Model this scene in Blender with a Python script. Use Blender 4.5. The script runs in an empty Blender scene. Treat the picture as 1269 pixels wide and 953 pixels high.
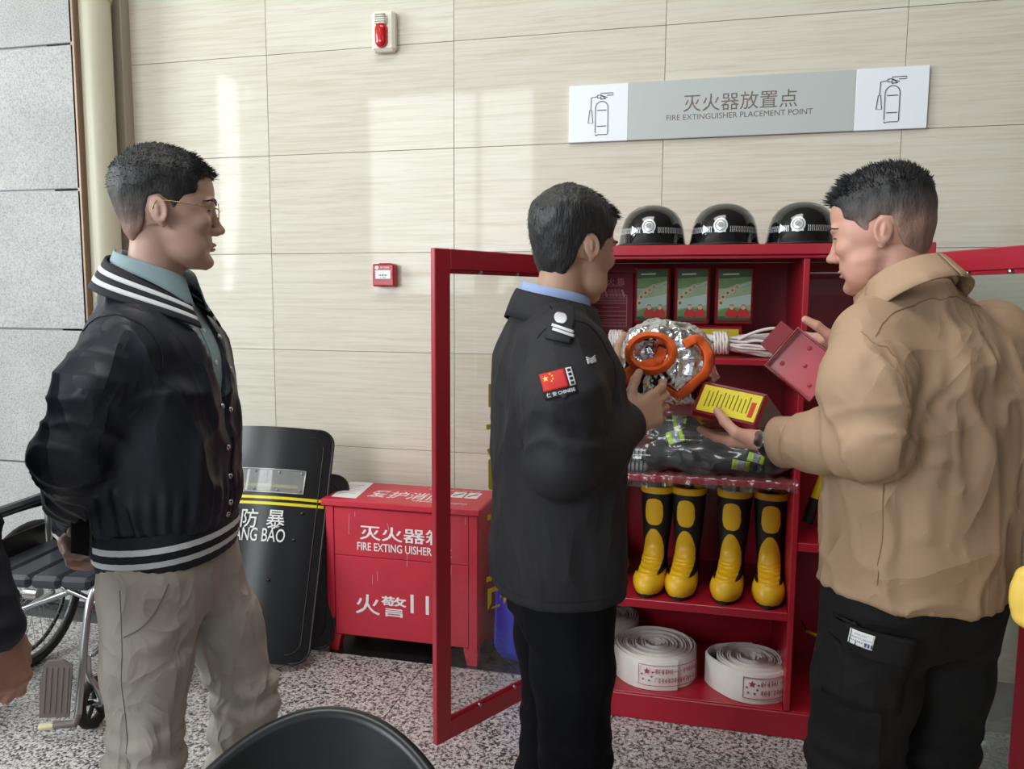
import bpy, bmesh, math, random
import numpy as np
from mathutils import Vector, Matrix
from mathutils.bvhtree import BVHTree
random.seed(7); RNG = np.random.default_rng(7)
SC = bpy.context.scene
COL = SC.collection
PI = math.pi
# ------------------------------------------------------------------ camera
H = 1.5
FPX, PIT, YAW, ROL = 965.0, math.radians(6.09), math.radians(13.55), math.radians(0.349)
cam = bpy.data.objects.new('camera', bpy.data.cameras.new('camera')); COL.objects.link(cam)
cam.data.sensor_width = 36.0; cam.data.sensor_fit = 'HORIZONTAL'
cam.data.lens = FPX / 1269.0 * 36.0
cam.data.clip_start = 0.02; cam.data.clip_end = 100
CAM_M = Matrix.Rotation(YAW, 4, 'Z') @ Matrix.Rotation(PI / 2 - PIT, 4, 'X') @ Matrix.Rotation(ROL, 4, 'Z')
cam.matrix_world = Matrix.Translation((0, 0, H)) @ CAM_M
SC.camera = cam
# ------------------------------------------------------------------ light, exposure
SC.view_settings.view_transform = 'Standard'; SC.view_settings.look = 'None'
SC.view_settings.gamma = 1.0; SC.view_settings.use_curve_mapping = False
SC.view_settings.exposure = 0.14
W = bpy.data.worlds.new('sky'); SC.world = W; W.use_nodes = True
W.node_tree.nodes['Background'].inputs[0].default_value = (0.80, 0.90, 1.0, 1)
W.node_tree.nodes['Background'].inputs[1].default_value = 0.9
def area(name, loc, target, sx, sy, power, col=(1, 1, 1)):
    l = bpy.data.lights.new(name, 'AREA'); l.shape = 'RECTANGLE'; l.size = sx; l.size_y = sy
    l.energy = power; l.color = col
    o = bpy.data.objects.new(name, l); COL.objects.link(o); o.location = loc
    o.rotation_euler = (Vector(target) - Vector(loc)).to_track_quat('-Z', 'Y').to_euler()
    return o
# daylight entering by the glazed side and front of the lobby, each just outside its window opening
area('window_daylight_side', (-6.35, -1.0, 3.0), (0, -1.0, 2.2), 4.6, 2.9, 560, (0.95, 0.98, 1.0))
area('window_daylight_front', (-3.65, -4.35, 3.0), (-3.65, 0, 2.2), 4.2, 2.9, 400, (0.97, 0.99, 1.0))
area('window_daylight_front_far', (2.2, -4.35, 3.0), (2.2, 0, 2.2), 2.8, 2.9, 6, (0.97, 0.99, 1.0))
# ceiling panel light of the lobby
area('ceiling_panel_light', (-0.9, 0.9, 4.75), (-0.9, 0.9, 0), 2.4, 1.2, 60, (1, 0.98, 0.94))

def P(u, v, Y=None, z=None, d=None):
    """photo pixel (1269x953) -> world point on plane y=Y, on height z, or at depth d along the optical axis"""
    r = CAM_M.to_3x3() @ Vector(((u - 634.5) / FPX, -(v - 476.5) / FPX, -1.0))
    t = Y / r.y if Y is not None else ((z - H) / r.z if z is not None else d)
    return Vector((0, 0, H)) + r * t
def PP(u, v, p0, n):
    r = CAM_M.to_3x3() @ Vector(((u - 634.5) / FPX, -(v - 476.5) / FPX, -1.0))
    o = Vector((0, 0, H)); n = Vector(n)
    return o + r * ((Vector(p0) - o).dot(n) / r.dot(n))
# ------------------------------------------------------------------ object helpers
def tag(o, label=None, cat=None, group=None, kind=None):
    if label: o['label'] = label
    if cat: o['category'] = cat
    if group: o['group'] = group
    if kind: o['kind'] = kind
    return o
def empty(name, loc=(0, 0, 0), rz=0.0, **k):
    o = bpy.data.objects.new(name, None); COL.objects.link(o); o.location = loc; o.rotation_euler = (0, 0, rz)
    o.empty_display_size = 0.1
    bpy.context.view_layer.update()
    return tag(o, **k)
def parent_keep(o, p):
    o.parent = p; o.matrix_parent_inverse = p.matrix_world.inverted()
def link(name, me, parent=None, **k):
    """link a mesh whose vertices are in world space (or in the parent's space kept by inverse)"""
    o = bpy.data.objects.new(name, me); COL.objects.link(o)
    if parent is not None: parent_keep(o, parent)
    return tag(o, **k)
def frame(o, x, y):
    """4x4 with origin o, x axis x, y axis y (made orthogonal)"""
    x = Vector(x).normalized(); y = Vector(y); y = (y - x * y.dot(x)).normalized(); z = x.cross(y)
    m = Matrix((x, y, z)).transposed().to_4x4(); m.translation = Vector(o); return m
class MB:
    def __init__(s): s.v = []; s.f = []; s.mi = []; s.cur = 0
    def add(s, vs, fs, m=None):
        b = len(s.v)
        s.v += [tuple(m @ Vector(q)) if m else tuple(q) for q in vs]
        s.f += [tuple(i + b for i in f) for f in fs]; s.mi += [s.cur] * len(fs)
        return s
    def box(s, lo, hi, c=0.0, m=None):
        lo = Vector(lo); hi = Vector(hi)
        if c <= 0:
            vs = [(x, y, z) for x in (lo.x, hi.x) for y in (lo.y, hi.y) for z in (lo.z, hi.z)]
            return s.add(vs, [(0, 1, 3, 2), (4, 6, 7, 5), (0, 4, 5, 1), (2, 3, 7, 6), (0, 2, 6, 4), (1, 5, 7, 3)], m)
        c = min(c, *( (hi[i] - lo[i]) * 0.49 for i in range(3)))
        vs = []; idx = {}
        for sx in (0, 1):
            for sy in (0, 1):
                for sz in (0, 1):
                    p = [(lo, hi)[sx].x, (lo, hi)[sy].y, (lo, hi)[sz].z]
                    sg = (1 - 2 * sx, 1 - 2 * sy, 1 - 2 * sz)
                    for a in range(3):
                        q = list(p)
                        for b in range(3):
                            if b != a: q[b] += sg[b] * c
                        idx[(sx, sy, sz, a)] = len(vs); vs.append(q)
        fs = []
        I = idx
        for a in range(3):
            b, c2 = (a + 1) % 3, (a + 2) % 3
            for sa in (0, 1):
                def k(sb, sc):
                    t = [0, 0, 0]; t[a] = sa; t[b] = sb; t[c2] = sc; return I[(t[0], t[1], t[2], a)]
                q = [k(0, 0), k(1, 0), k(1, 1), k(0, 1)]
                fs.append(q if sa else q[::-1])
            for sb in (0, 1):
                for sc in (0, 1):
                    def k2(sa, ax):
                        t = [0, 0, 0]; t[a] = sa; t[b] = sb; t[c2] = sc; return I[(t[0], t[1], t[2], ax)]
                    q = [k2(0, b), k2(1, b), k2(1, c2), k2(0, c2)]
                    fs.append(q if (sb == sc) == True else q[::-1])
        for sx in (0, 1):
            for sy in (0, 1):
                for sz in (0, 1):
                    t = [I[(sx, sy, sz, a)] for a in range(3)]
                    fs.append(t if (sx + sy + sz) % 2 else t[::-1])
        return s.add(vs, fs, m)
    def tube(s, pts, r, n=8, caps=True, closed=False):
        pts = [Vector(p) for p in pts]; N = len(pts)
        rr = r if hasattr(r, '__len__') else [r] * N
        T = []
        for i in range(N):
            if closed: t = pts[(i + 1) % N] - pts[i - 1]
            else: t = pts[min(i + 1, N - 1)] - pts[max(i - 1, 0)]
            T.append(t.normalized())
        ref = Vector((0, 0, 1)) if abs(T[0].z) < 0.9 else Vector((1, 0, 0))
        u = T[0].cross(ref).normalized(); vs = []
        for i in range(N):
            u = (u - T[i] * u.dot(T[i])).normalized(); w = T[i].cross(u)
            for k in range(n):
                a = 2 * PI * k / n
                vs.append(pts[i] + (u * math.cos(a) + w * math.sin(a)) * rr[i])
        fs = []
        for i in range(N if closed else N - 1):
            j = (i + 1) % N
            for k in range(n):
                k2 = (k + 1) % n
                fs.append((i * n + k, i * n + k2, j * n + k2, j * n + k))
        if caps and not closed:
            fs.append(tuple(range(n))[::-1]); fs.append(tuple((N - 1) * n + k for k in range(n)))
        return s.add(vs, fs)
    def lathe(s, prof, n=32, m=None, sx=1.0, sy=1.0, cap=False):
        vs = []; N = len(prof)
        for (r, z) in prof:
            for k in range(n):
                a = 2 * PI * k / n; vs.append((r * math.cos(a) * sx, r * math.sin(a) * sy, z))
        fs = []
        for i in range(N - 1):
            for k in range(n):
                k2 = (k + 1) % n
                fs.append((i * n + k, i * n + k2, (i + 1) * n + k2, (i + 1) * n + k))
        if cap:
            fs.append(tuple(range(n))[::-1]); fs.append(tuple((N - 1) * n + k for k in range(n)))
        return s.add(vs, fs, m)
    def prism(s, poly, z0, z1, m=None):
        n = len(poly); vs = [(x, y, z0) for x, y in poly] + [(x, y, z1) for x, y in poly]
        fs = [tuple(range(n))[::-1], tuple(range(n, 2 * n))] + [(i, (i + 1) % n, (i + 1) % n + n, i + n) for i in range(n)]
        return s.add(vs, fs, m)
    def grid(s, rows):
        """rows: list of lists of points"""
        n = len(rows[0]); vs = [p for r in rows for p in r]; fs = []
        for i in range(len(rows) - 1):
            for k in range(n - 1):
                fs.append((i * n + k, i * n + k + 1, (i + 1) * n + k + 1, (i + 1) * n + k))
        return s.add(vs, fs)
    def mesh(s, name, mats, smooth=None):
        me = bpy.data.meshes.new(name); me.from_pydata(s.v, [], s.f)
        for m in (mats if isinstance(mats, (list, tuple)) else [mats]): me.materials.append(M[m] if isinstance(m, str) else m)
        me.polygons.foreach_set('material_index', s.mi)
        bm = bmesh.new(); bm.from_mesh(me); bmesh.ops.recalc_face_normals(bm, faces=bm.faces); bm.to_mesh(me); bm.free()
        if smooth is not None:
            me.polygons.foreach_set('use_smooth', [True] * len(me.polygons))
            if smooth < 180: me.set_sharp_from_angle(angle=math.radians(smooth))
        me.update(); return me
    def obj(s, name, mats, parent=None, smooth=None, **k):
        return link(name, s.mesh(name, mats, smooth), parent, **k)
def bez(pts, n=8):
    """catmull-rom through points"""
    pts = [Vector(p) for p in pts]; out = []
    for i in range(len(pts) - 1):
        p0 = pts[max(i - 1, 0)]; p1 = pts[i]; p2 = pts[i + 1]; p3 = pts[min(i + 2, len(pts) - 1)]
        for k in range(n):
            t = k / n
            out.append(0.5 * ((2 * p1) + (p2 - p0) * t + (2 * p0 - 5 * p1 + 4 * p2 - p3) * t * t + (3 * p1 - p0 - 3 * p2 + p3) * t ** 3))
    out.append(pts[-1]); return out
def text_data(txt, size, bold=0.0, extrude=0.0, spacing=1.0, align='CENTER'):
    cu = bpy.data.curves.new('t', 'FONT'); cu.body = txt; cu.size = size; cu.offset = bold; cu.extrude = extrude
    cu.space_character = spacing; cu.align_x = align; cu.resolution_u = 3
    o = bpy.data.objects.new('t', cu); COL.objects.link(o)
    dg = bpy.context.evaluated_depsgraph_get(); me = bpy.data.meshes.new_from_object(o.evaluated_get(dg))
    bpy.data.objects.remove(o); bpy.data.curves.remove(cu)
    xs = [v.co for v in me.vertices]
    if xs:
        cx = (min(p.x for p in xs) + max(p.x for p in xs)) / 2; cy = (min(p.y for p in xs) + max(p.y for p in xs)) / 2
        w = max(p.x for p in xs) - min(p.x for p in xs); h = max(p.y for p in xs) - min(p.y for p in xs)
        for v in me.vertices: v.co.x -= cx; v.co.y -= cy
    else: w = h = 0
    return me, w, h
def text(name, txt, m, mat, parent, width=None, height=None, bold=0.0, **k):
    """flat lettering; m = frame whose xy plane carries the text, scaled to width / height"""
    me, w, h = text_data(txt, 1.0, bold=bold)
    sx = width / w if width else height / h; sy = height / h if height else sx
    me.transform(m @ Matrix.Diagonal((sx, sy, 1, 1)))
    me.materials.clear(); me.materials.append(M[mat]); me.name = name
    return link(name, me, parent, **k)
# ------------------------------------------------------------------ materials
M = {}
def lin(c):
    f = lambda x: x / 12.92 if x <= 0.04045 else ((x + 0.055) / 1.055) ** 2.4
    return tuple(f(x / 255.0) for x in c) + (1.0,)
def node(nt, t, **k):
    n = nt.nodes.new(t)
    for a, b in k.items(): setattr(n, a, b)
    return n
def mat(name, col, rough=0.5, metal=0.0, spec=0.5, bump=None, vary=None, coat=0.0, trans=0.0, emit=None, sheen=0.0, coords='Object'):
    """bump=(scale, strength, distance, stretch) ; vary=(scale, amount, stretch)"""
    m = bpy.data.materials.new(name); m.use_nodes = True; nt = m.node_tree; b = nt.nodes['Principled BSDF']
    b.inputs['Base Color'].default_value = lin(col); b.inputs['Roughness'].default_value = rough
    b.inputs['Metallic'].default_value = metal; b.inputs['Specular IOR Level'].default_value = spec
    b.inputs['Coat Weight'].default_value = coat; b.inputs['Transmission Weight'].default_value = trans
    b.inputs['Sheen Weight'].default_value = sheen
    if emit: b.inputs['Emission Color'].default_value = lin(col); b.inputs['Emission Strength'].default_value = emit
    tc = None
    def vec(stretch):
        nonlocal tc
        if tc is None: tc = node(nt, 'ShaderNodeTexCoord')
        mp = node(nt, 'ShaderNodeMapping'); mp.inputs['Scale'].default_value = stretch
        nt.links.new(tc.outputs[coords], mp.inputs['Vector']); return mp.outputs[0]
    if vary:
        sc, am, st = vary
        nz = node(nt, 'ShaderNodeTexNoise'); nz.inputs['Scale'].default_value = sc; nz.inputs['Detail'].default_value = 5
        nt.links.new(vec(st), nz.inputs['Vector'])
        mx = node(nt, 'ShaderNodeMix', data_type='RGBA', blend_type='MIX')
        c = lin(col)
        mx.inputs['A'].default_value = tuple(max(0, x * (1 - am)) for x in c[:3]) + (1,)
        mx.inputs['B'].default_value = tuple(min(1, x * (1 + am)) for x in c[:3]) + (1,)
        nt.links.new(nz.outputs['Fac'], mx.inputs['Factor']); nt.links.new(mx.outputs['Result'], b.inputs['Base Color'])
    if bump:
        sc, stg, dist, st = bump
        nz = node(nt, 'ShaderNodeTexNoise'); nz.inputs['Scale'].default_value = sc; nz.inputs['Detail'].default_value = 4
        nt.links.new(vec(st), nz.inputs['Vector'])
        bp = node(nt, 'ShaderNodeBump'); bp.inputs['Strength'].default_value = stg; bp.inputs['Distance'].default_value = dist
        nt.links.new(nz.outputs['Fac'], bp.inputs['Height']); nt.links.new(bp.outputs[0], b.inputs['Normal'])
    M[name] = m; return m
def ramp(nt, stops, interp='LINEAR'):
    r = node(nt, 'ShaderNodeValToRGB'); r.color_ramp.interpolation = interp
    e = r.color_ramp.elements
    while len(e) > 1: e.remove(e[-1])
    e[0].position = stops[0][0]; e[0].color = lin(stops[0][1])
    for p, c in stops[1:]:
        q = e.new(p); q.color = lin(c)
    return r
def glassy(name, tint, gloss, rough=0.03, bumpy=None, haze=0.0):
    """thin clear sheet: transparent with a fresnel gloss on top, real panes stay see-through from any side"""
    m = bpy.data.materials.new(name); m.use_nodes = True; nt = m.node_tree
    nt.nodes.remove(nt.nodes['Principled BSDF']); out = nt.nodes['Material Output']
    tr = node(nt, 'ShaderNodeBsdfTransparent'); tr.inputs[0].default_value = tint + (1,)
    gl = node(nt, 'ShaderNodeBsdfGlossy'); gl.inputs['Roughness'].default_value = rough
    lw_ = node(nt, 'ShaderNodeLayerWeight'); lw_.inputs['Blend'].default_value = 0.5
    pw = node(nt, 'ShaderNodeMath', operation='POWER'); pw.inputs[1].default_value = 5.0
    nt.links.new(lw_.outputs['Facing'], pw.inputs[0])
    fr = node(nt, 'ShaderNodeMath', operation='MULTIPLY_ADD'); fr.use_clamp = True; fr.inputs[1].default_value = 0.85; fr.inputs[2].default_value = 0.1 * gloss
    nt.links.new(pw.outputs[0], fr.inputs[0]); mx = node(nt, 'ShaderNodeMixShader')
    nt.links.new(fr.outputs[0], mx.inputs[0]); nt.links.new(tr.outputs[0], mx.inputs[1]); nt.links.new(gl.outputs[0], mx.inputs[2])
    last = mx.outputs[0]
    if haze > 0:
        df = node(nt, 'ShaderNodeBsdfDiffuse'); df.inputs[0].default_value = (0.75, 0.77, 0.76, 1)
        m2 = node(nt, 'ShaderNodeMixShader'); m2.inputs[0].default_value = haze
        nt.links.new(last, m2.inputs[1]); nt.links.new(df.outputs[0], m2.inputs[2]); last = m2.outputs[0]
    nt.links.new(last, out.inputs[0])
    if bumpy:
        tc = node(nt, 'ShaderNodeTexCoord'); nz = node(nt, 'ShaderNodeTexNoise'); nz.inputs['Scale'].default_value = bumpy[0]
        nt.links.new(tc.outputs['Object'], nz.inputs['Vector'])
        bp = node(nt, 'ShaderNodeBump'); bp.inputs['Strength'].default_value = bumpy[1]; bp.inputs['Distance'].default_value = 0.01
        nt.links.new(nz.outputs['Fac'], bp.inputs['Height']); nt.links.new(bp.outputs[0], gl.inputs['Normal']); nt.links.new(bp.outputs[0], lw_.inputs['Normal'])
    M[name] = m; return m
def stone_mat(name, kind):
    m = bpy.data.materials.new(name); m.use_nodes = True; nt = m.node_tree; b = nt.nodes['Principled BSDF']
    geo = node(nt, 'ShaderNodeNewGeometry'); oi = node(nt, 'ShaderNodeObjectInfo')
    off = node(nt, 'ShaderNodeVectorMath', operation='MULTIPLY_ADD')
    cx = node(nt, 'ShaderNodeCombineXYZ')
    for i in range(3): nt.links.new(oi.outputs['Random'], cx.inputs[i])
    nt.links.new(cx.outputs[0], off.inputs[0]); off.inputs[1].default_value = (37, 11, 53); nt.links.new(geo.outputs['Position'], off.inputs[2])
    def nz(scale, stretch, detail=5, rough=0.55):
        mp = node(nt, 'ShaderNodeMapping'); mp.inputs['Scale'].default_value = stretch
        nt.links.new(off.outputs[0], mp.inputs[0])
        n = node(nt, 'ShaderNodeTexNoise'); n.inputs['Scale'].default_value = scale; n.inputs['Detail'].default_value = detail
        n.inputs['Roughness'].default_value = rough; nt.links.new(mp.outputs[0], n.inputs['Vector']); return n.outputs['Fac']
    def mixc(f, a, bcol, blend='MIX'):
        x = node(nt, 'ShaderNodeMix', data_type='RGBA', blend_type=blend)
        if isinstance(f, float): x.inputs['Factor'].default_value = f
        else: nt.links.new(f, x.inputs['Factor'])
        for s_, c in (('A', a), ('B', bcol)):
            if isinstance(c, tuple): x.inputs[s_].default_value = lin(c)
            else: nt.links.new(c, x.inputs[s_])
        return x.outputs['Result']
    if kind == 'travertine':
        r1 = ramp(nt, [(0.30, (206, 200, 186)), (0.45, (212, 206, 193)), (0.56, (215, 210, 198)), (0.72, (219, 214, 203))])
        nt.links.new(nz(2.6, (1.0, 1.0, 22.0), 7, 0.65), r1.inputs[0])
        r2 = ramp(nt, [(0.50, (255, 255, 255)), (0.60, (236, 230, 220)), (0.66, (255, 255, 255))])
        nt.links.new(nz(3.0, (0.8, 1.0, 30.0), 4), r2.inputs[0])
        col = mixc(0.55, r1.outputs[0], r2.outputs[0], 'MULTIPLY')
        tone = node(nt, 'ShaderNodeMapRange'); tone.inputs['To Min'].default_value = 0.0; tone.inputs['To Max'].default_value = 0.5
        nt.links.new(oi.outputs['Random'], tone.inputs[0])
        col = mixc(tone.outputs[0], col, mixc(1.0, col, (240, 236, 230), 'MULTIPLY'))
        nt.links.new(col, b.inputs['Base Color'])
        b.inputs['Roughness'].default_value = 0.05; b.inputs['Specular IOR Level'].default_value = 0.20
    elif kind == 'granite':
        r1 = ramp(nt, [(0.0, (44, 42, 43)), (0.40, (70, 67, 68)), (0.45, (138, 133, 132)), (0.50, (190, 184, 181)), (0.60, (212, 207, 204)), (0.78, (226, 222, 219))], 'LINEAR')
        nt.links.new(nz(92.0, (1, 1, 1), 3, 0.6), r1.inputs[0])
        r2 = ramp(nt, [(0.0, (110, 104, 106)), (0.36, (150, 142, 142)), (0.44, (255, 255, 255))])
        nt.links.new(nz(190.0, (1, 1, 1), 2, 0.5), r2.inputs[0])
        nt.links.new(mixc(1.0, r1.outputs[0], r2.outputs[0], 'MULTIPLY'), b.inputs['Base Color'])
        b.inputs['Roughness'].default_value = 0.28
    elif kind == 'granite_rough':
        r1 = ramp(nt, [(0.25, (132, 132, 132)), (0.45, (172, 172, 171)), (0.55, (186, 186, 185)), (0.75, (198, 198, 197))])
        nt.links.new(nz(130.0, (1, 1, 1), 3, 0.7), r1.inputs[0])
        r2 = ramp(nt, [(0.3, (228, 228, 226)), (0.7, (255, 255, 255))]); nt.links.new(nz(3.0, (1, 1, 1)), r2.inputs[0])
        nt.links.new(mixc(1.0, r1.outputs[0], r2.outputs[0], 'MULTIPLY'), b.inputs['Base Color'])
        b.inputs['Roughness'].default_value = 0.7
        bp = node(nt, 'ShaderNodeBump'); bp.inputs['Strength'].default_value = 0.35; bp.inputs['Distance'].default_value = 0.004
        nt.links.new(nz(160.0, (1, 1, 1)), bp.inputs['Height']); nt.links.new(bp.outputs[0], b.inputs['Normal'])
    M[name] = m
stone_mat('travertine', 'travertine'); stone_mat('granite', 'granite'); stone_mat('granite_rough', 'granite_rough')
U1 = (1, 1, 1)
mat('grout', (166, 157, 140), 0.8); mat('joint_dark', (92, 92, 90), 0.9)
mat('black_stone', (34, 34, 35), 0.25, vary=(90, 0.5, U1)); mat('plaster', (168, 166, 160), 0.8); mat('dark_finish', (96, 84, 72), 0.6); mat('frame_grey', (120, 122, 124), 0.4, metal=0.3)
mat('cream_paint', (200, 195, 172), 0.35, vary=(6, 0.10, (1, 1, 0.3)), bump=(30, 0.1, 0.002, U1)); mat('brown_strip', (132, 108, 88), 0.4, metal=0.4)
mat('taupe_metal', (168, 158, 144), 0.4, metal=0.1)
mat('red_paint', (166, 24, 45), 0.36, vary=(5, 0.12, U1), coat=0.15); mat('red_paint_box', (198, 44, 64), 0.4, vary=(9, 0.16, U1), bump=(40, 0.08, 0.002, U1))
mat('red_plastic', (150, 22, 38), 0.25, coat=0.3); mat('red_board', (130, 24, 38), 0.6)
mat('white_print', (236, 236, 236), 0.5); mat('pink_print', (214, 150, 152), 0.6); mat('yellow_vinyl', (240, 222, 30), 0.4); mat('dark_line', (74, 72, 70), 0.5)
mat('white_plastic', (228, 224, 208), 0.4); mat('red_lens', (190, 16, 26), 0.12, coat=0.6); mat('grey_plastic', (150, 148, 142), 0.5)
mat('sign_grey', (182, 188, 187), 0.38); mat('sign_white', (232, 238, 244), 0.35); mat('sign_text', (112, 98, 90), 0.5)
mat('chrome', (215, 216, 218), 0.18, metal=1.0); mat('steel', (170, 172, 175), 0.3, metal=1.0)
mat('black_gloss', (12, 12, 13), 0.10, coat=0.5); mat('black_plastic', (26, 27, 29), 0.38); mat('black_rubber', (18, 18, 19), 0.6)
mat('black_satin', (30, 31, 34), 0.32, bump=(160, 0.06, 0.001, U1)); mat('silver_badge', (222, 224, 226), 0.35, metal=0.4)
mat('yellow_rubber', (226, 176, 28), 0.38, vary=(14, 0.12, U1)); mat('rope_white', (226, 219, 214), 0.75, bump=(220, 0.5, 0.003, U1), vary=(80, 0.12, U1))
mat('hose_white', (222, 214, 208), 0.8, bump=(300, 0.3, 0.002, (1, 1, 3)), vary=(26, 0.10, U1)); mat('hose_shaded', (170, 164, 160), 0.8)  # second hose tone is the white one with shade put into its colour
mat('red_ink', (176, 40, 66), 0.6); mat('paper', (228, 226, 224), 0.7); mat('paper_grey', (170, 168, 166), 0.7)
mat('yellow_label', (226, 208, 40), 0.4, vary=(30, 0.08, U1)); mat('label_ink', (120, 104, 20), 0.6); mat('label_red', (196, 60, 40), 0.6)
mat('poster_green', (158, 182, 146), 0.25, vary=(22, 0.35, (1, 1, 1))); mat('poster_teal', (176, 204, 194), 0.3); mat('poster_mid', (110, 146, 92), 0.3, vary=(60, 0.3, (1, 1, 1))); mat('box_maroon', (116, 22, 32), 0.25, coat=0.3); mat('poster_dark', (58, 96, 58), 0.25); mat('poster_cream', (206, 196, 168), 0.3); mat('poster_red', (196, 52, 52), 0.3); mat('poster_frame', (120, 28, 36), 0.3)
mat('poster_pale', (196, 214, 200), 0.3)
mat('vinyl_seat', (40, 44, 52), 0.35, bump=(90, 0.15, 0.002, U1)); mat('alu', (182, 184, 186), 0.28, metal=0.9); mat('tyre', (30, 30, 31), 0.7); mat('rim_grey', (96, 98, 100), 0.4, metal=0.6)
mat('foot_plastic', (112, 102, 98), 0.5); mat('cream_rubber', (206, 196, 160), 0.5)
mat('blue_plastic', (58, 84, 224), 0.25, bump=(22, 0.25, 0.01, U1), vary=(12, 0.15, U1)); mat('yellow_plastic', (246, 208, 96), 0.4)
glassy('glass', (0.95, 0.97, 0.96), 0.45, 0.02, haze=0.02); glassy('glass_dusty', (0.82, 0.86, 0.80), 0.45, 0.05, haze=0.10)
glassy('film', (0.90, 0.92, 0.94), 0.9, 0.16, bumpy=(16, 0.5), haze=0.04); glassy('window_glass', (0.96, 0.98, 0.98), 0.4, 0.0); glassy('shield_clear', (0.62, 0.66, 0.62), 0.5, 0.06, haze=0.30)
mat('lid_red_glare', (196, 82, 94), 0.14, coat=1.0); mat('orange_cloth', (232, 100, 34), 0.75, bump=(300, 0.4, 0.002, (1, 1, 1)))  # lid red paled to pink, a bright reflection put into the colour
mat('suit_black', (34, 35, 38), 0.85, bump=(320, 0.4, 0.002, (1, 1, 1))); mat('lime', (190, 226, 50), 0.45); mat('reflective', (176, 184, 192), 0.35, metal=0.4); mat('webbing', (150, 154, 158), 0.6, bump=(200, 0.4, 0.002, (1, 1, 1)))
mat('foil', (214, 214, 216), 0.16, metal=1.0, bump=(70, 0.5, 0.004, (1, 1, 1)))
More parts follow.
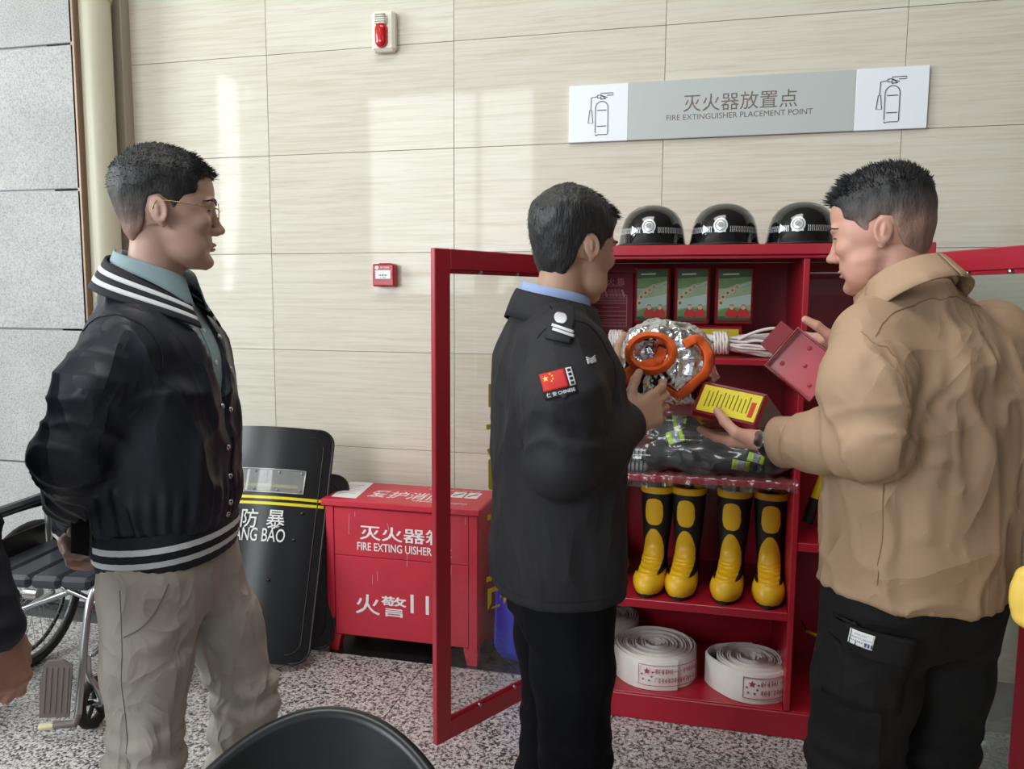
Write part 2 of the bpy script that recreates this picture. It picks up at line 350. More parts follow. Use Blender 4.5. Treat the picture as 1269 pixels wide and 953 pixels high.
# ------------------------------------------------------------------ sculpting with distance fields
def _smin(a, b, k):
    if k <= 0: return np.minimum(a, b)
    h = np.maximum(k - np.abs(a - b), 0) / k
    return np.minimum(a, b) - h * h * k * 0.25
def rotm(rx=0, ry=0, rz=0):
    return np.array((Matrix.Rotation(math.radians(rz), 3, 'Z') @ Matrix.Rotation(math.radians(ry), 3, 'Y') @ Matrix.Rotation(math.radians(rx), 3, 'X')))
class Sculpt:
    def __init__(s): s.p = []
    def _add(s, fn, lo, hi, op, k): s.p.append((fn, np.array(lo, float), np.array(hi, float), op, k)); return s
    def ball(s, c, r, rot=None, op='+', k=0.01):
        """ellipsoid, r = radius or (rx,ry,rz); rot = 3x3 array"""
        c = np.array(c, float); r = np.array([r] * 3 if np.isscalar(r) else r, float); R = np.eye(3) if rot is None else np.array(rot)
        ext = np.sqrt(((R * r) ** 2).sum(1))
        def fn(x, y, z):
            dx, dy, dz = x - c[0], y - c[1], z - c[2]
            q = [(R[0, i] * dx + R[1, i] * dy + R[2, i] * dz) / r[i] for i in range(3)]
            k0 = np.sqrt(q[0] ** 2 + q[1] ** 2 + q[2] ** 2) + 1e-9
            k1 = np.sqrt((q[0] / r[0]) ** 2 + (q[1] / r[1]) ** 2 + (q[2] / r[2]) ** 2) + 1e-9
            return k0 * (k0 - 1) / k1
        return s._add(fn, c - ext, c + ext, op, k)
    def cone(s, a, b, r1, r2, op='+', k=0.01, flat=None):
        """round cone; flat=(axis, factor): squashed along axis by factor"""
        a = np.array(a, float); b = np.array(b, float); ab = b - a; L2 = float(ab @ ab) + 1e-12
        rm = max(r1, r2)
        def fn(x, y, z):
            px, py, pz = x - a[0], y - a[1], z - a[2]
            t = np.clip((px * ab[0] + py * ab[1] + pz * ab[2]) / L2, 0, 1)
            dx, dy, dz = px - t * ab[0], py - t * ab[1], pz - t * ab[2]
            r = r1 + (r2 - r1) * t
            d2 = dx * dx + dy * dy + dz * dz
            if flat is not None:
                n = np.array(flat[0], float); n /= np.linalg.norm(n); f = flat[1]
                c = dx * n[0] + dy * n[1] + dz * n[2]
                d = np.sqrt(np.maximum(d2 + c * c * (1 / (f * f) - 1), 0))
                return (d - r) * (0.5 + 0.5 * f)
            return np.sqrt(d2) - r
        return s._add(fn, np.minimum(a, b) - rm, np.maximum(a, b) + rm, op, k)
    def chain(s, pts, rad, op='+', k=0.01, flat=None):
        for i in range(len(pts) - 1): s.cone(pts[i], pts[i + 1], rad[i], rad[i + 1], op, k, flat)
        return s
    def loft(s, st, op='+', k=0.01, n=2.0, rot=0.0):
        """stack of rounded sections along z: stations (z, cx, cy, half_x, half_y[, rot_deg])"""
        st = sorted(st); A = np.array([list(q) + [rot] * (6 - len(q)) for q in st], float); Z = A[:, 0]
        m = max(A[:, 3].max(), A[:, 4].max())
        lo = (A[:, 1].min() - m, A[:, 2].min() - m, Z[0]); hi = (A[:, 1].max() + m, A[:, 2].max() + m, Z[-1])
        zz = np.linspace(Z[0], Z[-1], 240)
        def hermite(col):
            y = A[:, col]; sl = np.gradient(y, Z) if len(Z) > 2 else np.full(len(Z), (y[-1] - y[0]) / (Z[-1] - Z[0]))
            i = np.clip(np.searchsorted(Z, zz) - 1, 0, len(Z) - 2); h = Z[i + 1] - Z[i]; t = (zz - Z[i]) / h
            return ((1 + 2 * t) * (1 - t) ** 2 * y[i] + t * (1 - t) ** 2 * h * sl[i] + t * t * (3 - 2 * t) * y[i + 1] + t * t * (t - 1) * h * sl[i + 1])
        T = [hermite(c) for c in range(1, 6)]
        def fn(x, y, z):
            v = [np.interp(z, zz, t) for t in T]
            c, sn = np.cos(np.radians(v[4])), np.sin(np.radians(v[4]))
            dx, dy = x - v[0], y - v[1]
            u, w = c * dx + sn * dy, -sn * dx + c * dy
            a, b = np.maximum(v[2], 1e-4), np.maximum(v[3], 1e-4)
            q = (np.abs(u / a) ** n + np.abs(w / b) ** n) ** (1.0 / n)
            # distance estimate: scale by local radius
            rad = np.sqrt(u * u + w * w) + 1e-9
            d = (q - 1) * np.minimum(rad / np.maximum(q, 1e-6), np.maximum(a, b))
            e = np.maximum(Z[0] - z, z - Z[-1])
            return np.maximum(d, e + 0 * d)
        return s._add(fn, lo, hi, op, k)
    def plane(s, o, n, op='-', k=0.005):
        """cut away the half space the normal points into (op '-')"""
        o = np.array(o, float); n = np.array(n, float); n /= np.linalg.norm(n)
        return s._add(lambda x, y, z: -((x - o[0]) * n[0] + (y - o[1]) * n[1] + (z - o[2]) * n[2]), (-99,) * 3, (99,) * 3, op, k)
    def field(s, fn, lo, hi, op='+', k=0.01): return s._add(fn, lo, hi, op, k)
    def evaluate(s, vox, lo=None, hi=None):
        pos = [q for q in s.p if q[3] == '+']
        lo = np.min([q[1] for q in pos], 0) - 4 * vox if lo is None else np.array(lo, float)
        hi = np.max([q[2] for q in pos], 0) + 4 * vox if hi is None else np.array(hi, float)
        n = np.ceil((hi - lo) / vox).astype(int) + 1
        F = np.full(n, 0.5, np.float32)
        ax = [lo[i] + vox * np.arange(n[i]) for i in range(3)]
        for fn, a, b, op, k in s.p:
            mg = k + 3 * vox
            i0 = np.clip(np.floor((a - mg - lo) / vox).astype(int), 0, n); i1 = np.clip(np.ceil((b + mg - lo) / vox).astype(int) + 1, 0, n)
            if np.any(i1 <= i0): continue
            sl = tuple(slice(i0[i], i1[i]) for i in range(3))
            d = fn(ax[0][sl[0]][:, None, None], ax[1][sl[1]][None, :, None], ax[2][sl[2]][None, None, :])
            d = np.broadcast_to(d, F[sl].shape)
            if op == '+': F[sl] = _smin(F[sl], d, k)
            elif op == '-': F[sl] = -_smin(-F[sl], d, k)
            elif op == '&':
                G = np.full(n, 0.5, np.float32); G[sl] = -_smin(-F[sl], -d, k); F = G
        return F, lo
    def surf(s, vox, lo=None, hi=None):
        F, lo = s.evaluate(vox, lo, hi); return nets(F, lo, vox)
def nets(F, lo, vox):
    """naive surface nets"""
    F[0] = F[-1] = 0.5; F[:, 0] = F[:, -1] = 0.5; F[:, :, 0] = F[:, :, -1] = 0.5
    S = F < 0; n = np.array(F.shape) - 1
    c = np.zeros(n, np.int8)
    for dx in (0, 1):
        for dy in (0, 1):
            for dz in (0, 1): c += S[dx:dx + n[0], dy:dy + n[1], dz:dz + n[2]]
    act = np.argwhere((c > 0) & (c < 8))
    idx = np.full(n, -1, np.int64); idx[act[:, 0], act[:, 1], act[:, 2]] = np.arange(len(act))
    acc = np.zeros((len(act), 3)); cnt = np.zeros(len(act))
    cor = [(dx, dy, dz) for dx in (0, 1) for dy in (0, 1) for dz in (0, 1)]
    val = {q: F[act[:, 0] + q[0], act[:, 1] + q[1], act[:, 2] + q[2]].astype(np.float64) for q in cor}
    for q in cor:
        for a in range(3):
            if q[a] == 0:
                r = list(q); r[a] = 1; r = tuple(r); f0, f1 = val[q], val[r]; cr = (f0 < 0) != (f1 < 0)
                t = np.where(cr, f0 / np.where(cr, f0 - f1, 1), 0)
                p = np.array(q, float)[None, :] * np.ones((len(act), 1)); p[:, a] = t
                acc += p * cr[:, None]; cnt += cr
    V = lo + (act + acc / np.maximum(cnt, 1)[:, None]) * vox
    faces = []
    for a in range(3):
        b, d = (a + 1) % 3, (a + 2) % 3
        sl0 = [slice(1, n[i]) for i in range(3)]; sl1 = [slice(1, n[i]) for i in range(3)]
        sl0[a] = slice(0, n[a]); sl1[a] = slice(1, n[a] + 1)
        s0, s1 = S[tuple(sl0)], S[tuple(sl1)]
        for flip, mask in ((False, s0 & ~s1), (True, ~s0 & s1)):
            e = np.argwhere(mask)
            if not len(e): continue
            base = e.copy()
            for i in range(3):
                if i != a: base[:, i] += 1
            def g(ob, od):
                q = base.copy(); q[:, b] += ob; q[:, d] += od
                return idx[q[:, 0], q[:, 1], q[:, 2]]
            f = np.stack([g(-1, -1), g(0, -1), g(0, 0), g(-1, 0)], 1)
            if flip: f = f[:, ::-1]
            faces.append(f)
    Fc = np.concatenate(faces); Fc = Fc[(Fc >= 0).all(1)]
    return V, Fc
def normals(V, Fc):
    a, b, c, d = (V[Fc[:, i]] for i in range(4)); fn = np.cross(c - a, d - b)
    N = np.zeros_like(V)
    for i in range(4): np.add.at(N, Fc[:, i], fn)
    return N / (np.linalg.norm(N, axis=1)[:, None] + 1e-12)
def relax(V, Fc, it=2, lam=0.5):
    for _ in range(it):
        A = np.zeros_like(V); n = np.zeros(len(V))
        for i in range(4):
            for j in ((i + 1) % 4, (i + 3) % 4):
                np.add.at(A, Fc[:, i], V[Fc[:, j]]); np.add.at(n, Fc[:, i], 1)
        V = V + lam * (A / np.maximum(n, 1)[:, None] - V)
    return V
def _hash(i, j, k, seed):
    h = (i * 374761393 + j * 668265263 + k * 2147483647 + seed * 1274126177) & 0xffffffff
    h = ((h ^ (h >> 13)) * 1274126177) & 0xffffffff
    return ((h ^ (h >> 16)) & 0xffff) / 65535.0
def vnoise(p, scale=1.0, seed=0):
    """value noise at points p (n,3), range -1..1"""
    q = p * scale; i = np.floor(q).astype(np.int64); f = q - i; f = f * f * (3 - 2 * f); out = 0
    for dx in (0, 1):
        for dy in (0, 1):
            for dz in (0, 1):
                w = (f[:, 0] if dx else 1 - f[:, 0]) * (f[:, 1] if dy else 1 - f[:, 1]) * (f[:, 2] if dz else 1 - f[:, 2])
                out = out + w * _hash(i[:, 0] + dx, i[:, 1] + dy, i[:, 2] + dz, seed)
    return out * 2 - 1
def ridge(V, N, pts, amp, width):
    """raise (amp>0) or sink a fold along a polyline"""
    pts = np.array([list(p) for p in pts], float); d = np.full(len(V), 9.0); tt = np.zeros(len(V))
    n = len(pts) - 1
    for i in range(n):
        a, b = pts[i], pts[i + 1]; ab = b - a
        t = np.clip(((V - a) @ ab) / (ab @ ab + 1e-12), 0, 1)
        di = np.linalg.norm(V - a - t[:, None] * ab, axis=1); m = di < d
        d = np.where(m, di, d); tt = np.where(m, (i + t) / n, tt)
    taper = np.sin(np.clip(tt * 0.9 + 0.05, 0, 1) * PI) ** 0.6
    return V + N * (amp * np.exp(-(d / width) ** 2) * taper)[:, None]
def mesh_np(name, V, Fc, mats, smooth=True):
    me = bpy.data.meshes.new(name); me.vertices.add(len(V)); me.vertices.foreach_set('co', np.asarray(V, np.float32).ravel())
    k = Fc.shape[1]; me.loops.add(len(Fc) * k); me.loops.foreach_set('vertex_index', np.asarray(Fc, np.int32).ravel())
    me.polygons.add(len(Fc)); me.polygons.foreach_set('loop_start', np.arange(0, len(Fc) * k, k, dtype=np.int32))
    me.update(calc_edges=True)
    if smooth: me.polygons.foreach_set('use_smooth', np.ones(len(Fc), bool))
    for m in (mats if isinstance(mats, (list, tuple)) else [mats]): me.materials.append(M[m])
    me.validate(); return me
def bvh(V, Fc): return BVHTree.FromPolygons([tuple(v) for v in V], [tuple(int(i) for i in f) for f in Fc])
def drape(tree, o, x, y, w, h, nx=10, ny=10, off=0.0015, thick=0.001, shape=None, reach=0.3, pts=None, faces=None):
    """cloth patch: flat w x h grid at o (axes x,y; normal x cross y points out) dropped onto the mesh behind it"""
    x = Vector(x).normalized(); y = Vector(y); y = (y - x * y.dot(x)).normalized(); n = x.cross(y); o = Vector(o)
    if pts is None:
        pts = [((i / nx - .5) * w, (j / ny - .5) * h) for j in range(ny + 1) for i in range(nx + 1)]
        faces = [(j * (nx + 1) + i, j * (nx + 1) + i + 1, (j + 1) * (nx + 1) + i + 1, (j + 1) * (nx + 1) + i) for j in range(ny) for i in range(nx)]
        if shape: pts = [shape(*p) for p in pts]
    vs = []; ok = []
    for (a, b) in pts:
        s = o + x * a + y * b + n * reach * 0.5
        hit = tree.ray_cast(s, -n, reach * 1.5)
        if hit[0] is None:
            nr = tree.find_nearest(o + x * a + y * b); vs.append(nr[0] + n * off)
        else: vs.append(hit[0] + n * off)
    m = MB(); nb = len(vs)
    m.add(vs, faces)
    return m
def patch(name, tree, o, x, y, w, h, mat_, parent, smooth=60, thick=0.0015, **k):
    mb = drape(tree, o, x, y, w, h, **k); ob = mb.obj(name, mat_, parent, smooth)
    if thick:
        sd = ob.modifiers.new('s', 'SOLIDIFY'); sd.thickness = thick; sd.offset = 0
    return ob
def drape_text(name, tree, txt, o, x, y, width, mat_, parent, off=0.003, height=None, bold=0.0, reach=0.3):
    me, w, h = text_data(txt, 1.0, bold=bold); sx = width / w; sy = height / h if height else sx
    x = Vector(x).normalized(); y = Vector(y); y = (y - x * y.dot(x)).normalized(); n = x.cross(y); o = Vector(o)
    for v in me.vertices:
        b = o + x * v.co.x * sx + y * v.co.y * sy; hit = tree.ray_cast(b + n * reach * .5, -n, reach * 1.5)
        v.co = (hit[0] if hit[0] is not None else b) + n * off
    me.materials.clear(); me.materials.append(M[mat_]); me.name = name
    return link(name, me, parent)

def xf0(Mx, V):
    A = np.array(Mx); return V @ A[:3, :3].T + A[:3, 3]
# ================================================================== the room
RH = 4.8                        # room height
WY = 3.3385                      # polished travertine wall
wall = MB().box((-2.95, WY + 0.012, 0), (2.3, WY + 0.16, RH)).obj('wall_back', 'grout', kind='structure')
joint = 0.0018
zs = [H + 1.115 - 0.45 * k for k in range(-3, 5)]; zs = sorted(set([0.0] + [z for z in zs if z > 0.01] + [3.6 if False else H + 1.115 + 0.45 * 2]))
zs = [0.0] + [z for z in sorted(H + 1.115 - 0.45 * k for k in range(-4, 6)) if 0.05 < z < RH - 0.05] + [RH]
xs = [-2.872] + [-1.972 + 0.9 * k for k in range(0, 5)] + [2.3]
shared = {}
for i in range(len(zs) - 1):
    for j in range(len(xs) - 1):
        w = xs[j + 1] - xs[j] - joint; h = zs[i + 1] - zs[i] - joint
        if w < 0.02 or h < 0.02: continue
        key = (round(w, 3), round(h, 3))
        if key not in shared: shared[key] = MB().box((-w / 2, 0, -h / 2), (w / 2, 0.014, h / 2), 0.0012).mesh('tile', 'travertine')
        t = bpy.data.objects.new('tile', shared[key]); COL.objects.link(t)
        t.location = ((xs[j] + xs[j + 1]) / 2, WY, (zs[i] + zs[i + 1]) / 2); t.parent = wall
# granite-faced pillar on the left, with its black skirting
PY = 3.08
px1 = P(98, 200, Y=PY).x
pil = MB().box((-4.6, PY + 0.012, 0), (P(108, 200, Y=3.3).x, WY + 0.16, RH)).obj('wall_left', 'frame_grey', kind='structure')
pz = [0.0, 0.012, 0.7045, 1.3545, 2.0, 2.644, 3.288, 3.932, 4.576, RH]
for i in range(1, len(pz) - 1):
    for (xa, xb) in ((px1 - 1.2, px1), (px1 - 1.9, px1 - 1.2)):
        h = pz[i + 1] - pz[i] - 0.009; w = xb - xa - 0.008
        MB().box((xa + 0.004, PY, pz[i] + 0.0045), (xb - 0.002, PY + 0.03, pz[i + 1] - 0.0045), 0.003).obj('granite_slab', 'granite_rough', pil)
MB().box((-4.6, PY - 0.004, 0.0005), (px1, PY + 0.02, 0.03), 0.002).obj('baseboard_left', 'black_stone', kind='structure')
# brown corner strip, cream pipe, taupe channel
a = P(99, 200, Y=PY + 0.02)
MB().box((a.x - 0.004, PY + 0.0, 0), (a.x + 0.022, PY + 0.05, RH), 0.004).obj('trim_1', 'brown_strip', kind='structure')
pc = P(125, 200, Y=3.18)
pipe = empty('downpipe', (pc.x, 3.18, 0), label='cream painted round pipe running up beside the granite pillar', cat='pipe')
MB().lathe([(0.072, 0), (0.072, RH)], 40, Matrix.Translation((pc.x, 3.18, 0)), cap=True).obj('pipe_shaft', 'cream_paint', pipe, 40)
cl = MB().lathe([(0.072, 0), (0.078, 0.0), (0.078, 0.05), (0.072, 0.05)], 40, Matrix.Translation((pc.x, 3.18, 2.86))).obj('collar', 'cream_paint', pipe, 40)
b0 = P(140, 200, Y=3.10); b1 = P(157.5, 200, Y=3.28)
MB().box((b1.x - 0.06, 3.28, 0), (b1.x, WY + 0.01, RH), 0.004).obj('trim_2', 'taupe_metal', kind='structure')
# floor: granite paving, black border along the wall
floor = MB().box((-6.2, -4.2, -0.12), (4.5, WY + 0.2, -0.012)).obj('floor', 'joint_dark', kind='structure')
BE = 2.93
tw = 0.8; x0 = P(750, 930, z=0).x; tile_me = {}
gx = [x0 + tw * k for k in range(-8, 6)]; gx = [max(min(x, 4.5), -6.2) for x in gx]; gy = [BE - tw * k for k in range(0, 10)]
gy = [max(y, -4.2) for y in gy]
for j in range(len(gx) - 1):
    for i in range(len(gy) - 1):
        w = gx[j + 1] - gx[j] - 0.0025; h = gy[i] - gy[i + 1] - 0.0025
        if w < 0.02 or h < 0.02: continue
        key = (round(w, 3), round(h, 3))
        if key not in tile_me: tile_me[key] = MB().box((-w / 2, -h / 2, -0.014), (w / 2, h / 2, 0), 0.0008).mesh('floor_tile', 'granite')
        t = bpy.data.objects.new('floor_tile', tile_me[key]); COL.objects.link(t); t.parent = floor
        t.location = ((gx[j] + gx[j + 1]) / 2, (gy[i] + gy[i + 1]) / 2, 0)
for j in range(len(gx) - 1):
    if gx[j + 1] - gx[j] > 0.1:
        MB().box((gx[j] + 0.001, BE + 0.001, -0.014), (gx[j + 1] - 0.001, WY, 0), 0.0008).obj('border_tile', 'black_stone', floor)
# rest of the lobby behind the camera: ceiling, side walls, window fronts
MB().box((-6.2, -4.2, RH), (4.5, WY + 0.2, RH + 0.15)).obj('ceiling', 'plaster', kind='structure')
def window_wall(name, a, b, openings, zb, zt, inward, n0):
    """wall from a to b (xy) with framed glazed openings [(t0,t1)] in metres along it"""
    a = Vector((a[0], a[1], 0)); b = Vector((b[0], b[1], 0)); d = (b - a).normalized(); L = (b - a).length; nrm = Vector((inward[0], inward[1], 0))
    m = frame(a, d, (0, 0, 1))      # x along, y up, z = d x up
    th = -0.2 if m.to_3x3() @ Vector((0, 0, 1)) != nrm else 0.2
    sgn = (m.to_3x3() @ Vector((0, 0, 1))).dot(nrm)
    zlo, zhi = (-0.2, 0.0) if sgn > 0 else (0.0, 0.2)
    mb = MB(); t = 0
    for (t0, t1) in openings:
        mb.box((t, 0, zlo), (t0, RH, zhi), m=m); mb.box((t0, 0, zlo), (t1, zb, zhi), m=m); mb.box((t0, zt, zlo), (t1, RH, zhi), m=m); t = t1
    mb.box((t, 0, zlo), (L, RH, zhi), m=m)
    w = mb.obj(name, 'plaster', kind='structure')
    zc = (zlo + zhi) / 2
    for k, (t0, t1) in enumerate(openings):
        fr = MB()
        for (p, q) in (((t0, zb), (t1, zb + 0.06)), ((t0, zt - 0.06), (t1, zt)), ((t0, zb), (t0 + 0.06, zt)), ((t1 - 0.06, zb), (t1, zt)), (((t0 + t1) / 2 - 0.03, zb), ((t0 + t1) / 2 + 0.03, zt)), ((t0, zb + 0.3), (t1, zb + 0.35))):
            fr.box((p[0], p[1], zc - 0.04), (q[0], q[1], zc + 0.04), m=m)
        f = fr.obj('window_%d' % (n0 + k), 'frame_grey', kind='structure')
        MB().box((t0 + 0.05, zb + 0.05, zc - 0.004), (t1 - 0.05, zt - 0.05, zc + 0.004), m=m).obj('pane', 'window_glass', f)
window_wall('wall_front', (-6.2, -4.0), (4.5, -4.0), [(1.4, RH), (3.9, 6.1), (7.0, 9.8)], 1.55, 4.45, (0, 1), 1)
window_wall('wall_side', (-6.0, -4.0), (-6.0, 2.9), [(0.3, 1.7), (2.0, 2.36), (2.66, 5.3)], 1.55, 4.45, (1, 0), 4)
MB().box((4.3, -4.0, 0), (4.5, WY + 0.16, RH)).obj('wall_right', 'dark_finish', kind='structure')  # dark finish put on this unseen wall to cut bounce light
MB().box((2.3, WY, 0), (4.4, WY + 0.16, RH)).obj('wall_back_far', 'plaster', kind='structure')
MB().box((-6.0, PY + 0.02, 0), (-4.6, PY + 0.4, RH)).obj('wall_left_far', 'plaster', kind='structure')
# ================================================================== things on the wall
# siren with strobe
s0 = P(466, 18, Y=WY); s1 = P(492, 66, Y=WY)
sx, sz = (s0.x + s1.x) / 2, (s0.z + s1.z) / 2
siren = empty('alarm_siren', (sx, WY, sz), label='cream wall siren with a red strobe lens, high above the red call point', cat='alarm')
MB().box((sx - 0.054, WY - 0.045, sz - 0.085), (sx + 0.054, WY - 0.0005, sz + 0.085), 0.012).obj('housing', 'white_plastic', siren)
prof = []
lens = MB()
def pill(cx, cz, w, zb, zt, rows):
    out = []
    for (dep, sc) in rows:
        ring = []
        for k in range(28):
            a = 2 * PI * k / 28; x = math.cos(a); zc = math.sin(a)
            zz = (zt - w if zc >= 0 else zb + w)
            ring.append((cx + x * w * sc, WY - 0.0445 - dep, zz + zc * w * sc + (0 if sc > .99 else 0)))
        out.append(ring + [ring[0]])
    return out
rows = pill(sx - 0.004, sz, 0.029, sz - 0.074, sz + 0.032, [(0, 1.0), (0.008, 0.98), (0.018, 0.85), (0.024, 0.6), (0.027, 0.2), (0.027, 0.01)])
lens.grid(rows).obj('lens', 'red_lens', siren, 60)
rows = pill(sx - 0.004, sz, 0.029, sz + 0.008, sz + 0.072, [(0, 1.0), (0.008, 0.97), (0.015, 0.82), (0.018, 0.5), (0.018, 0.01)])
cap = MB().grid(rows).obj('speaker_cap', 'white_plastic', siren, 60)
for k in range(5):
    MB().box((sx - 0.028, WY - 0.0645, sz + 0.022 + 0.0095 * k), (sx + 0.020, WY - 0.058, sz + 0.0262 + 0.0095 * k), 0.001).obj('grille_slot', 'grey_plastic', siren)
# manual call point
c0 = P(466, 327, Y=WY); c1 = P(496, 356, Y=WY); cx, cz = (c0.x + c1.x) / 2 - 0.004, (c0.z + c1.z) / 2
cp = empty('call_point', (cx, WY, cz), label='small red square fire alarm call point on the wall below the siren', cat='alarm')
MB().box((cx - 0.052, WY - 0.05, cz - 0.05), (cx + 0.052, WY - 0.0005, cz + 0.05), 0.006).obj('housing', 'red_paint', cp)
MB().box((cx - 0.036, WY - 0.0512, cz - 0.016), (cx + 0.036, WY - 0.049, cz + 0.022), 0.0006).obj('press_plate', 'sign_white', cp)
MB().box((cx - 0.02, WY - 0.048, cz + 0.049), (cx + 0.03, WY - 0.006, cz + 0.054), 0.001).obj('top_cap', 'red_paint', cp)
FX = lambda o: frame(o, (1, 0, 0), (0, 0, 1))     # text facing the room (-Y)
text('caption', '消火栓按钮', FX((cx + 0.008, WY - 0.0506, cz + 0.034)), 'white_print', cp, width=0.045)
MB().lathe([(0.0085, 0), (0.0085, 0.0006)], 16, FX((cx - 0.029, WY - 0.0502, cz + 0.034)), cap=True).obj('round_mark', 'white_print', cp)
for dx, k in ((-0.014, 1), (0.014, -1)):
    MB().prism([(-0.008 * k, 0.0015), (0.002 * k, 0.0015), (0.002 * k, 0.005), (0.008 * k, 0), (0.002 * k, -0.005), (0.002 * k, -0.0015), (-0.008 * k, -0.0015)], 0, 0.0004, FX((cx + dx, WY - 0.0513, cz))).obj('arrow', 'black_plastic', cp)
MB().lathe([(0.004, 0), (0.004, 0.0004)], 16, FX((cx, WY - 0.0513, cz)), cap=True).obj('dot', 'black_plastic', cp)
text('press_text', '按下报警', FX((cx, WY - 0.0514, cz - 0.0105)), 'dark_line', cp, width=0.03)
# the long sign
sgx0, sgx1, sgz0, sgz1 = -0.562, 0.810, H + 0.664, H + 0.894
sgn = empty('placement_sign', ((sgx0 + sgx1) / 2, WY, sgz0), label='long grey and white sign with two extinguisher pictograms above the cabinet', cat='sign')
SY = WY - 0.016
MB().box((sgx0, SY, sgz0), (-0.317, WY - 0.0005, sgz1), 0.0015).obj('end_panel', 'sign_white', sgn)
MB().box((-0.3165, SY, sgz0), (0.5525, WY - 0.0005, sgz1), 0.0015).obj('centre_panel', 'sign_grey', sgn)
MB().box((0.553, SY, sgz0), (sgx1, WY - 0.0005, sgz1), 0.0015).obj('end_panel', 'sign_white', sgn)
ta = P(847, 127, Y=SY); tb = P(988, 126, Y=SY); t2a = P(826, 144, Y=SY); t2b = P(1007, 141, Y=SY)
text('chinese_lettering', '灭火器放置点', FX(((ta.x + tb.x) / 2, SY - 0.0006, sgz0 + 0.136)), 'sign_text', sgn, width=tb.x - ta.x)
text('english_lettering', 'FIRE EXTINGUISHER PLACEMENT POINT', FX(((t2a.x + t2b.x) / 2, SY - 0.0006, sgz0 + 0.082)), 'sign_text', sgn, width=t2b.x - t2a.x)
def extinguisher_icon(ox, oz):
    y = SY - 0.0008; r = 0.0017
    q = lambda x, z: (ox + x, y, oz + z)
    mb = MB()
    def ln(pts, closed=False): mb.tube([q(*p) for p in pts], r, 5, closed=closed)
    # bottle with round shoulders
    arc = [(-0.026 * math.cos(a), 0.028 + 0.026 * math.sin(a)) for a in np.linspace(0, PI, 13)]
    ln([(-0.026, -0.072)] + arc + [(0.026, -0.076), (0.022, -0.08), (-0.018, -0.08)])
    ln([(-0.026, -0.078), (-0.024, -0.083), (-0.018, -0.083)])
    ln([(-0.019, 0.018), (0.019, 0.018)]); ln([(-0.019, -0.046), (0.019, -0.046)])
    ln([(-0.004, 0.062), (-0.004, 0.078), (0.016, 0.064)]); ln([(-0.004, 0.078), (0.022, 0.068)])
    ln([(-0.004, 0.062), (-0.004, 0.086), (0.046, 0.086), (0.046, 0.077), (0.02, 0.077)])
    ln([(-0.004, 0.062), (0.016, 0.064)])
    ln([(-0.004, 0.068), (-0.018, 0.068), (-0.02, 0.076), (-0.018, 0.079), (-0.004, 0.079)])
    ln([(-0.02, 0.073), (-0.044, 0.07), (-0.046, 0.02)])
    ln([(-0.05, 0.02), (-0.042, 0.02), (-0.036, -0.032), (-0.056, -0.032)], True)
    mb.obj('pictogram', 'dark_line', sgn)
i1 = P(745, 141, Y=SY); i2 = P(1105, 122, Y=SY)
extinguisher_icon(i1.x + 0.002, sgz0 + 0.108); extinguisher_icon(i2.x + 0.002, sgz0 + 0.108)
# ================================================================== the red fire equipment cabinet
CX0, CX1, CY0, CY1 = -0.515, 0.695, 2.712, 3.232
ZT = 1.692
cab = empty('fire_cabinet', ((CX0 + CX1) / 2, (CY0 + CY1) / 2, 0), label='tall red metal fire equipment cabinet with two glazed doors standing open', cat='cabinet')
RP = 'red_paint'
def slab(name, lo, hi, c=0.002, m=RP, par=cab): return MB().box(lo, hi, c).obj(name, m, par)
slab('top_panel', (CX0 - 0.012, CY0 - 0.012, 1.657), (CX1 + 0.012, CY1, ZT), 0.003)
slab('top_lip', (CX0, CY0 - 0.002, 1.646), (CX1, CY0 + 0.03, 1.6565))
slab('side_panel', (CX0, CY0, 0.0), (CX0 + 0.02, CY1 - 0.012, 1.6455)); slab('side_panel', (CX1 - 0.02, CY0, 0.0), (CX1, CY1 - 0.012, 1.6455))
slab('back_panel', (CX0, CY1 - 0.0115, 0.0), (CX1, CY1, 1.6565))
DX0, DX1 = P(997, 318, Y=CY0).x, P(1004.8, 318, Y=CY0).x
slab('divider', (DX0, CY0 + 0.001, 0.096), (DX1, CY1 - 0.012, 1.6455))
slab('plinth', (CX0 + 0.021, CY0 - 0.004, 0.0), (CX1 - 0.021, CY0 + 0.02, 0.092), 0.003)
def shelf(z, t, x0=CX0 + 0.0205, x1=DX0 - 0.0005): return slab('shelf', (x0, CY0 + 0.004, z - t), (x1, CY1 - 0.012, z))
S1, S2, S3, S4 = 1.311, 0.897, 0.445, 0.0955
shelf(S1, 0.02); shelf(S2, 0.022); shelf(S3, 0.03); shelf(S4, 0.003 + 0.0)
RX0, RX1 = DX1 + 0.0005, CX1 - 0.0205
R1 = 0.694
shelf(R1, 0.03, RX0, RX1); shelf(S4, 0.003, RX0, RX1)
MB().tube([(RX0 - 0.0002, 2.95, P(1030, 338, Y=2.95).z), (RX1, 2.95, P(1030, 338, Y=2.95).z)], 0.006, 12).obj('hanging_rod', 'chrome', cab, 40)
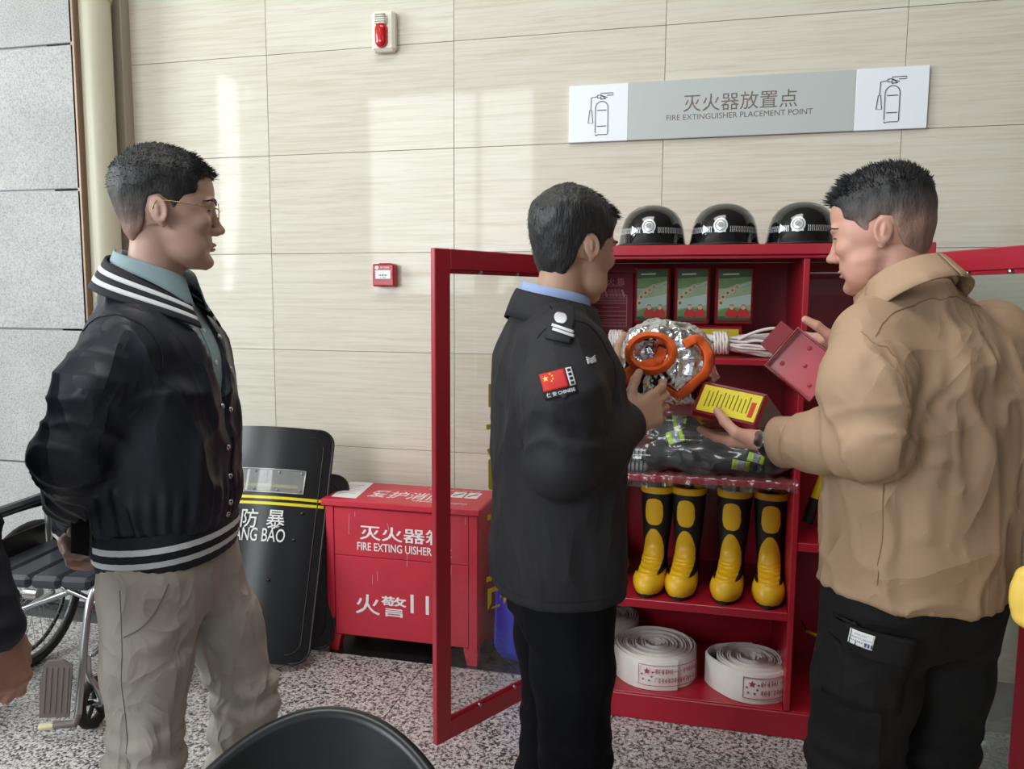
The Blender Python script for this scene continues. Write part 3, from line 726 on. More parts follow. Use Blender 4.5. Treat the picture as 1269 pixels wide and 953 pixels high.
# doors
def door(hinge, end, flip):
    h = Vector((hinge[0], hinge[1], 0)); e = Vector((end[0], end[1], 0)); d = (e - h).normalized(); L = (e - h).length
    zb, zt = 0.094, 1.657
    m = frame((h.x, h.y, zb), d, (0, 0, 1))          # x along the door, y up, z = normal
    n = m.to_3x3() @ Vector((0, 0, 1)); t = 0.022; fw = 0.062
    side = 1 if n.dot(Vector((0, 0, 0)) - h) > 0 else -1   # local z sign towards the camera
    hh = zt - zb; mb = MB()
    mb.box((0, 0, -t / 2), (fw, hh, t / 2), 0.0025, m); mb.box((L - fw, 0, -t / 2), (L, hh, t / 2), 0.0025, m)
    mb.box((fw, 0, -t / 2), (L - fw, fw, t / 2), 0.0025, m); mb.box((fw, hh - fw, -t / 2), (L - fw, hh, t / 2), 0.0025, m)
    # rebate fins that clip the pane
    for (p, q) in (((fw, fw), (L - fw, fw + 0.012)), ((fw, hh - fw - 0.012), (L - fw, hh - fw))):
        mb.box((p[0], p[1], -0.004), (q[0], q[1], 0.004), 0.001, m)
    dr = mb.obj('door', RP, cab)
    MB().box((fw + 0.001, fw + 0.002, -0.0022), (L - fw - 0.001, hh - fw - 0.002, 0.0022), m=m).obj('glass_pane', 'glass' if flip > 0 else 'glass_dusty', dr)
    for z in (0.16, hh / 2, hh - 0.16):
        MB().tube([m @ Vector((-0.006, z - 0.04, 0)), m @ Vector((-0.006, z + 0.04, 0))], 0.007, 10).obj('hinge', 'steel', dr, 40)
    for k in (0.3, 0.7):
        MB().lathe([(0.0, 0.012), (0.006, 0.010), (0.006, 0.0), (0.0, 0.0)], 12, m @ Matrix.Translation((fw + (L - 2 * fw) * k, fw + 0.004, 0.004 * side)) @ (Matrix.Identity(4) if side > 0 else Matrix.Rotation(PI, 4, 'X'))).obj('pane_clip', 'steel', dr, 40)
        MB().lathe([(0.0, 0.012), (0.006, 0.010), (0.006, 0.0), (0.0, 0.0)], 12, m @ Matrix.Translation((fw + (L - 2 * fw) * k, hh - fw - 0.006, 0.004 * side)) @ (Matrix.Identity(4) if side > 0 else Matrix.Rotation(PI, 4, 'X'))).obj('pane_clip', 'steel', dr, 40)
    MB().box((L - 0.045, hh * 0.52, -side * (t / 2 + 0.02) if side > 0 else t / 2), (L - 0.025, hh * 0.52 + 0.12, -t / 2 if side > 0 else t / 2 + 0.02), 0.004, m).obj('handle', 'chrome', dr)
    # vinyl lettering on the outer face: seen mirrored through the pane from inside
    txt = '微型消防站'
    out = -side
    xax = d * (1 if (d.cross(Vector((0, 0, 1)))).dot(n * out) > 0 else -1)
    return dr, m, L, hh, n * out, xax
HL, EL = (CX0 + 0.008, CY0 - 0.018), (-0.781, 2.222)
dl, ml, LL, hh, outn, xax = door(HL, EL, 1)
p0 = Vector((HL[0], HL[1], 0)); nn = Vector((EL[0] - HL[0], EL[1] - HL[1], 0)).cross(Vector((0, 0, 1))).normalized()
cz = PP(623, 724, p0, nn)
for k, ch in enumerate('站防消型'):
    c = cz + Vector((0, 0, 0.205 * k)) + outn * 0.0032
    text('lettering', ch, frame(c, xax, (0, 0, 1)), 'yellow_vinyl', dl, height=0.15, bold=0.02, label='yellow vinyl character, mirrored through the glass')
HR, ER = (CX1 - 0.008, CY0 - 0.018), (0.890, 2.225)
dr, mr, LR, hh, outn2, xax2 = door(HR, ER, -1)
p0r = Vector((HR[0], HR[1], 0)); nr = Vector((ER[0] - HR[0], ER[1] - HR[1], 0)).cross(Vector((0, 0, 1))).normalized()
cz = PP(1180, 768, p0r, nr)
for k, ch in enumerate('站防消型微'):
    text('lettering', ch, frame(cz + Vector((0, 0, 0.205 * k)) + outn2 * 0.0032, xax2, (0, 0, 1)), 'yellow_vinyl', dr, height=0.15, bold=0.02, label='yellow vinyl character, mirrored through the glass')
def on_pane(u, v, w, h, mat_, name, off=-0.0032):
    c = PP(u, v, p0r, nr); MB().box((-w / 2, -h / 2, 0), (w / 2, h / 2, 0.0004), m=frame(c - outn2 * 0.0030, xax2, (0, 0, 1)) @ Matrix.Rotation(PI, 4, 'Y')).obj(name, mat_, dr)
    return c
c = on_pane(1253, 630, 0.042, 0.075, 'paper', 'sticker')
for k in range(3): on_pane(1252 + 1, 621 + 8 * k, 0.018, 0.008, 'dark_line', 'sticker_print')
# ------------------------------------------------------------------ helmets on top
HELM = [(0.0, 0.150), (0.03, 0.148), (0.058, 0.139), (0.082, 0.122), (0.099, 0.098), (0.109, 0.068), (0.114, 0.038), (0.118, 0.016), (0.1225, 0.004), (0.124, 0.0), (0.118, 0.0), (0.112, 0.02)]
def helm_r(z): 
    q = sorted((b, a) for a, b in HELM[:10]); return float(np.interp(z, [a for a, _ in q], [b for _, b in q]))
def helmet(px, label):
    p = P(px, 302, Y=2.86); rz = math.atan2(-2.86, -p.x) + PI / 2 - 0.1
    e = empty('duty_helmet', (p.x, 2.86, ZT), 0, label=label, cat='helmet', group='black duty helmets on top of the cabinet')
    R = Matrix.Translation((p.x, 2.86, ZT + 0.0005)) @ Matrix.Rotation(rz, 4, 'Z')
    MB().lathe(HELM, 48, R, 1.0, 1.12).obj('shell', 'black_gloss', e, 50)
    MB().tube([R @ Vector((0.122 * math.cos(a), 0.122 * 1.12 * math.sin(a), 0.005)) for a in np.linspace(0, 2 * PI, 48, endpoint=False)], 0.0045, 8, closed=True).obj('rim', 'black_rubber', e, 60)
    def surf(a, z, o):     # a measured from the front (-y)
        r = helm_r(z) + o; return R @ Vector((r * math.sin(a), -r * 1.12 * math.cos(a), z))
    band = MB()
    for k in range(-24, 25):
        a = k * 0.055
        if abs(a) < 0.26: continue
        s = 1 if a > 0 else -1
        for (z0, z1, sh) in ((0.043, 0.0525, 1), (0.0535, 0.063, -1)):
            w = 0.017
            q = [(a, z0), (a + w, z0), (a + w + s * 0.012 * (1 if sh > 0 else 0) , z1), (a + s * 0.012 * (1 if sh > 0 else 0), z1)] if sh > 0 else [(a + s * 0.012, z0), (a + w + s * 0.012, z0), (a + w, z1), (a, z1)]
            band.add([surf(x, z, 0.0012) for x, z in q], [(0, 1, 2, 3)])
    band.obj('chequer_band', 'silver_badge', e, kind='stuff')
    # emblem: wreathed disc with a shield at its centre
    def disc(r0, r1, zc, o, name, mat_, n=28, sy=1.0, lift=0.0):
        rows = []
        for r in (r0, r1):
            rows.append([surf(0.0 + r * math.cos(t) / 0.118, zc + r * math.sin(t) * sy, o + (lift if r == r0 else 0)) for t in np.linspace(0, 2 * PI, n + 1)])
        return MB().grid(rows).obj(name, mat_, e, 60)
    disc(0.0005, 0.025, 0.066, 0.0022, 'emblem', 'silver_badge', lift=0.003)
    disc(0.0165, 0.0185, 0.066, 0.0045, 'emblem_ring', 'dark_line')
    disc(0.0005, 0.0105, 0.068, 0.0058, 'emblem_shield', 'grey_plastic', n=6)
    sc = MB(); sc.grid([[surf(x, z, 0.003) for x in np.linspace(-0.16, 0.16, 8)] for z in (0.043, 0.048)]); sc.obj('emblem_scroll', 'silver_badge', e)
    tri = MB(); tri.grid([[surf(-0.56 + t * 0.22, 0.052 + (1 - t) * dz, 0.002) for t in np.linspace(0, 1, 5)] for dz in np.linspace(-0.014, 0.018, 5)]); tri.obj('side_flash', 'silver_badge', e)
helmet(808, 'black duty helmet with silver emblem on the cabinet, beside the guard, leftmost of three')
helmet(897, 'black duty helmet with silver emblem on the cabinet, middle of the three')
helmet(993, 'black duty helmet with silver emblem on the cabinet, nearest the man in tan')
# ------------------------------------------------------------------ shelf 1: posters boxes, board, ropes
def mask_box(name, c, size, m3=None, lid=True): pass
BYF = 3.0
for i, (xa, xb) in enumerate(((785, 832), (835, 882), (885, 937))):
    a = P(xa, 402, Y=BYF); b = P(xb, 330, Y=BYF); zl = a.z; zh = b.z
    e = empty('smoke_mask_box', ((a.x + b.x) / 2, BYF + 0.06, zl), label='dark red smoke mask box with a green picture lid, ' + ('beside the notice board' if i == 0 else 'middle of the three' if i == 1 else 'nearest the cabinet divider'), cat='box', group='mask boxes standing on the upper shelf')
    MB().box((a.x, BYF, zl), (b.x - 0.002, BYF + 0.11, zh), 0.006).obj('case', 'red_plastic', e)
    w = b.x - a.x; x0, x1, z0, z1 = a.x + 0.012, b.x - 0.014, zl + 0.017, zh - 0.012
    MB().box((x0 - 0.005, BYF - 0.003, z0 - 0.007), (x1 + 0.005, BYF + 0.002, z1 + 0.005), 0.002).obj('lid_frame', 'poster_frame', e)
    pic = MB().box((x0, BYF - 0.0042, z0), (x1, BYF - 0.002, z1)).obj('picture', 'poster_green', e)
    yy = BYF - 0.0046; pw, ph = x1 - x0, z1 - z0
    def qd(nm, mt, pts, y=yy): MB().prism(pts, 0, 0.0003, frame((x0, y, z0), (1, 0, 0), (0, 0, 1))).obj(nm, mt, pic)
    qd('pale_glare_band', 'poster_teal', [(0, ph * .22), (pw, ph * .30), (pw, ph * .52), (0, ph * .40)], yy + 0.0001); qd('hill', 'poster_mid', [(0, ph * .56), (pw * .5, ph * .70), (pw, ph * .78), (pw, ph * .88), (0, ph * .86)], yy + 0.0001); qd('meadow', 'poster_mid', [(0, ph * .05), (pw, ph * .05), (pw, ph * .2), (pw * .4, ph * .26), (0, ph * .18)], yy + 0.0001)  # pale band of the picture, with glare put into its colour
    qd('sky', 'poster_dark', [(0, ph * .82), (pw, ph * .86), (pw, ph), (0, ph)])
    qd('title_bar', 'poster_pale', [(pw * .12, ph * .89), (pw * .62, ph * .90), (pw * .62, ph * .93), (pw * .12, ph * .92)], yy - 0.0004)
    for (y0_, s) in ((.66, 0), (.60, .03)):
        MB().tube([frame((x0, yy, z0), (1, 0, 0), (0, 0, 1)) @ Vector((pw * t, ph * (y0_ - .05 + .16 * t * t + s), 0)) for t in np.linspace(0, 1, 8)], 0.0022, 4).obj('curve', 'poster_pale', pic)
    for k, (cx_, cy_) in enumerate(((.08, .34), (.14, .46), (.28, .54), (.42, .60), (.56, .66))):
        mm = frame((x0 + pw * cx_, yy - 0.0004, z0 + ph * cy_), (1, 0, 0), (0, 0, 1))
        MB().lathe([(0.0095, 0), (0.0095, 0.0004)], 16, mm, cap=True).obj('bubble', 'poster_cream', pic)
        MB().lathe([(0.0055, 0), (0.0055, 0.0003)], 12, mm @ Matrix.Translation((0, 0, 0.0004)), cap=True).obj('bubble_figure', 'poster_red' if k % 2 else 'label_ink', pic)
    for cx_ in (.42, .78):
        qd('figure', 'poster_red', [(pw * (cx_ + q), ph * r) for q, r in ((-.20, .05), (.20, .05), (.17, .17), (.09, .23), (.05, .31), (-.05, .31), (-.09, .23), (-.17, .17))], yy - 0.0005)
        mm = frame((x0 + pw * cx_, yy - 0.001, z0 + ph * .25), (1, 0, 0), (0, 0, 1)); MB().lathe([(0.008, 0), (0.008, 0.0004)], 14, mm, cap=True).obj('face', 'poster_cream', pic)
    qd('caption_bar', 'poster_dark', [(0, 0), (pw, 0), (pw, ph * .07), (0, ph * .07)])
# flat boxes they stand on
for i, (xa, xb) in enumerate(((786, 838), (842, 921))):
    a = P(xa, 405, Y=BYF - 0.02); b = P(xb, 405, Y=BYF - 0.02); zt = P(800, 402, Y=BYF).z - 0.001
    e = empty('flat_box', ((a.x + b.x) / 2, BYF + 0.05, S1), label='dark red mask box lying flat under the standing boxes, ' + ('behind the silver hood' if i == 0 else 'with a yellow label strip'), cat='box', group='mask boxes lying on the upper shelf')
    MB().box((a.x, BYF - 0.02, S1 + 0.0005), (b.x, BYF + 0.15, zt), 0.005).obj('case', 'red_plastic', e)
    MB().box((a.x + 0.03, BYF - 0.0215, S1 + 0.03), (b.x - 0.015, BYF - 0.019, zt - 0.012), 0.0005).obj('label', 'yellow_label', e)
# notice board / red instruction panel
a = P(724, 412, Y=3.1); b = P(786, 338, Y=3.1)
nb = empty('notice_board', ((a.x + b.x) / 2, 3.12, S1), label='red instruction board with fine white printing at the back of the upper shelf', cat='board')
MB().box((a.x, 3.1, S1 + 0.0005), (b.x, 3.13, b.z), 0.003).obj('panel', 'red_board', nb)
def nbt(s_, u, v, w, mt='pink_print'): 
    q = P(u, v, Y=3.098); text('lettering', s_, FX((q.x, 3.0985, q.z)), mt, nb, width=w)
nbt('灭 火 箱', 757, 349, 0.105); nbt('FIRE EXTINGUISHER', 754, 354, 0.11)
for k in range(3): nbt('使用方法 ■ 注意事项 ■', 752 + k, 360 + 3 * k, 0.13)
for k, v in enumerate((365.5, 375.5, 385.5, 396)):
    q = P(728, v, Y=3.098); r = P(777, v, Y=3.098); MB().box((q.x, 3.0978, q.z - 0.0012), (r.x, 3.0988, q.z + 0.0012)).obj('rule_line', 'pink_print', nb)
q0 = P(777, 365.5, Y=3.098); q1 = P(777, 405, Y=3.098); MB().box((q0.x - 0.0012, 3.0978, q1.z), (q0.x + 0.0012, 3.0988, q0.z)).obj('rule_line', 'pink_print', nb)
for v in (369, 372.5, 381, 391, 400, 404): nbt('请勿随意移动消防器材保持清洁', 757, v, 0.125 if v != 381 else 0.07)
# white rope hanks
def hank(px0, px1, pyc, wrap, label, Y=2.83, seed=1):
    r = random.Random(seed); a = P(px0, pyc, Y=Y); b = P(px1, pyc - 2, Y=Y); w = P(wrap, pyc, Y=Y).x
    zc = S1 + 0.047; e = empty('rope_hank', ((a.x + b.x) / 2, Y, S1), label=label, cat='rope', group='white rope hanks on the upper shelf')
    L = b.x - a.x
    loops = MB()
    for k in range(17):
        ang = 2 * PI * k / 17 + r.uniform(-.2, .2); rr = 0.036 * math.sqrt(r.uniform(.25, 1)) + 0.002
        e0 = a.x + r.uniform(0, 0.04); e1 = b.x - r.uniform(0, 0.05)
        pts = []
        for x in np.linspace(e0, e1, 9):
            t = abs(x - w) / (0.5 * L); fl = min(1.25, 0.52 + 0.75 * t ** 0.8)
            zz = zc + rr * fl * math.sin(ang) + 0.004 * r.uniform(-1, 1) - 0.012 * min(1, t)
            pts.append((x, Y + 1.15 * rr * fl * math.cos(ang) + 0.003 * r.uniform(-1, 1), max(zz, S1 + 0.008)))
        # return strand so that each is a loop end
        loops.tube(bez(pts, 3), 0.0055, 6)
        if k % 2 == 0:
            p = Vector(pts[-1]); q = p + Vector((0.02, r.uniform(-.02, .02), r.uniform(0.0, .02))); s2 = p + Vector((-0.005, r.uniform(-.03, .03), -0.008)); s2.z = max(s2.z, S1 + 0.008)
            loops.tube(bez([p, q, s2], 5), 0.0055, 6)
    loops.obj('strands', 'rope_white', e, 80)
    wr = MB(); pts = []
    for k in range(5 * 16 + 1):
        an = 2 * PI * k / 16; pts.append((w - 0.024 + 0.048 * k / 80 + 0.002 * math.sin(k * 1.7), Y + 0.040 * math.cos(an), zc + 0.036 * math.sin(an) + 0.002))
    wr.tube(pts, 0.0058, 7).obj('binding', 'rope_white', e, 80)
    return e, b, zc
e, b, zc = hank(748, 848, 430, 764, 'white rope hank at the guard end of the upper shelf, partly behind the silver hood', seed=3)
e, b, zc = hank(846, 976, 430, 893, 'white rope hank with a tight binding, in the middle of the upper shelf', seed=5)
lp = [P(915, 421, Y=2.80), P(935, 412, Y=2.79), P(958, 407, Y=2.79), P(975, 412, Y=2.80), P(978, 424, Y=2.81), P(965, 434, Y=2.82)]
MB().tube(bez(lp, 6), 0.0055, 7).obj('loose_loop', 'rope_white', e, 80)
# ------------------------------------------------------------------ boots
def boot_mesh():
    s = Sculpt()      # toe towards -y, origin at the heel centre on the sole
    s.loft([(0.012, 0, -0.055, 0.046, 0.135), (0.03, 0, -0.056, 0.049, 0.138), (0.055, 0, -0.05, 0.048, 0.128), (0.085, 0, -0.032, 0.045, 0.098), (0.11, 0, -0.014, 0.043, 0.076), (0.14, 0, -0.002, 0.044, 0.062), (0.2, 0, 0.003, 0.05, 0.062), (0.3, 0, 0.006, 0.058, 0.068), (0.375, 0, 0.008, 0.062, 0.072)], n=2.3)
    s.ball((0, -0.128, 0.046), (0.052, 0.064, 0.046), k=0.03)
    s.loft([(0.13, 0, 0.004, 0.030, 0.045), (0.30, 0, 0.006, 0.052, 0.062), (0.42, 0, 0.008, 0.056, 0.066)], op='-', k=0.002)
    return s.surf(0.0035)
BV, BF = boot_mesh(); BN = normals(BV, BF)
mid = BV[BF].mean(1)
def boot_zone(c):
    x, y, z = c[:, 0], c[:, 1], c[:, 2]
    m = np.zeros(len(c), int)
    up = 0.205 - 0.0   # tongue of the yellow vamp reaches up the shin
    vamp = (z < 0.215) & (z > 0.016) & (y < -0.02 - 0.0) & ((np.abs(x) < 0.036 + 0.0) | (y < -0.075)) & (y < -0.035 - 0.12 * np.clip((z - 0.2), 0, 1))
    tongue = ((np.abs(x) / 0.036) ** 2 + ((z - 0.12) / 0.10) ** 2 < 1) & (y < 0)
    shin = (np.abs(x / 0.031) ** 3.2 + np.abs((z - 0.283) / 0.05) ** 3.2 < 1) & (y < 0)
    m[(z < 0.075) & (y < -0.05) & (z > 0.014)] = 1
    m[tongue & (z > 0.014)] = 1; m[shin] = 1; m[z > 0.352] = 1
    m[(z < 0.075) & (y > 0.045) & (z > 0.03)] = 1
    return m
def boot_obj(sx, sy, rz, label, lean=0.0):
    e = empty('rubber_boot', (sx, sy, S3), rz, label=label, cat='boot', group='yellow and black rubber boots')
    global BOOT_ME
    if 'BOOT_ME' not in globals():
        zone = boot_zone(mid); BOOT_ME = {}
        used = lambda sel: (lambda f: (np.unique(f), f))(BF[sel])
        Vd = BV + BN * 0.0
        # ribs over the instep
        for z in (0.078, 0.087, 0.096, 0.105, 0.114):
            w = (np.abs(BV[:, 0]) < 0.05) & (BV[:, 1] < -0.02)
            Vd = Vd + BN * (0.0036 * np.exp(-((BV[:, 2] - z) / 0.0026) ** 2) * w)[:, None]
        for nm, val, mt, off in (('upper', None, 'black_rubber', 0.0), ('yellow_overlay', 1, 'yellow_rubber', 0.0022)):
            if val is None: me = mesh_np(nm, BV, BF, mt)
            else:
                f = BF[zone == val]; u, inv = np.unique(f, return_inverse=True)
                VV = Vd[u] + BN[u] * off; ff = inv.reshape(f.shape)
                # smooth the cut outline
                cnt = np.zeros(len(VV)); 
                ed = {}
                for q in ff:
                    for i in range(4):
                        k = tuple(sorted((q[i], q[(i + 1) % 4]))); ed[k] = ed.get(k, 0) + 1
                bd = [k for k, c in ed.items() if c == 1]
                for _ in range(6):
                    A = np.zeros_like(VV); n_ = np.zeros(len(VV))
                    for i, j in bd: A[i] += VV[j]; A[j] += VV[i]; n_[i] += 1; n_[j] += 1
                    mk = n_ > 0; VV[mk] = 0.5 * VV[mk] + 0.5 * A[mk] / n_[mk][:, None]
                me = mesh_np(nm, VV, ff, mt)
            BOOT_ME[nm] = me
        sole = []
        for t in np.linspace(0, 2 * PI, 40, endpoint=False):
            x, y = 0.05 * math.cos(t), -0.055 + 0.142 * math.sin(t); x *= 1.0 - 0.12 * math.exp(-((y + 0.03) / 0.03) ** 2); x *= 1.06 if y < -0.1 else 1.0; sole.append((x, y))
        BOOT_ME['sole'] = MB().prism(sole, 0.0005, 0.018).mesh('sole', 'black_rubber')
        BOOT_ME['pull_tab'] = MB().box((-0.008, 0.068, 0.33), (0.008, 0.076, 0.372), 0.002).mesh('pull_tab', 'black_rubber')
    for nm in ('upper', 'yellow_overlay', 'sole', 'pull_tab'):
        o = bpy.data.objects.new(nm, BOOT_ME[nm]); COL.objects.link(o); o.parent = e
        if nm == 'yellow_overlay': o['label'] = 'yellow toe, shin pad and collar'
for (toe, sh, lab) in (((802, 722), (814, 640), 'yellow-toed black rubber boot, the one closest to the guard of the four in full view'), ((841, 724), (853, 640), 'yellow-toed black rubber boot, second from the guard of the four in full view'), ((897, 729), (910, 640), 'yellow-toed black rubber boot, third from the guard, left of the pair by the divider'), ((951, 735), (956, 640), 'yellow-toed black rubber boot standing right beside the cabinet divider')):
    t = P(toe[0], toe[1], Y=2.80); s_ = P(sh[0], sh[1], Y=2.905)
    d = Vector((t.x - s_.x, -0.12)); boot_obj(s_.x, 2.925, math.atan2(d.x, -d.y) * 0.75, lab)
boot_obj(-0.375, 3.09, math.radians(35), 'yellow-toed rubber boot deep in the shelf, almost hidden by the guard')
# ------------------------------------------------------------------ hoses
def hose(c, R, hgt, label, printed=True, tail=None, mt='hose_white', a0=-2.2):
    e = empty('fire_hose_roll', (c[0], c[1], S4), label=label, cat='hose', group='rolled fire hoses on the bottom shelf')
    mb = MB(); turns = 12; n = 44; t = R / (turns + 1.0)
    inner = []; 
    N = turns * n
    top, bot = [], []
    for k in range(N + 1):
        a = a0 + 2 * PI * k / n; r = 0.02 + (R - 0.02) * k / N
        wv = 0.0015 * math.sin(5 * a + k * .01)
        top.append((r + wv, a)); 
    half = (R - 0.02) / turns * 0.44
    rows = [[], [], [], []]
    for (r, a) in top:
        ca, sa = math.cos(a), math.sin(a); dz = 0.003 * math.sin(r * 190)
        rows[0].append((c[0] + (r - half) * ca, c[1] + (r - half) * sa, S4 + 0.0015)); rows[1].append((c[0] + (r - half) * ca, c[1] + (r - half) * sa, S4 + hgt + dz - 0.002))
        rows[2].append((c[0] + (r + half) * ca, c[1] + (r + half) * sa, S4 + hgt + dz - 0.002)); rows[3].append((c[0] + (r + half) * ca, c[1] + (r + half) * sa, S4 + 0.0015))
        # rounded fold: lift mid
    midr = [tuple(Vector(p) * .5 + Vector(q) * .5 + Vector((0, 0, 0.004))) for p, q in zip(rows[1], rows[2])]
    mb.grid([rows[0], rows[1], midr, rows[2], rows[3]]); mb.obj('coil', mt, e, 60)
    if tail:
        tb = MB(); pts = bez(tail, 8); th = 0.006
        rws = []
        for i, p in enumerate(pts):
            tn = (pts[min(i + 1, len(pts) - 1)] - pts[max(i - 1, 0)]).normalized(); nrm = Vector((-tn.y, tn.x, 0)).normalized() * th
            rws.append([(p.x - nrm.x, p.y - nrm.y, S4 + 0.0016), (p.x - nrm.x, p.y - nrm.y, S4 + hgt - 0.004), (p.x, p.y, S4 + hgt), (p.x + nrm.x, p.y + nrm.y, S4 + hgt - 0.004), (p.x + nrm.x, p.y + nrm.y, S4 + 0.0016), (p.x - nrm.x, p.y - nrm.y, S4 + 0.0016)])
        tb.grid(rws); tb.obj('loose_end', mt, e, 60)
    return e
def hose_print(e, c, R, hgt, acen, wid):
    rr = R + 0.0095
    def q(u, z, o=0.0): a = acen + u / rr; return (c[0] + (rr + o) * math.cos(a), c[1] + (rr + o) * math.sin(a), S4 + z)
    mb = MB(); z0, z1 = 0.022, hgt - 0.014; w2 = wid / 2
    fr = [(-w2 + .006, z0)] + [(x, z0) for x in np.linspace(-w2 + .01, w2, 10)]
    pts = [q(x, z0, .001) for x in np.linspace(-w2, w2, 14)] + [q(w2, z, .001) for z in np.linspace(z0, z1, 4)[1:]] + [q(x, z1, .001) for x in np.linspace(w2, -w2, 14)[1:]] + [q(-w2, z, .001) for z in np.linspace(z1, z0, 4)[1:-1]]
    mb.tube(pts, 0.0011, 5, closed=True)
    def star(u, z, r):
        vs = [q(u + (r if k % 2 == 0 else r * .42) * math.sin(PI * k / 5), z + (r if k % 2 == 0 else r * .42) * math.cos(PI * k / 5), .0012) for k in range(10)]; vs.append(q(u, z, .0013))
        mb.add(vs, [(k, (k + 1) % 10, 10) for k in range(10)])
    zm = (z0 + z1) / 2
    star(-w2 + .030, zm + .015, .0135)
    for (du, dz) in ((-.018, 0.002), (-.013, -.017), (.009, -.019), (.018, -.004), (.022, .013)): star(-w2 + .030 + du, zm + dz, .0062)
    rnd = random.Random(4)
    for row, zc in enumerate((zm + .016, zm - .017)):
        x = -w2 + .060; k = 0
        while x < w2 - .01:
            ww = .0085 if not (row == 0 and k in (5, 7, 8)) else .005; hh_ = .021 if not (row == 0 and k in (6, 8)) else .006
            # each character drawn as a few strokes
            for (a_, b_, c_, d_) in ((0, .2, .22, .8), (.62, .95, .1, .9), (.1, .9, .44, .58), (.2, .9, .82, .95), (.35, .5, 0, .4)):
                if rnd.random() < .85:
                    xa, xb, za, zb = x + ww * a_, x + ww * b_, zc - hh_ / 2 + hh_ * c_, zc - hh_ / 2 + hh_ * d_
                    mb.add([q(xa, za, .0012), q(xb, za, .0012), q(xb, zb, .0012), q(xa, zb, .0012)], [(0, 1, 2, 3)])
            x += .0118; k += 1
    mb.obj('red_print', 'red_ink', e, label='red printed frame with stars and lettering')
hg = 0.112
hc1 = P(812, 822, Y=2.905); hR = 0.158
e1 = hose((hc1.x, 2.905), hR, hg, 'rolled white fire hose with red print, closest to the guard', a0=-1.0)
hose_print(e1, (hc1.x, 2.905), hR, hg, math.radians(-66), 0.245)
hc2 = P(930, 826, Y=2.90); h2 = (hc2.x, 2.868); R2 = 0.124
t0 = math.radians(-128)
rt = R2 + .0075
tail = [(h2[0] + rt * math.cos(a_), h2[1] + rt * math.sin(a_), 0) for a_ in np.radians([40, 10, -20, -50, -80, -105, -128])] + [(h2[0] - 0.135, h2[1] - 0.045, 0), (P(877, 805, Y=2.84).x, 2.868, 0), (P(877, 800, Y=2.86).x + .004, 2.895, 0), (h2[0] - 0.13, h2[1] + .075, 0), (h2[0] - .06, h2[1] + .112, 0), (h2[0] + 0.01, h2[1] + R2 + .006, 0)]
e2 = hose(h2, R2, hg, 'rolled white fire hose with a loose loop, beside the cabinet divider', tail=tail, a0=0.6)
hose_print(e2, h2, R2 + .005, hg, math.radians(-62), 0.205)
cpx = P(889, 818, Y=2.86)
MB().lathe([(0.026, 0), (0.03, 0.0), (0.03, 0.05), (0.026, 0.05), (0.022, 0.03)], 24, Matrix.Translation((cpx.x - .005, 2.875, S4 + .05)) @ Matrix.Rotation(0.3, 4, 'X')).obj('coupling', 'steel', e2, 40)
hc3 = P(762, 790, Y=3.10); e3 = hose((hc3.x - 0.03, 3.085), 0.13, 0.135, 'rolled fire hose at the back, toned grey for shade, largely hidden by the white roll and guard', mt='hose_shaded')
# ------------------------------------------------------------------ right compartment tools
bc = empty('bolt_cutter', (0.47, 2.86, R1), label='tool with yellow sleeve and black grip leaning inside the narrow compartment', cat='tool')
pa, pb, pcx = P(1000, 655, Y=2.90), P(1010, 618, Y=2.92), P(1032, 560, Y=2.95)
pa.z = R1 + 0.022
MB().tube([pa, pb], 0.020, 14).obj('grip', 'black_rubber', bc, 40)
MB().tube([pb, pb.lerp(pcx, 1.0)], 0.016, 14).obj('sleeve', 'yellow_vinyl', bc, 40)
MB().tube([pcx, pcx + (pcx - pb) * 1.6], 0.011, 12).obj('shaft', 'steel', bc, 40)
pr = empty('pry_bar', (0.47, 2.9, S4), label='thin pale yellow bar at the bottom of the narrow compartment', cat='tool')
qa, qb = P(1000, 782, Y=2.95), P(1040, 800, Y=2.84)
MB().tube([qa, qa.lerp(qb, 0.5), qb, (qb.x + .05, qb.y, S4 + 0.007)], 0.0055, 10).obj('bar', 'yellow_label', pr, 40)
MB().tube([qa, qa + Vector((-0.015, 0.05, 0.02))], [0.0055, 0.002], 10).obj('claw', 'steel', pr, 40)
# ================================================================== extinguisher box
BXL = P(405, 700, Y=2.955).x; BXR = P(592, 720, Y=2.955).x; BYf, BYb, BZ = 2.955, 3.262, 0.667
bx = empty('extinguisher_box', ((BXL + BXR) / 2, (BYf + BYb) / 2, 0), label='red metal fire extinguisher box with white lettering against the wall', cat='box')
BM = 'red_paint_box'
MB().box((BXL, BYf + 0.006, 0.072), (BXR, BYb, BZ - 0.032), 0.003).obj('carcass', BM, bx)
MB().box((BXL - 0.018, BYf - 0.014, BZ - 0.03), (BXR + 0.012, BYb + 0.005, BZ), 0.005).obj('lid', BM, bx)
MB().box((BXL + 0.001, BYf - 0.004, 0.060), (BXL + 0.036, BYf + 0.0055, BZ - 0.032), 0.002).obj('post', BM, bx); MB().box((BXR - 0.036, BYf - 0.004, 0.060), (BXR - 0.001, BYf + 0.0055, BZ - 0.032), 0.002).obj('post', BM, bx)
zm = P(430, 688, Y=BYf).z
MB().box((BXL + 0.039, BYf - 0.002, zm + 0.0015), (BXR - 0.039, BYf + 0.0055, BZ - 0.036), 0.0015).obj('upper_flap', BM, bx)
MB().box((BXL + 0.039, BYf - 0.002, 0.076), (BXR - 0.039, BYf + 0.0055, zm - 0.0015), 0.0015).obj('lower_flap', BM, bx)
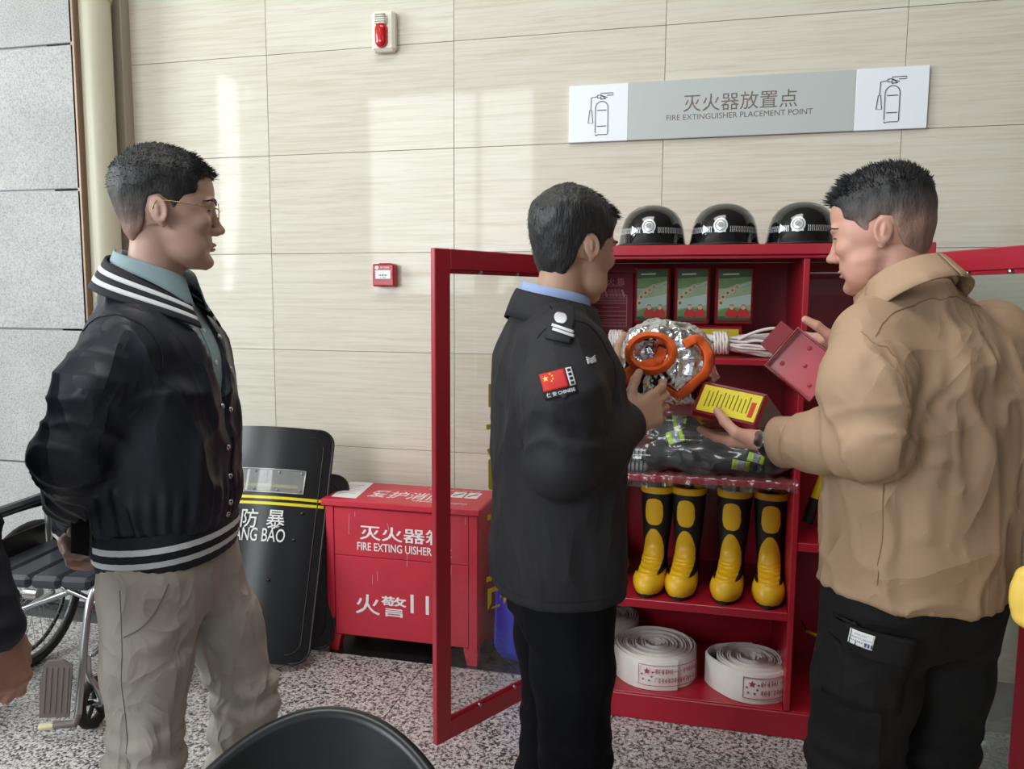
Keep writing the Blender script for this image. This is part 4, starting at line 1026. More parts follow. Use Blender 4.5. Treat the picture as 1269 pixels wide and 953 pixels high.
for x in (BXL, BXR):
    s = 1 if x == BXL else -1
    for y in (BYf, BYb):
        t = 1 if y == BYf else -1
        MB().prism([(0, 0.072), (s * 0.062, 0.072), (s * 0.046, 0.0005), (s * 0.004, 0.0005)] if s > 0 else [(0, 0.072), (s * 0.004, 0.0005), (s * 0.046, 0.0005), (s * 0.062, 0.072)], 0, 0.045 * t, frame((x, y, 0), (1, 0, 0), (0, 0, 1)) @ Matrix.Scale(-1, 4, (0, 0, 1))).obj('foot', BM, bx)
def bt(s_, u0, u1, v, hpx, nm, bold=0.0, mt='white_print'):
    a = P(u0, v, Y=BYf); b = P(u1, v, Y=BYf); text(nm, s_, FX(((a.x + b.x) / 2, BYf - 0.0028, a.z)), mt, bx, width=b.x - a.x, height=hpx / FPX * 3.06, bold=bold)
bt('灭火器箱', 446, 554, 659, 20, 'lettering', 0.012); bt('FIRE EXTING UISHER BOX', 443, 560, 676, 11, 'lettering', 0.012)
bt('火警', 441, 504, 747, 28, 'lettering', 0.008); bt('119', 509, 557, 748, 26, 'lettering', 0.004)
# scratches: thin pale scars on the paint
rs = random.Random(11)
for (u, v0, v1) in ((433, 637, 662), (440, 634, 640), (480, 648, 656), (505, 685, 702), (462, 712, 724), (468, 708, 720), (560, 700, 720), (577, 640, 650)):
    a = P(u, v0, Y=BYf); b = P(u + rs.uniform(-3, 2), v1, Y=BYf)
    MB().add([(a.x - .0008, BYf - .0026, a.z), (a.x + .0012, BYf - .0026, a.z), (b.x + .0022, BYf - .0026, b.z), (b.x - .0004, BYf - .0026, b.z)], [(0, 1, 2, 3)]).obj('scratch', 'pink_print', bx)
# print on the lid
FT = lambda o: frame(o, (1, 0, 0), (0, 1, 0))
lw = lambda u, v: P(u, v, z=BZ)
a, b = lw(448, 609), lw(539, 612)
text('lid_lettering', '爱护消防', FT((BXL + 0.325, BYf + 0.125, BZ + 0.0006)), 'white_print', bx, width=0.34, height=0.115, bold=0.006)
for k in range(4):
    x = BXL + 0.50 + 0.066 * k
    if x + 0.058 > BXR: break
    MB().box((x, BYf + 0.15, BZ), (x + 0.056, BYf + 0.24, BZ + 0.0009)).obj('lid_panel', 'white_print', bx)
    MB().tube([(x + 0.012, BYf + 0.17, BZ + .001), (x + 0.03, BYf + 0.20, BZ + .001), (x + 0.046, BYf + 0.215, BZ + .001)], 0.003, 5).obj('lid_drawing', 'dark_line', bx)
for (y_, n_) in ((0.262, '使用方法'), (0.052, '注意事项保持清洁')):
    text('lid_lettering', n_ * 2, FT((BXL + 0.49, BYf + y_, BZ + 0.0006)), 'white_print', bx, width=0.24, height=0.02, bold=0.01)
# sheet of paper
q = [lw(410, 615.5), lw(434, 597.5), lw(463, 599), lw(441, 618)]
pm = MB(); n = 6; rows = []
for j in range(n + 1):
    r_ = []
    for i in range(n + 1):
        s_, t_ = i / n, j / n; p = (q[0].lerp(q[3], s_)).lerp(q[1].lerp(q[2], s_), t_); r_.append((p.x, p.y, BZ + 0.0012 + 0.002 * math.sin(s_ * 3.0) * t_))
    rows.append(r_)
pm.grid(rows); po = pm.obj('paper_sheet', 'paper', None, 60, label='white sheet of paper lying on the red extinguisher box', cat='paper')
for k in range(5):
    t_ = 0.25 + 0.13 * k; l = (q[0].lerp(q[1], t_)).lerp(q[3].lerp(q[2], t_), 0.15); r_ = (q[0].lerp(q[1], t_)).lerp(q[3].lerp(q[2], t_), 0.8 - 0.1 * (k % 2))
    MB().tube([(l.x, l.y, BZ + 0.0035), (r_.x, r_.y, BZ + 0.0035)], 0.0006, 4).obj('print_line', 'paper_grey', po)
# ================================================================== riot shields
def shield(bl, w, h, lean, roll, yaw, label, front=True):
    """bl: bottom centre on the floor; local x right, y up, z out to the room"""
    e = empty('riot_shield', bl, label=label, cat='shield', group='black riot shields leaning on the wall')
    R = Matrix.Translation(bl) @ Matrix.Rotation(yaw, 4, 'Z') @ Matrix.Rotation(roll, 4, 'Y') @ Matrix.Rotation(PI / 2 - lean, 4, 'X')
    def sp(x, y, o=0.0):
        c = 0.075 * (1 - (2 * x / w) ** 2); return R @ Vector((x, y, c + o - 0.0))
    def inside(ww, hh_, r, n=6):
        pts = []
        for cx_, cy_, a0 in ((ww / 2 - r, hh_ - r, 0), (-ww / 2 + r, hh_ - r, 90), (-ww / 2 + r, r, 180), (ww / 2 - r, r, 270)):
            for k in range(n + 1):
                a = math.radians(a0 + 90 * k / n); pts.append((cx_ + r * math.cos(a), cy_ + r * math.sin(a)))
        return pts
    # rounded plate built as rows following the outline
    r = 0.06; rows = []
    ys = sorted(set([0.0005] + list(np.linspace(0, r, 7)[1:]) + list(np.linspace(r, h - r, 14)) + list(np.linspace(h - r, h, 7)[1:-1]) + [h - 0.0005]))
    def half(y):
        if y < r: return w / 2 - r + math.sqrt(max(r * r - (r - y) ** 2, 1e-8))
        if y > h - r: return w / 2 - r + math.sqrt(max(r * r - (y - h + r) ** 2, 1e-8))
        return w / 2
    rows = [[sp(x, y) for x in np.linspace(-half(y), half(y), 25)] for y in ys] + [[sp(x, y, -0.005) for x in np.linspace(-half(y), half(y), 25)] for y in ys[::-1]]
    pl = MB().grid(rows).obj('plate', 'shield_black', e, 60)
    ol = inside(w - 0.006, h - 0.006, r - 0.003, 8)
    MB().tube([sp(x, y + 0.003, 0.001) for x, y in ol], 0.0055, 6, closed=True).obj('edge_bead', 'black_plastic', e, 80)
    ol = inside(w - 0.075, h - 0.075, r - 0.01, 8)
    MB().tube([sp(x, y + 0.0375, 0.001) for x, y in ol], 0.0028, 6, closed=True).obj('rib', 'shield_black', e, 80)
    if front:
        h_ = h; h = 0.93; wz0, wz1 = 0.735 * h, 0.84 * h
        MB().grid([[sp(x, y, 0.004) for x in np.linspace(-0.155, 0.155, 16)] for y in np.linspace(wz0, wz1, 4)]).obj('viewing_window', 'shield_clear', e, 60)
        wf = [sp(x, wz0, 0.004) for x in np.linspace(-0.155, 0.155, 12)] + [sp(x, wz1, 0.004) for x in np.linspace(0.155, -0.155, 12)]
        MB().tube(wf, 0.003, 6, closed=True).obj('window_frame', 'alu', e, 80)
        for x in (-0.14, -0.05, 0.05, 0.14):
            for y in (wz0 + 0.012, wz1 - 0.012): MB().lathe([(0.0, 0.004), (0.004, 0.003), (0.005, 0)], 10, frame(sp(x, y, 0.005), R.to_3x3() @ Vector((1, 0, 0)), R.to_3x3() @ Vector((0, 1, 0)))).obj('rivet', 'alu', e, 60)
        for y0_, y1_ in ((0.705 * h, 0.718 * h), (0.679 * h, 0.692 * h)):
            MB().grid([[sp(x, y, 0.0022) for x in np.linspace(-w / 2 + 0.012, w / 2 - 0.012, 24)] for y in (y0_, y1_)]).obj('stripe', 'yellow_vinyl', e)
        MB().grid([[sp(x, y, 0.0012) for x in np.linspace(-0.13, 0.13, 14)] for y in (wz0 + .022, wz0 + .034)]).obj('strap', 'yellow_label', e)
        for s_, xx, yy, ww, hh_ in (('防', -0.052, 0.615 * h, 0.074, 0.078), ('暴', 0.060, 0.615 * h, 0.074, 0.078), ('FANG BAO', -0.012, 0.545 * h, 0.235, 0.055)):
            me, tw_, th_ = text_data(s_, 1.0, bold=0.006)
            for v in me.vertices: v.co = sp(xx + v.co.x * ww / tw_, yy + v.co.y * hh_ / th_, 0.0055)
            me.materials.clear(); me.materials.append(M['white_print']); link('lettering', me, e)
        for x, y in ((0.14, 0.53 * h), (0.06, 0.35 * h), (-0.12, 0.53 * h), (0.16, 0.65 * h)): MB().lathe([(0.0, 0.006), (0.006, 0.005), (0.009, 0)], 12, frame(sp(x, y, 0.001), R.to_3x3() @ Vector((1, 0, 0)), R.to_3x3() @ Vector((0, 1, 0)))).obj('bolt', 'black_gloss', e, 60)
    return e
mat('shield_black', (30, 32, 35), 0.34, spec=0.4)
sb = P(312, 826, z=0.0)
shield(Vector((sb.x - 0.005, sb.y - 0.01, 0.028)), 0.50, 0.965, math.radians(20), math.radians(2.0), math.radians(10), 'black riot shield with yellow stripes and white lettering, behind the man in navy')
shield(Vector((sb.x + 0.015, sb.y + 0.17, 0.024)), 0.50, 0.74, math.radians(15), math.radians(2.0), math.radians(6), 'plain black riot shield behind the lettered one, next to the red box', front=False)
# ================================================================== wheelchair
wr = P(46, 822, z=0); cl_ = P(110, 891, z=0); dd = cl_ - wr
wh = math.atan2(dd.y, dd.x) - math.atan2(0.54, 0.42)
wc = empty('wheelchair', (0, 0, 0), label='folding wheelchair with black seat and large spoked wheel behind the man in navy', cat='wheelchair')
org = wr - Matrix.Rotation(wh, 3, 'Z') @ Vector((0, -0.31, 0)); wc.location = org; wc.rotation_euler = (0, 0, wh); bpy.context.view_layer.update()
WM = Matrix.Translation(org) @ Matrix.Rotation(wh, 4, 'Z')
L3 = lambda *p: WM @ Vector(p)
def ring(c, R, r, n=48, tilt=0, m=8): return [L3(c[0] + R * math.cos(a), c[1], c[2] + R * math.sin(a)) for a in np.linspace(0, 2 * PI, n, endpoint=False)]
for s in (-1, 1):
    y = 0.31 * s
    t = MB().tube(ring((0, y, 0.30), 0.284, 0.016), 0.016, 10, closed=True).obj('rear_wheel', 'tyre', wc, 80)
    MB().tube(ring((0, y, 0.30), 0.262, 0.011), 0.010, 8, closed=True).obj('rim', 'rim_grey', t, 80)
    MB().tube(ring((0, y + 0.035 * s, 0.30), 0.25, 0.008), 0.008, 8, closed=True).obj('hand_rim', 'black_plastic', t, 80)
    MB().tube([L3(0, y - 0.03, 0.30), L3(0, y + 0.03, 0.30)], 0.025, 14).obj('hub', 'alu', t, 40)
    for k in range(32):
        a = 2 * PI * k / 32; b = a + (0.35 if k % 2 else -0.35); o = 0.022 if (k // 2) % 2 else -0.022
        MB().tube([L3(0.022 * math.cos(b), y + o, 0.30 + 0.022 * math.sin(b)), L3(0.258 * math.cos(a), y, 0.30 + 0.258 * math.sin(a))], 0.0013, 4).obj('spoke', 'alu', t)
    # caster with five spokes
    cy = 0.23 * s; cx_ = 0.42
    ct = MB().tube(ring((cx_, cy, 0.09), 0.072, 0.018, 32), 0.018, 10, closed=True).obj('caster', 'tyre', wc, 80)
    for k in range(5):
        a = 2 * PI * k / 5 + 0.4; MB().tube([L3(cx_, cy, 0.09), L3(cx_ + 0.062 * math.cos(a), cy, 0.09 + 0.062 * math.sin(a))], 0.009, 6).obj('caster_spoke', 'tyre', ct, 60)
    MB().tube([L3(cx_, cy - 0.025, 0.09), L3(cx_, cy + 0.025, 0.09)], 0.016, 12).obj('caster_hub', 'alu', ct, 40)
    MB().tube(bez([L3(cx_, cy + 0.03, 0.09), L3(cx_ + 0.02, cy + 0.03, 0.15), L3(cx_ + 0.02, cy, 0.2), L3(cx_ + 0.02, cy, 0.27)], 6), 0.011, 8).obj('caster_fork', 'alu', wc, 60)
    # side frame
    fy = 0.24 * s
    MB().tube(bez([L3(-0.02, fy, 0.88), L3(-0.02, fy, 0.5), L3(-0.02, fy, 0.28)], 4), 0.012, 10).obj('back_post', 'alu', wc, 60)
    MB().tube(bez([L3(-0.16, fy, 0.90), L3(-0.08, fy, 0.91), L3(-0.02, fy, 0.88)], 5), [0.017] * 11, 10).obj('push_handle', 'black_rubber', wc, 60)
    MB().tube(bez([L3(-0.02, fy, 0.50), L3(0.34, fy, 0.50), L3(0.42, fy, 0.47), L3(0.46, fy, 0.36), L3(0.52, fy, 0.10)], 6), 0.0125, 10).obj('front_tube', 'alu', wc, 60)
    MB().tube([L3(-0.02, fy, 0.30), L3(0.43, fy, 0.27)], 0.011, 10).obj('lower_rail', 'alu', wc, 60)
    MB().tube([L3(0.30, fy, 0.50), L3(0.30, fy, 0.28)], 0.011, 10).obj('upright', 'alu', wc, 60)
    MB().tube(bez([L3(-0.02, fy, 0.68), L3(0.18, fy, 0.69), L3(0.27, fy, 0.67), L3(0.29, fy, 0.51)], 6), 0.010, 10).obj('arm_tube', 'black_plastic', wc, 60)
    MB().box((-0.01, fy - 0.024, 0.69), (0.27, fy + 0.024, 0.722), 0.012, WM).obj('armrest', 'vinyl_seat', wc)
    MB().box((0.0, fy - 0.004, 0.50), (0.27, fy + 0.004, 0.60), 0.003, WM).obj('skirt_guard', 'black_plastic', wc)
    # footplate, folded up
    MB().tube([L3(0.52, fy, 0.10), L3(0.535, fy, 0.075), L3(0.545, fy - 0.075 * s, 0.07)], 0.013, 10).obj('foot_bracket', 'foot_plastic', wc, 60)
    MB().tube([L3(0.545, fy - 0.07 * s, 0.07), L3(0.555, fy - 0.115 * s, 0.066)], 0.013, 10).obj('end_cap', 'cream_rubber', wc, 60)
    fm = WM @ Matrix.Translation((0.55, fy - 0.05 * s, 0.205)) @ Matrix.Rotation(math.radians(-70), 4, 'Z') @ Matrix.Rotation(math.radians(-6), 4, 'Y')
    pl = [(-0.045, -0.10), (0.045, -0.10), (0.05, 0.03), (0.035, 0.095), (-0.015, 0.10), (-0.045, 0.08)]
    fp = MB().prism(pl, -0.006, 0.006, fm @ Matrix.Rotation(PI / 2, 4, 'X')).obj('footplate', 'foot_plastic', wc)
    for k in range(5):
        MB().box((-0.038 + 0.017 * k, 0.0055, -0.085), (-0.031 + 0.017 * k, 0.0085, 0.075), 0.001, fm).obj('tread_rib', 'foot_plastic', fp)
        MB().box((-0.038 + 0.017 * k, -0.0085, -0.085), (-0.031 + 0.017 * k, -0.0055, 0.075), 0.001, fm).obj('tread_rib', 'foot_plastic', fp)
# folding cross tubes
MB().tube([L3(0.16, -0.23, 0.30), L3(0.16, 0.23, 0.485)], 0.011, 10).obj('cross_tube', 'alu', wc, 60); MB().tube([L3(0.185, 0.23, 0.30), L3(0.185, -0.23, 0.485)], 0.011, 10).obj('cross_tube', 'alu', wc, 60)
for k in range(4):
    y0_ = -0.225 + 0.1125 * k
    MB().box((0.0, y0_ + 0.001, 0.485), (0.41, y0_ + 0.1115, 0.532), 0.014, WM).obj('seat_panel', 'vinyl_seat', wc, 30)
MB().box((-0.035, -0.225, 0.55), (-0.005, 0.225, 0.86), 0.012, WM).obj('backrest', 'vinyl_seat', wc)
# ================================================================== blue sheet leaning beside the box
bp0 = P(634, 842, z=0.0); bl = empty('blue_sheet', (bp0.x, bp0.y, 0), label='bright blue curved plastic sheet standing beside the red box, seen through the glass door', cat='sheet')
rows = []
for z in np.linspace(0.0, 0.66, 18):
    tpr = 1 - 0.25 * (z / 0.52) * 0 ; r_ = []
    for t in np.linspace(-1, 1, 22):
        lo = 0.012 + 0.10 * max(0, -t - 0.55) * 0 + 0.07 * (max(0, -t - 0.4) ** 2)
        zz = max(z, 0.004 + 0.30 * max(0, -t - 0.45) ** 2)
        a = t * 1.0; r_.append((bp0.x + 0.02 + 0.125 * math.sin(a) / math.sin(1.0) + 0.02 * z, bp0.y + 0.16 + 0.10 * (1 - math.cos(a)) * -1 + 0.03 * z + 0.004 * math.sin(9 * a + 6 * z), zz))
    rows.append(r_)
bo = MB().grid(rows).obj('sheet_body', 'blue_plastic', bl, 60); sd = bo.modifiers.new('t', 'SOLIDIFY'); sd.thickness = 0.004
# ================================================================== black tub chair in the foreground
def tub_chair(name, mat_, base, face, scale, label, zt=0.80, sw=0.26):
    e = empty(name, (base[0], base[1], 0), label=label, cat='chair')
    R = Matrix.Translation((base[0], base[1], 0)) @ Matrix.Rotation(face, 4, 'Z')       # local +x = the way the sitter faces
    def edge(a):        # top rim height along the wrap
        return 0.60 + (zt - 0.60) * (0.5 + 0.5 * math.cos(min(abs(a) / 1.72, 1) * PI)) ** 0.75
    def sp(a, t):      # t 0..1 from seat level to rim
        z = 0.43 + (edge(a) - 0.43) * t; r = sw * (0.86 + 0.16 * t)
        x = 0.04 - r * math.cos(a) * 1.0 - 0.05 * t * math.cos(a); return Vector((x, r * 1.02 * math.sin(a), z))
    A = np.linspace(-1.72, 1.72, 49); rows = []
    for t in np.linspace(0, 1, 12): rows.append([R @ sp(a, t) for a in A])
    th = 0.026
    # rolled rim then outside wall
    def outp(a, t, k): 
        p = sp(a, t); n = Vector((-math.cos(a), math.sin(a), 0)); return p + n * k
    for q in np.linspace(0, PI, 7)[1:-1]: rows.append([R @ (outp(a, 1, th / 2 - th / 2 * math.cos(q)) + Vector((0, 0, 0.014 * math.sin(q)))) for a in A])
    for t in np.linspace(1, 0, 10): rows.append([R @ outp(a, t, th) for a in A])
    sh = MB().grid(rows)
    for s in (0, len(A) - 1):
        n0 = len(sh.v); vs = [rw[s] for rw in rows]; sh.add(vs, [tuple(range(len(vs)))])
    sh.obj('shell', mat_, e, 50)
    st = MB(); ol = [R @ sp(a, 0) for a in A]; ol2 = [R @ (sp(a, 0) * 1.0 + Vector((0.0, 0, -0.03))) for a in A]
    seat = [(0.04 + 0.25, 0.22), (0.04 + 0.29, 0.12), (0.04 + 0.30, 0), (0.33, -0.12), (0.29, -0.22)]
    poly = [(sp(a, 0).x, sp(a, 0).y) for a in A[::2]] + seat[::1]
    st.prism(poly, 0.40, 0.445, R); st.obj('seat', mat_, e, 40)
    for (x, y) in ((0.25, 0.19), (0.25, -0.19), (-0.14, 0.17), (-0.14, -0.17)):
        MB().tube([R @ Vector((x, y, 0.40)), R @ Vector((x * 1.18, y * 1.15, 0.0))], [0.016, 0.011], 12).obj('leg', 'steel', e, 40)
    return e
ctr = P(405, 884, z=0.815)
fwd = -math.pi / 2 + math.radians(14)
cb = ctr - Vector((math.cos(fwd), math.sin(fwd), 0)) * -0.25
tub_chair('tub_chair', 'black_satin', (cb.x + 0.0, cb.y), fwd + 0.0, 1, 'black moulded plastic tub chair in the foreground, only its curved back in view', zt=0.80, sw=0.245)
# pale yellow chair at the right edge: small rounded backrest on two posts
yc = P(1306, 746, d=1.50); yaw_ = math.radians(248); YR = Matrix.Translation((yc.x, yc.y, 0)) @ Matrix.Rotation(yaw_, 4, 'Z')
ye = empty('yellow_chair', (yc.x, yc.y, 0), label='pale yellow plastic chair with a rounded backrest, cut off by the right edge', cat='chair')
zc_ = yc.z; s_ = Sculpt(); s_.loft([(zc_ - .068, .0, 0, .006, .035), (zc_ - .06, .0, 0, .016, .052), (zc_ - .03, .0, 0, .019, .070), (zc_, .0, 0, .020, .074), (zc_ + .03, -.002, 0, .019, .070), (zc_ + .06, -.004, 0, .016, .052), (zc_ + .068, -.004, 0, .006, .035)], n=2.4)
V, F = s_.surf(.005); link('backrest', mesh_np('backrest', xf0(YR, V), F, 'yellow_plastic'), ye)
s_ = Sculpt(); s_.ball((.20, 0, .45), (.21, .20, .035), k=.01); V, F = s_.surf(.008); link('seat', mesh_np('seat', xf0(YR, V), F, 'yellow_plastic'), ye)
for y in (.03, .09): MB().tube(bez([YR @ Vector((-.0, y, zc_ - .02)), YR @ Vector((-.02, y * 1.2, .6)), YR @ Vector((.05, y * 1.4, .44))], 5), .010, 10).obj('post', 'steel', ye, 60)
for x, y in ((.06, .14), (.06, -.14), (.34, .14), (.34, -.14)): MB().tube([YR @ Vector((x, y, .43)), YR @ Vector((x * 1.15 - .03, y * 1.15, 0))], .010, 10).obj('leg', 'steel', ye, 60)
# ================================================================== people
def skin_mat(name, col, red=0.10):
    m = mat(name, col, 0.48, spec=0.4, vary=(28, 0.10, U1), bump=(420, 0.12, 0.0008, U1))
    b = m.node_tree.nodes['Principled BSDF']; b.inputs['Subsurface Weight'].default_value = 0.12; b.inputs['Subsurface Radius'].default_value = (0.012, 0.004, 0.002); b.inputs['Subsurface Scale'].default_value = 0.6
skin_mat('skin_a', (194, 156, 140)); skin_mat('skin_b', (184, 146, 124)); skin_mat('skin_c', (202, 152, 134)); skin_mat('skin_d', (182, 134, 116))
mat('hair_black', (24, 24, 27), 0.42, bump=(160, 0.8, 0.004, (1, 1, 0.25)), vary=(90, 0.5, (1, 1, 0.3))); mat('hair_dark', (34, 33, 35), 0.45, bump=(160, 0.8, 0.004, (1, 1, 0.25)), vary=(90, 0.4, (1, 1, 0.3)))
mat('stubble', (92, 80, 76), 0.6, vary=(300, 0.4, U1)); mat('eye_white', (216, 210, 204), 0.2); mat('iris', (24, 16, 12), 0.15); mat('lip', (168, 104, 94), 0.4); mat('ear_dark', (120, 70, 60), 0.6)
mat('gold_wire', (206, 178, 120), 0.22, metal=1.0); glassy('lens_glass', (0.97, 0.98, 0.98), 0.5)
mat('navy_nylon', (27, 31, 42), 0.48, spec=0.40, bump=(260, 0.10, 0.001, U1)); mat('navy_rib', (24, 27, 37), 0.75, bump=(400, 0.4, 0.002, (1, 1, 0.05))); mat('white_rib', (226, 228, 232), 0.75, bump=(400, 0.3, 0.002, (1, 1, 0.05)))
mat('teal_shirt', (142, 166, 172), 0.7, bump=(500, 0.15, 0.001, U1)); mat('khaki', (176, 168, 158), 0.8, bump=(520, 0.25, 0.001, U1), vary=(5, 0.06, U1)); mat('snap', (196, 196, 196), 0.25, metal=1.0)
mat('guard_black', (42, 41, 45), 0.72, spec=0.3, bump=(500, 0.25, 0.001, U1)); mat('guard_trousers', (11, 12, 18), 0.85, spec=0.2, bump=(420, 0.2, 0.001, U1)); mat('shirt_blue', (150, 172, 216), 0.7)
mat('flag_red', (200, 34, 34), 0.6); mat('flag_yellow', (244, 214, 60), 0.6); mat('patch_black', (24, 24, 26), 0.7); mat('thread_silver', (208, 210, 214), 0.45, metal=0.2); mat('thread_blue', (150, 160, 190), 0.5)
mat('tan_shirt', (170, 140, 113), 0.75, bump=(480, 0.22, 0.001, U1), vary=(4, 0.05, U1)); mat('seam_tan', (140, 112, 84), 0.8); mat('cargo_black', (24, 23, 25), 0.85, spec=0.25, bump=(420, 0.25, 0.001, U1)); mat('shoe_black', (20, 20, 21), 0.35); mat('navy_coat', (28, 31, 42), 0.6, bump=(420, 0.2, 0.001, U1))
mat('seam_dark', (14, 15, 20), 0.8); mat('seam_khaki', (124, 115, 104), 0.85)

def crumple(name, scale, dist, stretch=(1, 1, 1), strength=.5):
    nt = M[name].node_tree; b = nt.nodes['Principled BSDF']
    tc = node(nt, 'ShaderNodeTexCoord'); mp = node(nt, 'ShaderNodeMapping'); mp.inputs['Scale'].default_value = stretch; nt.links.new(tc.outputs['Object'], mp.inputs[0])
    nz = node(nt, 'ShaderNodeTexNoise'); nz.noise_type = 'RIDGED_MULTIFRACTAL'; nz.normalize = False; nz.inputs['Offset'].default_value = .9; nz.inputs['Gain'].default_value = 1.2
    nz.inputs['Scale'].default_value = scale; nz.inputs['Detail'].default_value = 2.0; nz.inputs['Distortion'].default_value = .6; nt.links.new(mp.outputs[0], nz.inputs['Vector'])
    bp = node(nt, 'ShaderNodeBump'); bp.inputs['Strength'].default_value = strength; bp.inputs['Distance'].default_value = dist; nt.links.new(nz.outputs['Fac'], bp.inputs['Height'])
    old = [l for l in nt.links if l.to_socket == b.inputs['Normal']]
    if old: nt.links.new(old[0].from_socket, bp.inputs['Normal']); nt.links.remove(old[0])
    nt.links.new(bp.outputs[0], b.inputs['Normal'])
for n_, sc_, di_ in (('navy_nylon', 7, .020), ('khaki', 12, .016), ('guard_black', 6, .016), ('guard_trousers', 5, .012), ('tan_shirt', 6, .020), ('cargo_black', 7, .016), ('navy_coat', 6, .016)): crumple(n_, sc_, di_, (1, 1, .6))
def fade_mat():
    m = mat('hair_fade', (30, 29, 31), 0.55, bump=(220, 0.6, 0.003, (1, 1, .4))); nt = m.node_tree; b = nt.nodes['Principled BSDF']
    at = node(nt, 'ShaderNodeAttribute'); at.attribute_name = 'fade'
    tc = node(nt, 'ShaderNodeTexCoord'); nz = node(nt, 'ShaderNodeTexNoise'); nz.inputs['Scale'].default_value = 420; nt.links.new(tc.outputs['Object'], nz.inputs['Vector'])
    ad = node(nt, 'ShaderNodeMath', operation='MULTIPLY_ADD'); ad.inputs[1].default_value = .35; nt.links.new(nz.outputs['Fac'], ad.inputs[0]); nt.links.new(at.outputs['Fac'], ad.inputs[2])
    r = ramp(nt, [(.15, (150, 116, 104)), (.50, (84, 72, 68)), (.85, (40, 37, 38)), (1.0, (26, 25, 27))]); nt.links.new(ad.outputs[0], r.inputs[0]); nt.links.new(r.outputs[0], b.inputs['Base Color'])
fade_mat()
def set_fade(o, c):
    at = o.data.attributes.new('fade', 'FLOAT', 'POINT'); at.data.foreach_set('value', np.asarray(c, np.float32))
def join(parts):
    Vs, Fs, n = [], [], 0
    for V, F in parts: Vs.append(V); Fs.append(F + n); n += len(V)
    return np.concatenate(Vs), np.concatenate(Fs)
def xf(Mx, V):
    A = np.array(Mx); return V @ A[:3, :3].T + A[:3, 3]
class Person:
    def __init__(s, label, base, heading, group=None):
        s.e = empty('person', (base[0], base[1], 0), label=label, cat='person')
        s.M = Matrix.Translation((base[0], base[1], 0)) @ Matrix.Rotation(math.radians(heading), 4, 'Z'); s.Mi = s.M.inverted()
    def W(s, p): return s.M @ Vector(p)
    def D(s, d): return s.M.to_3x3() @ Vector(d)
    def px(s, u, v, d): return np.array(s.Mi @ P(u, v, d=d))
    def part(s, name, VF, mat_, parent=None, **k):
        V = xf(s.M, VF[0]); o = link(name, mesh_np(name, V, VF[1], mat_), parent or s.e, **k); return o
    def mb(s, name, mb, mat_, smooth=None, parent=None, **k):
        mb.v = [tuple(s.M @ Vector(q)) for q in mb.v]; return mb.obj(name, mat_, parent or s.e, smooth, **k)
def poly_sd(px, pz, poly):
    """signed distance to a polygon in 2d, negative inside"""
    d = np.full(np.broadcast(px, pz).shape, 1e9); sgn = np.zeros(d.shape, bool); n = len(poly)
    for i in range(n):
        ax, az = poly[i]; bx_, bz = poly[(i + 1) % n]; ex, ez = bx_ - ax, bz - az
        wx, wz = px - ax, pz - az; t = np.clip((wx * ex + wz * ez) / (ex * ex + ez * ez + 1e-12), 0, 1)
        d = np.minimum(d, (wx - ex * t) ** 2 + (wz - ez * t) ** 2)
        c = (az > pz) != (bz > pz)
        with np.errstate(divide='ignore', invalid='ignore'): xi = ex * (pz - az) / (ez if ez != 0 else 1e-9) + ax
        sgn ^= c & (px < xi)
    d = np.sqrt(d); return np.where(sgn, -d, d)
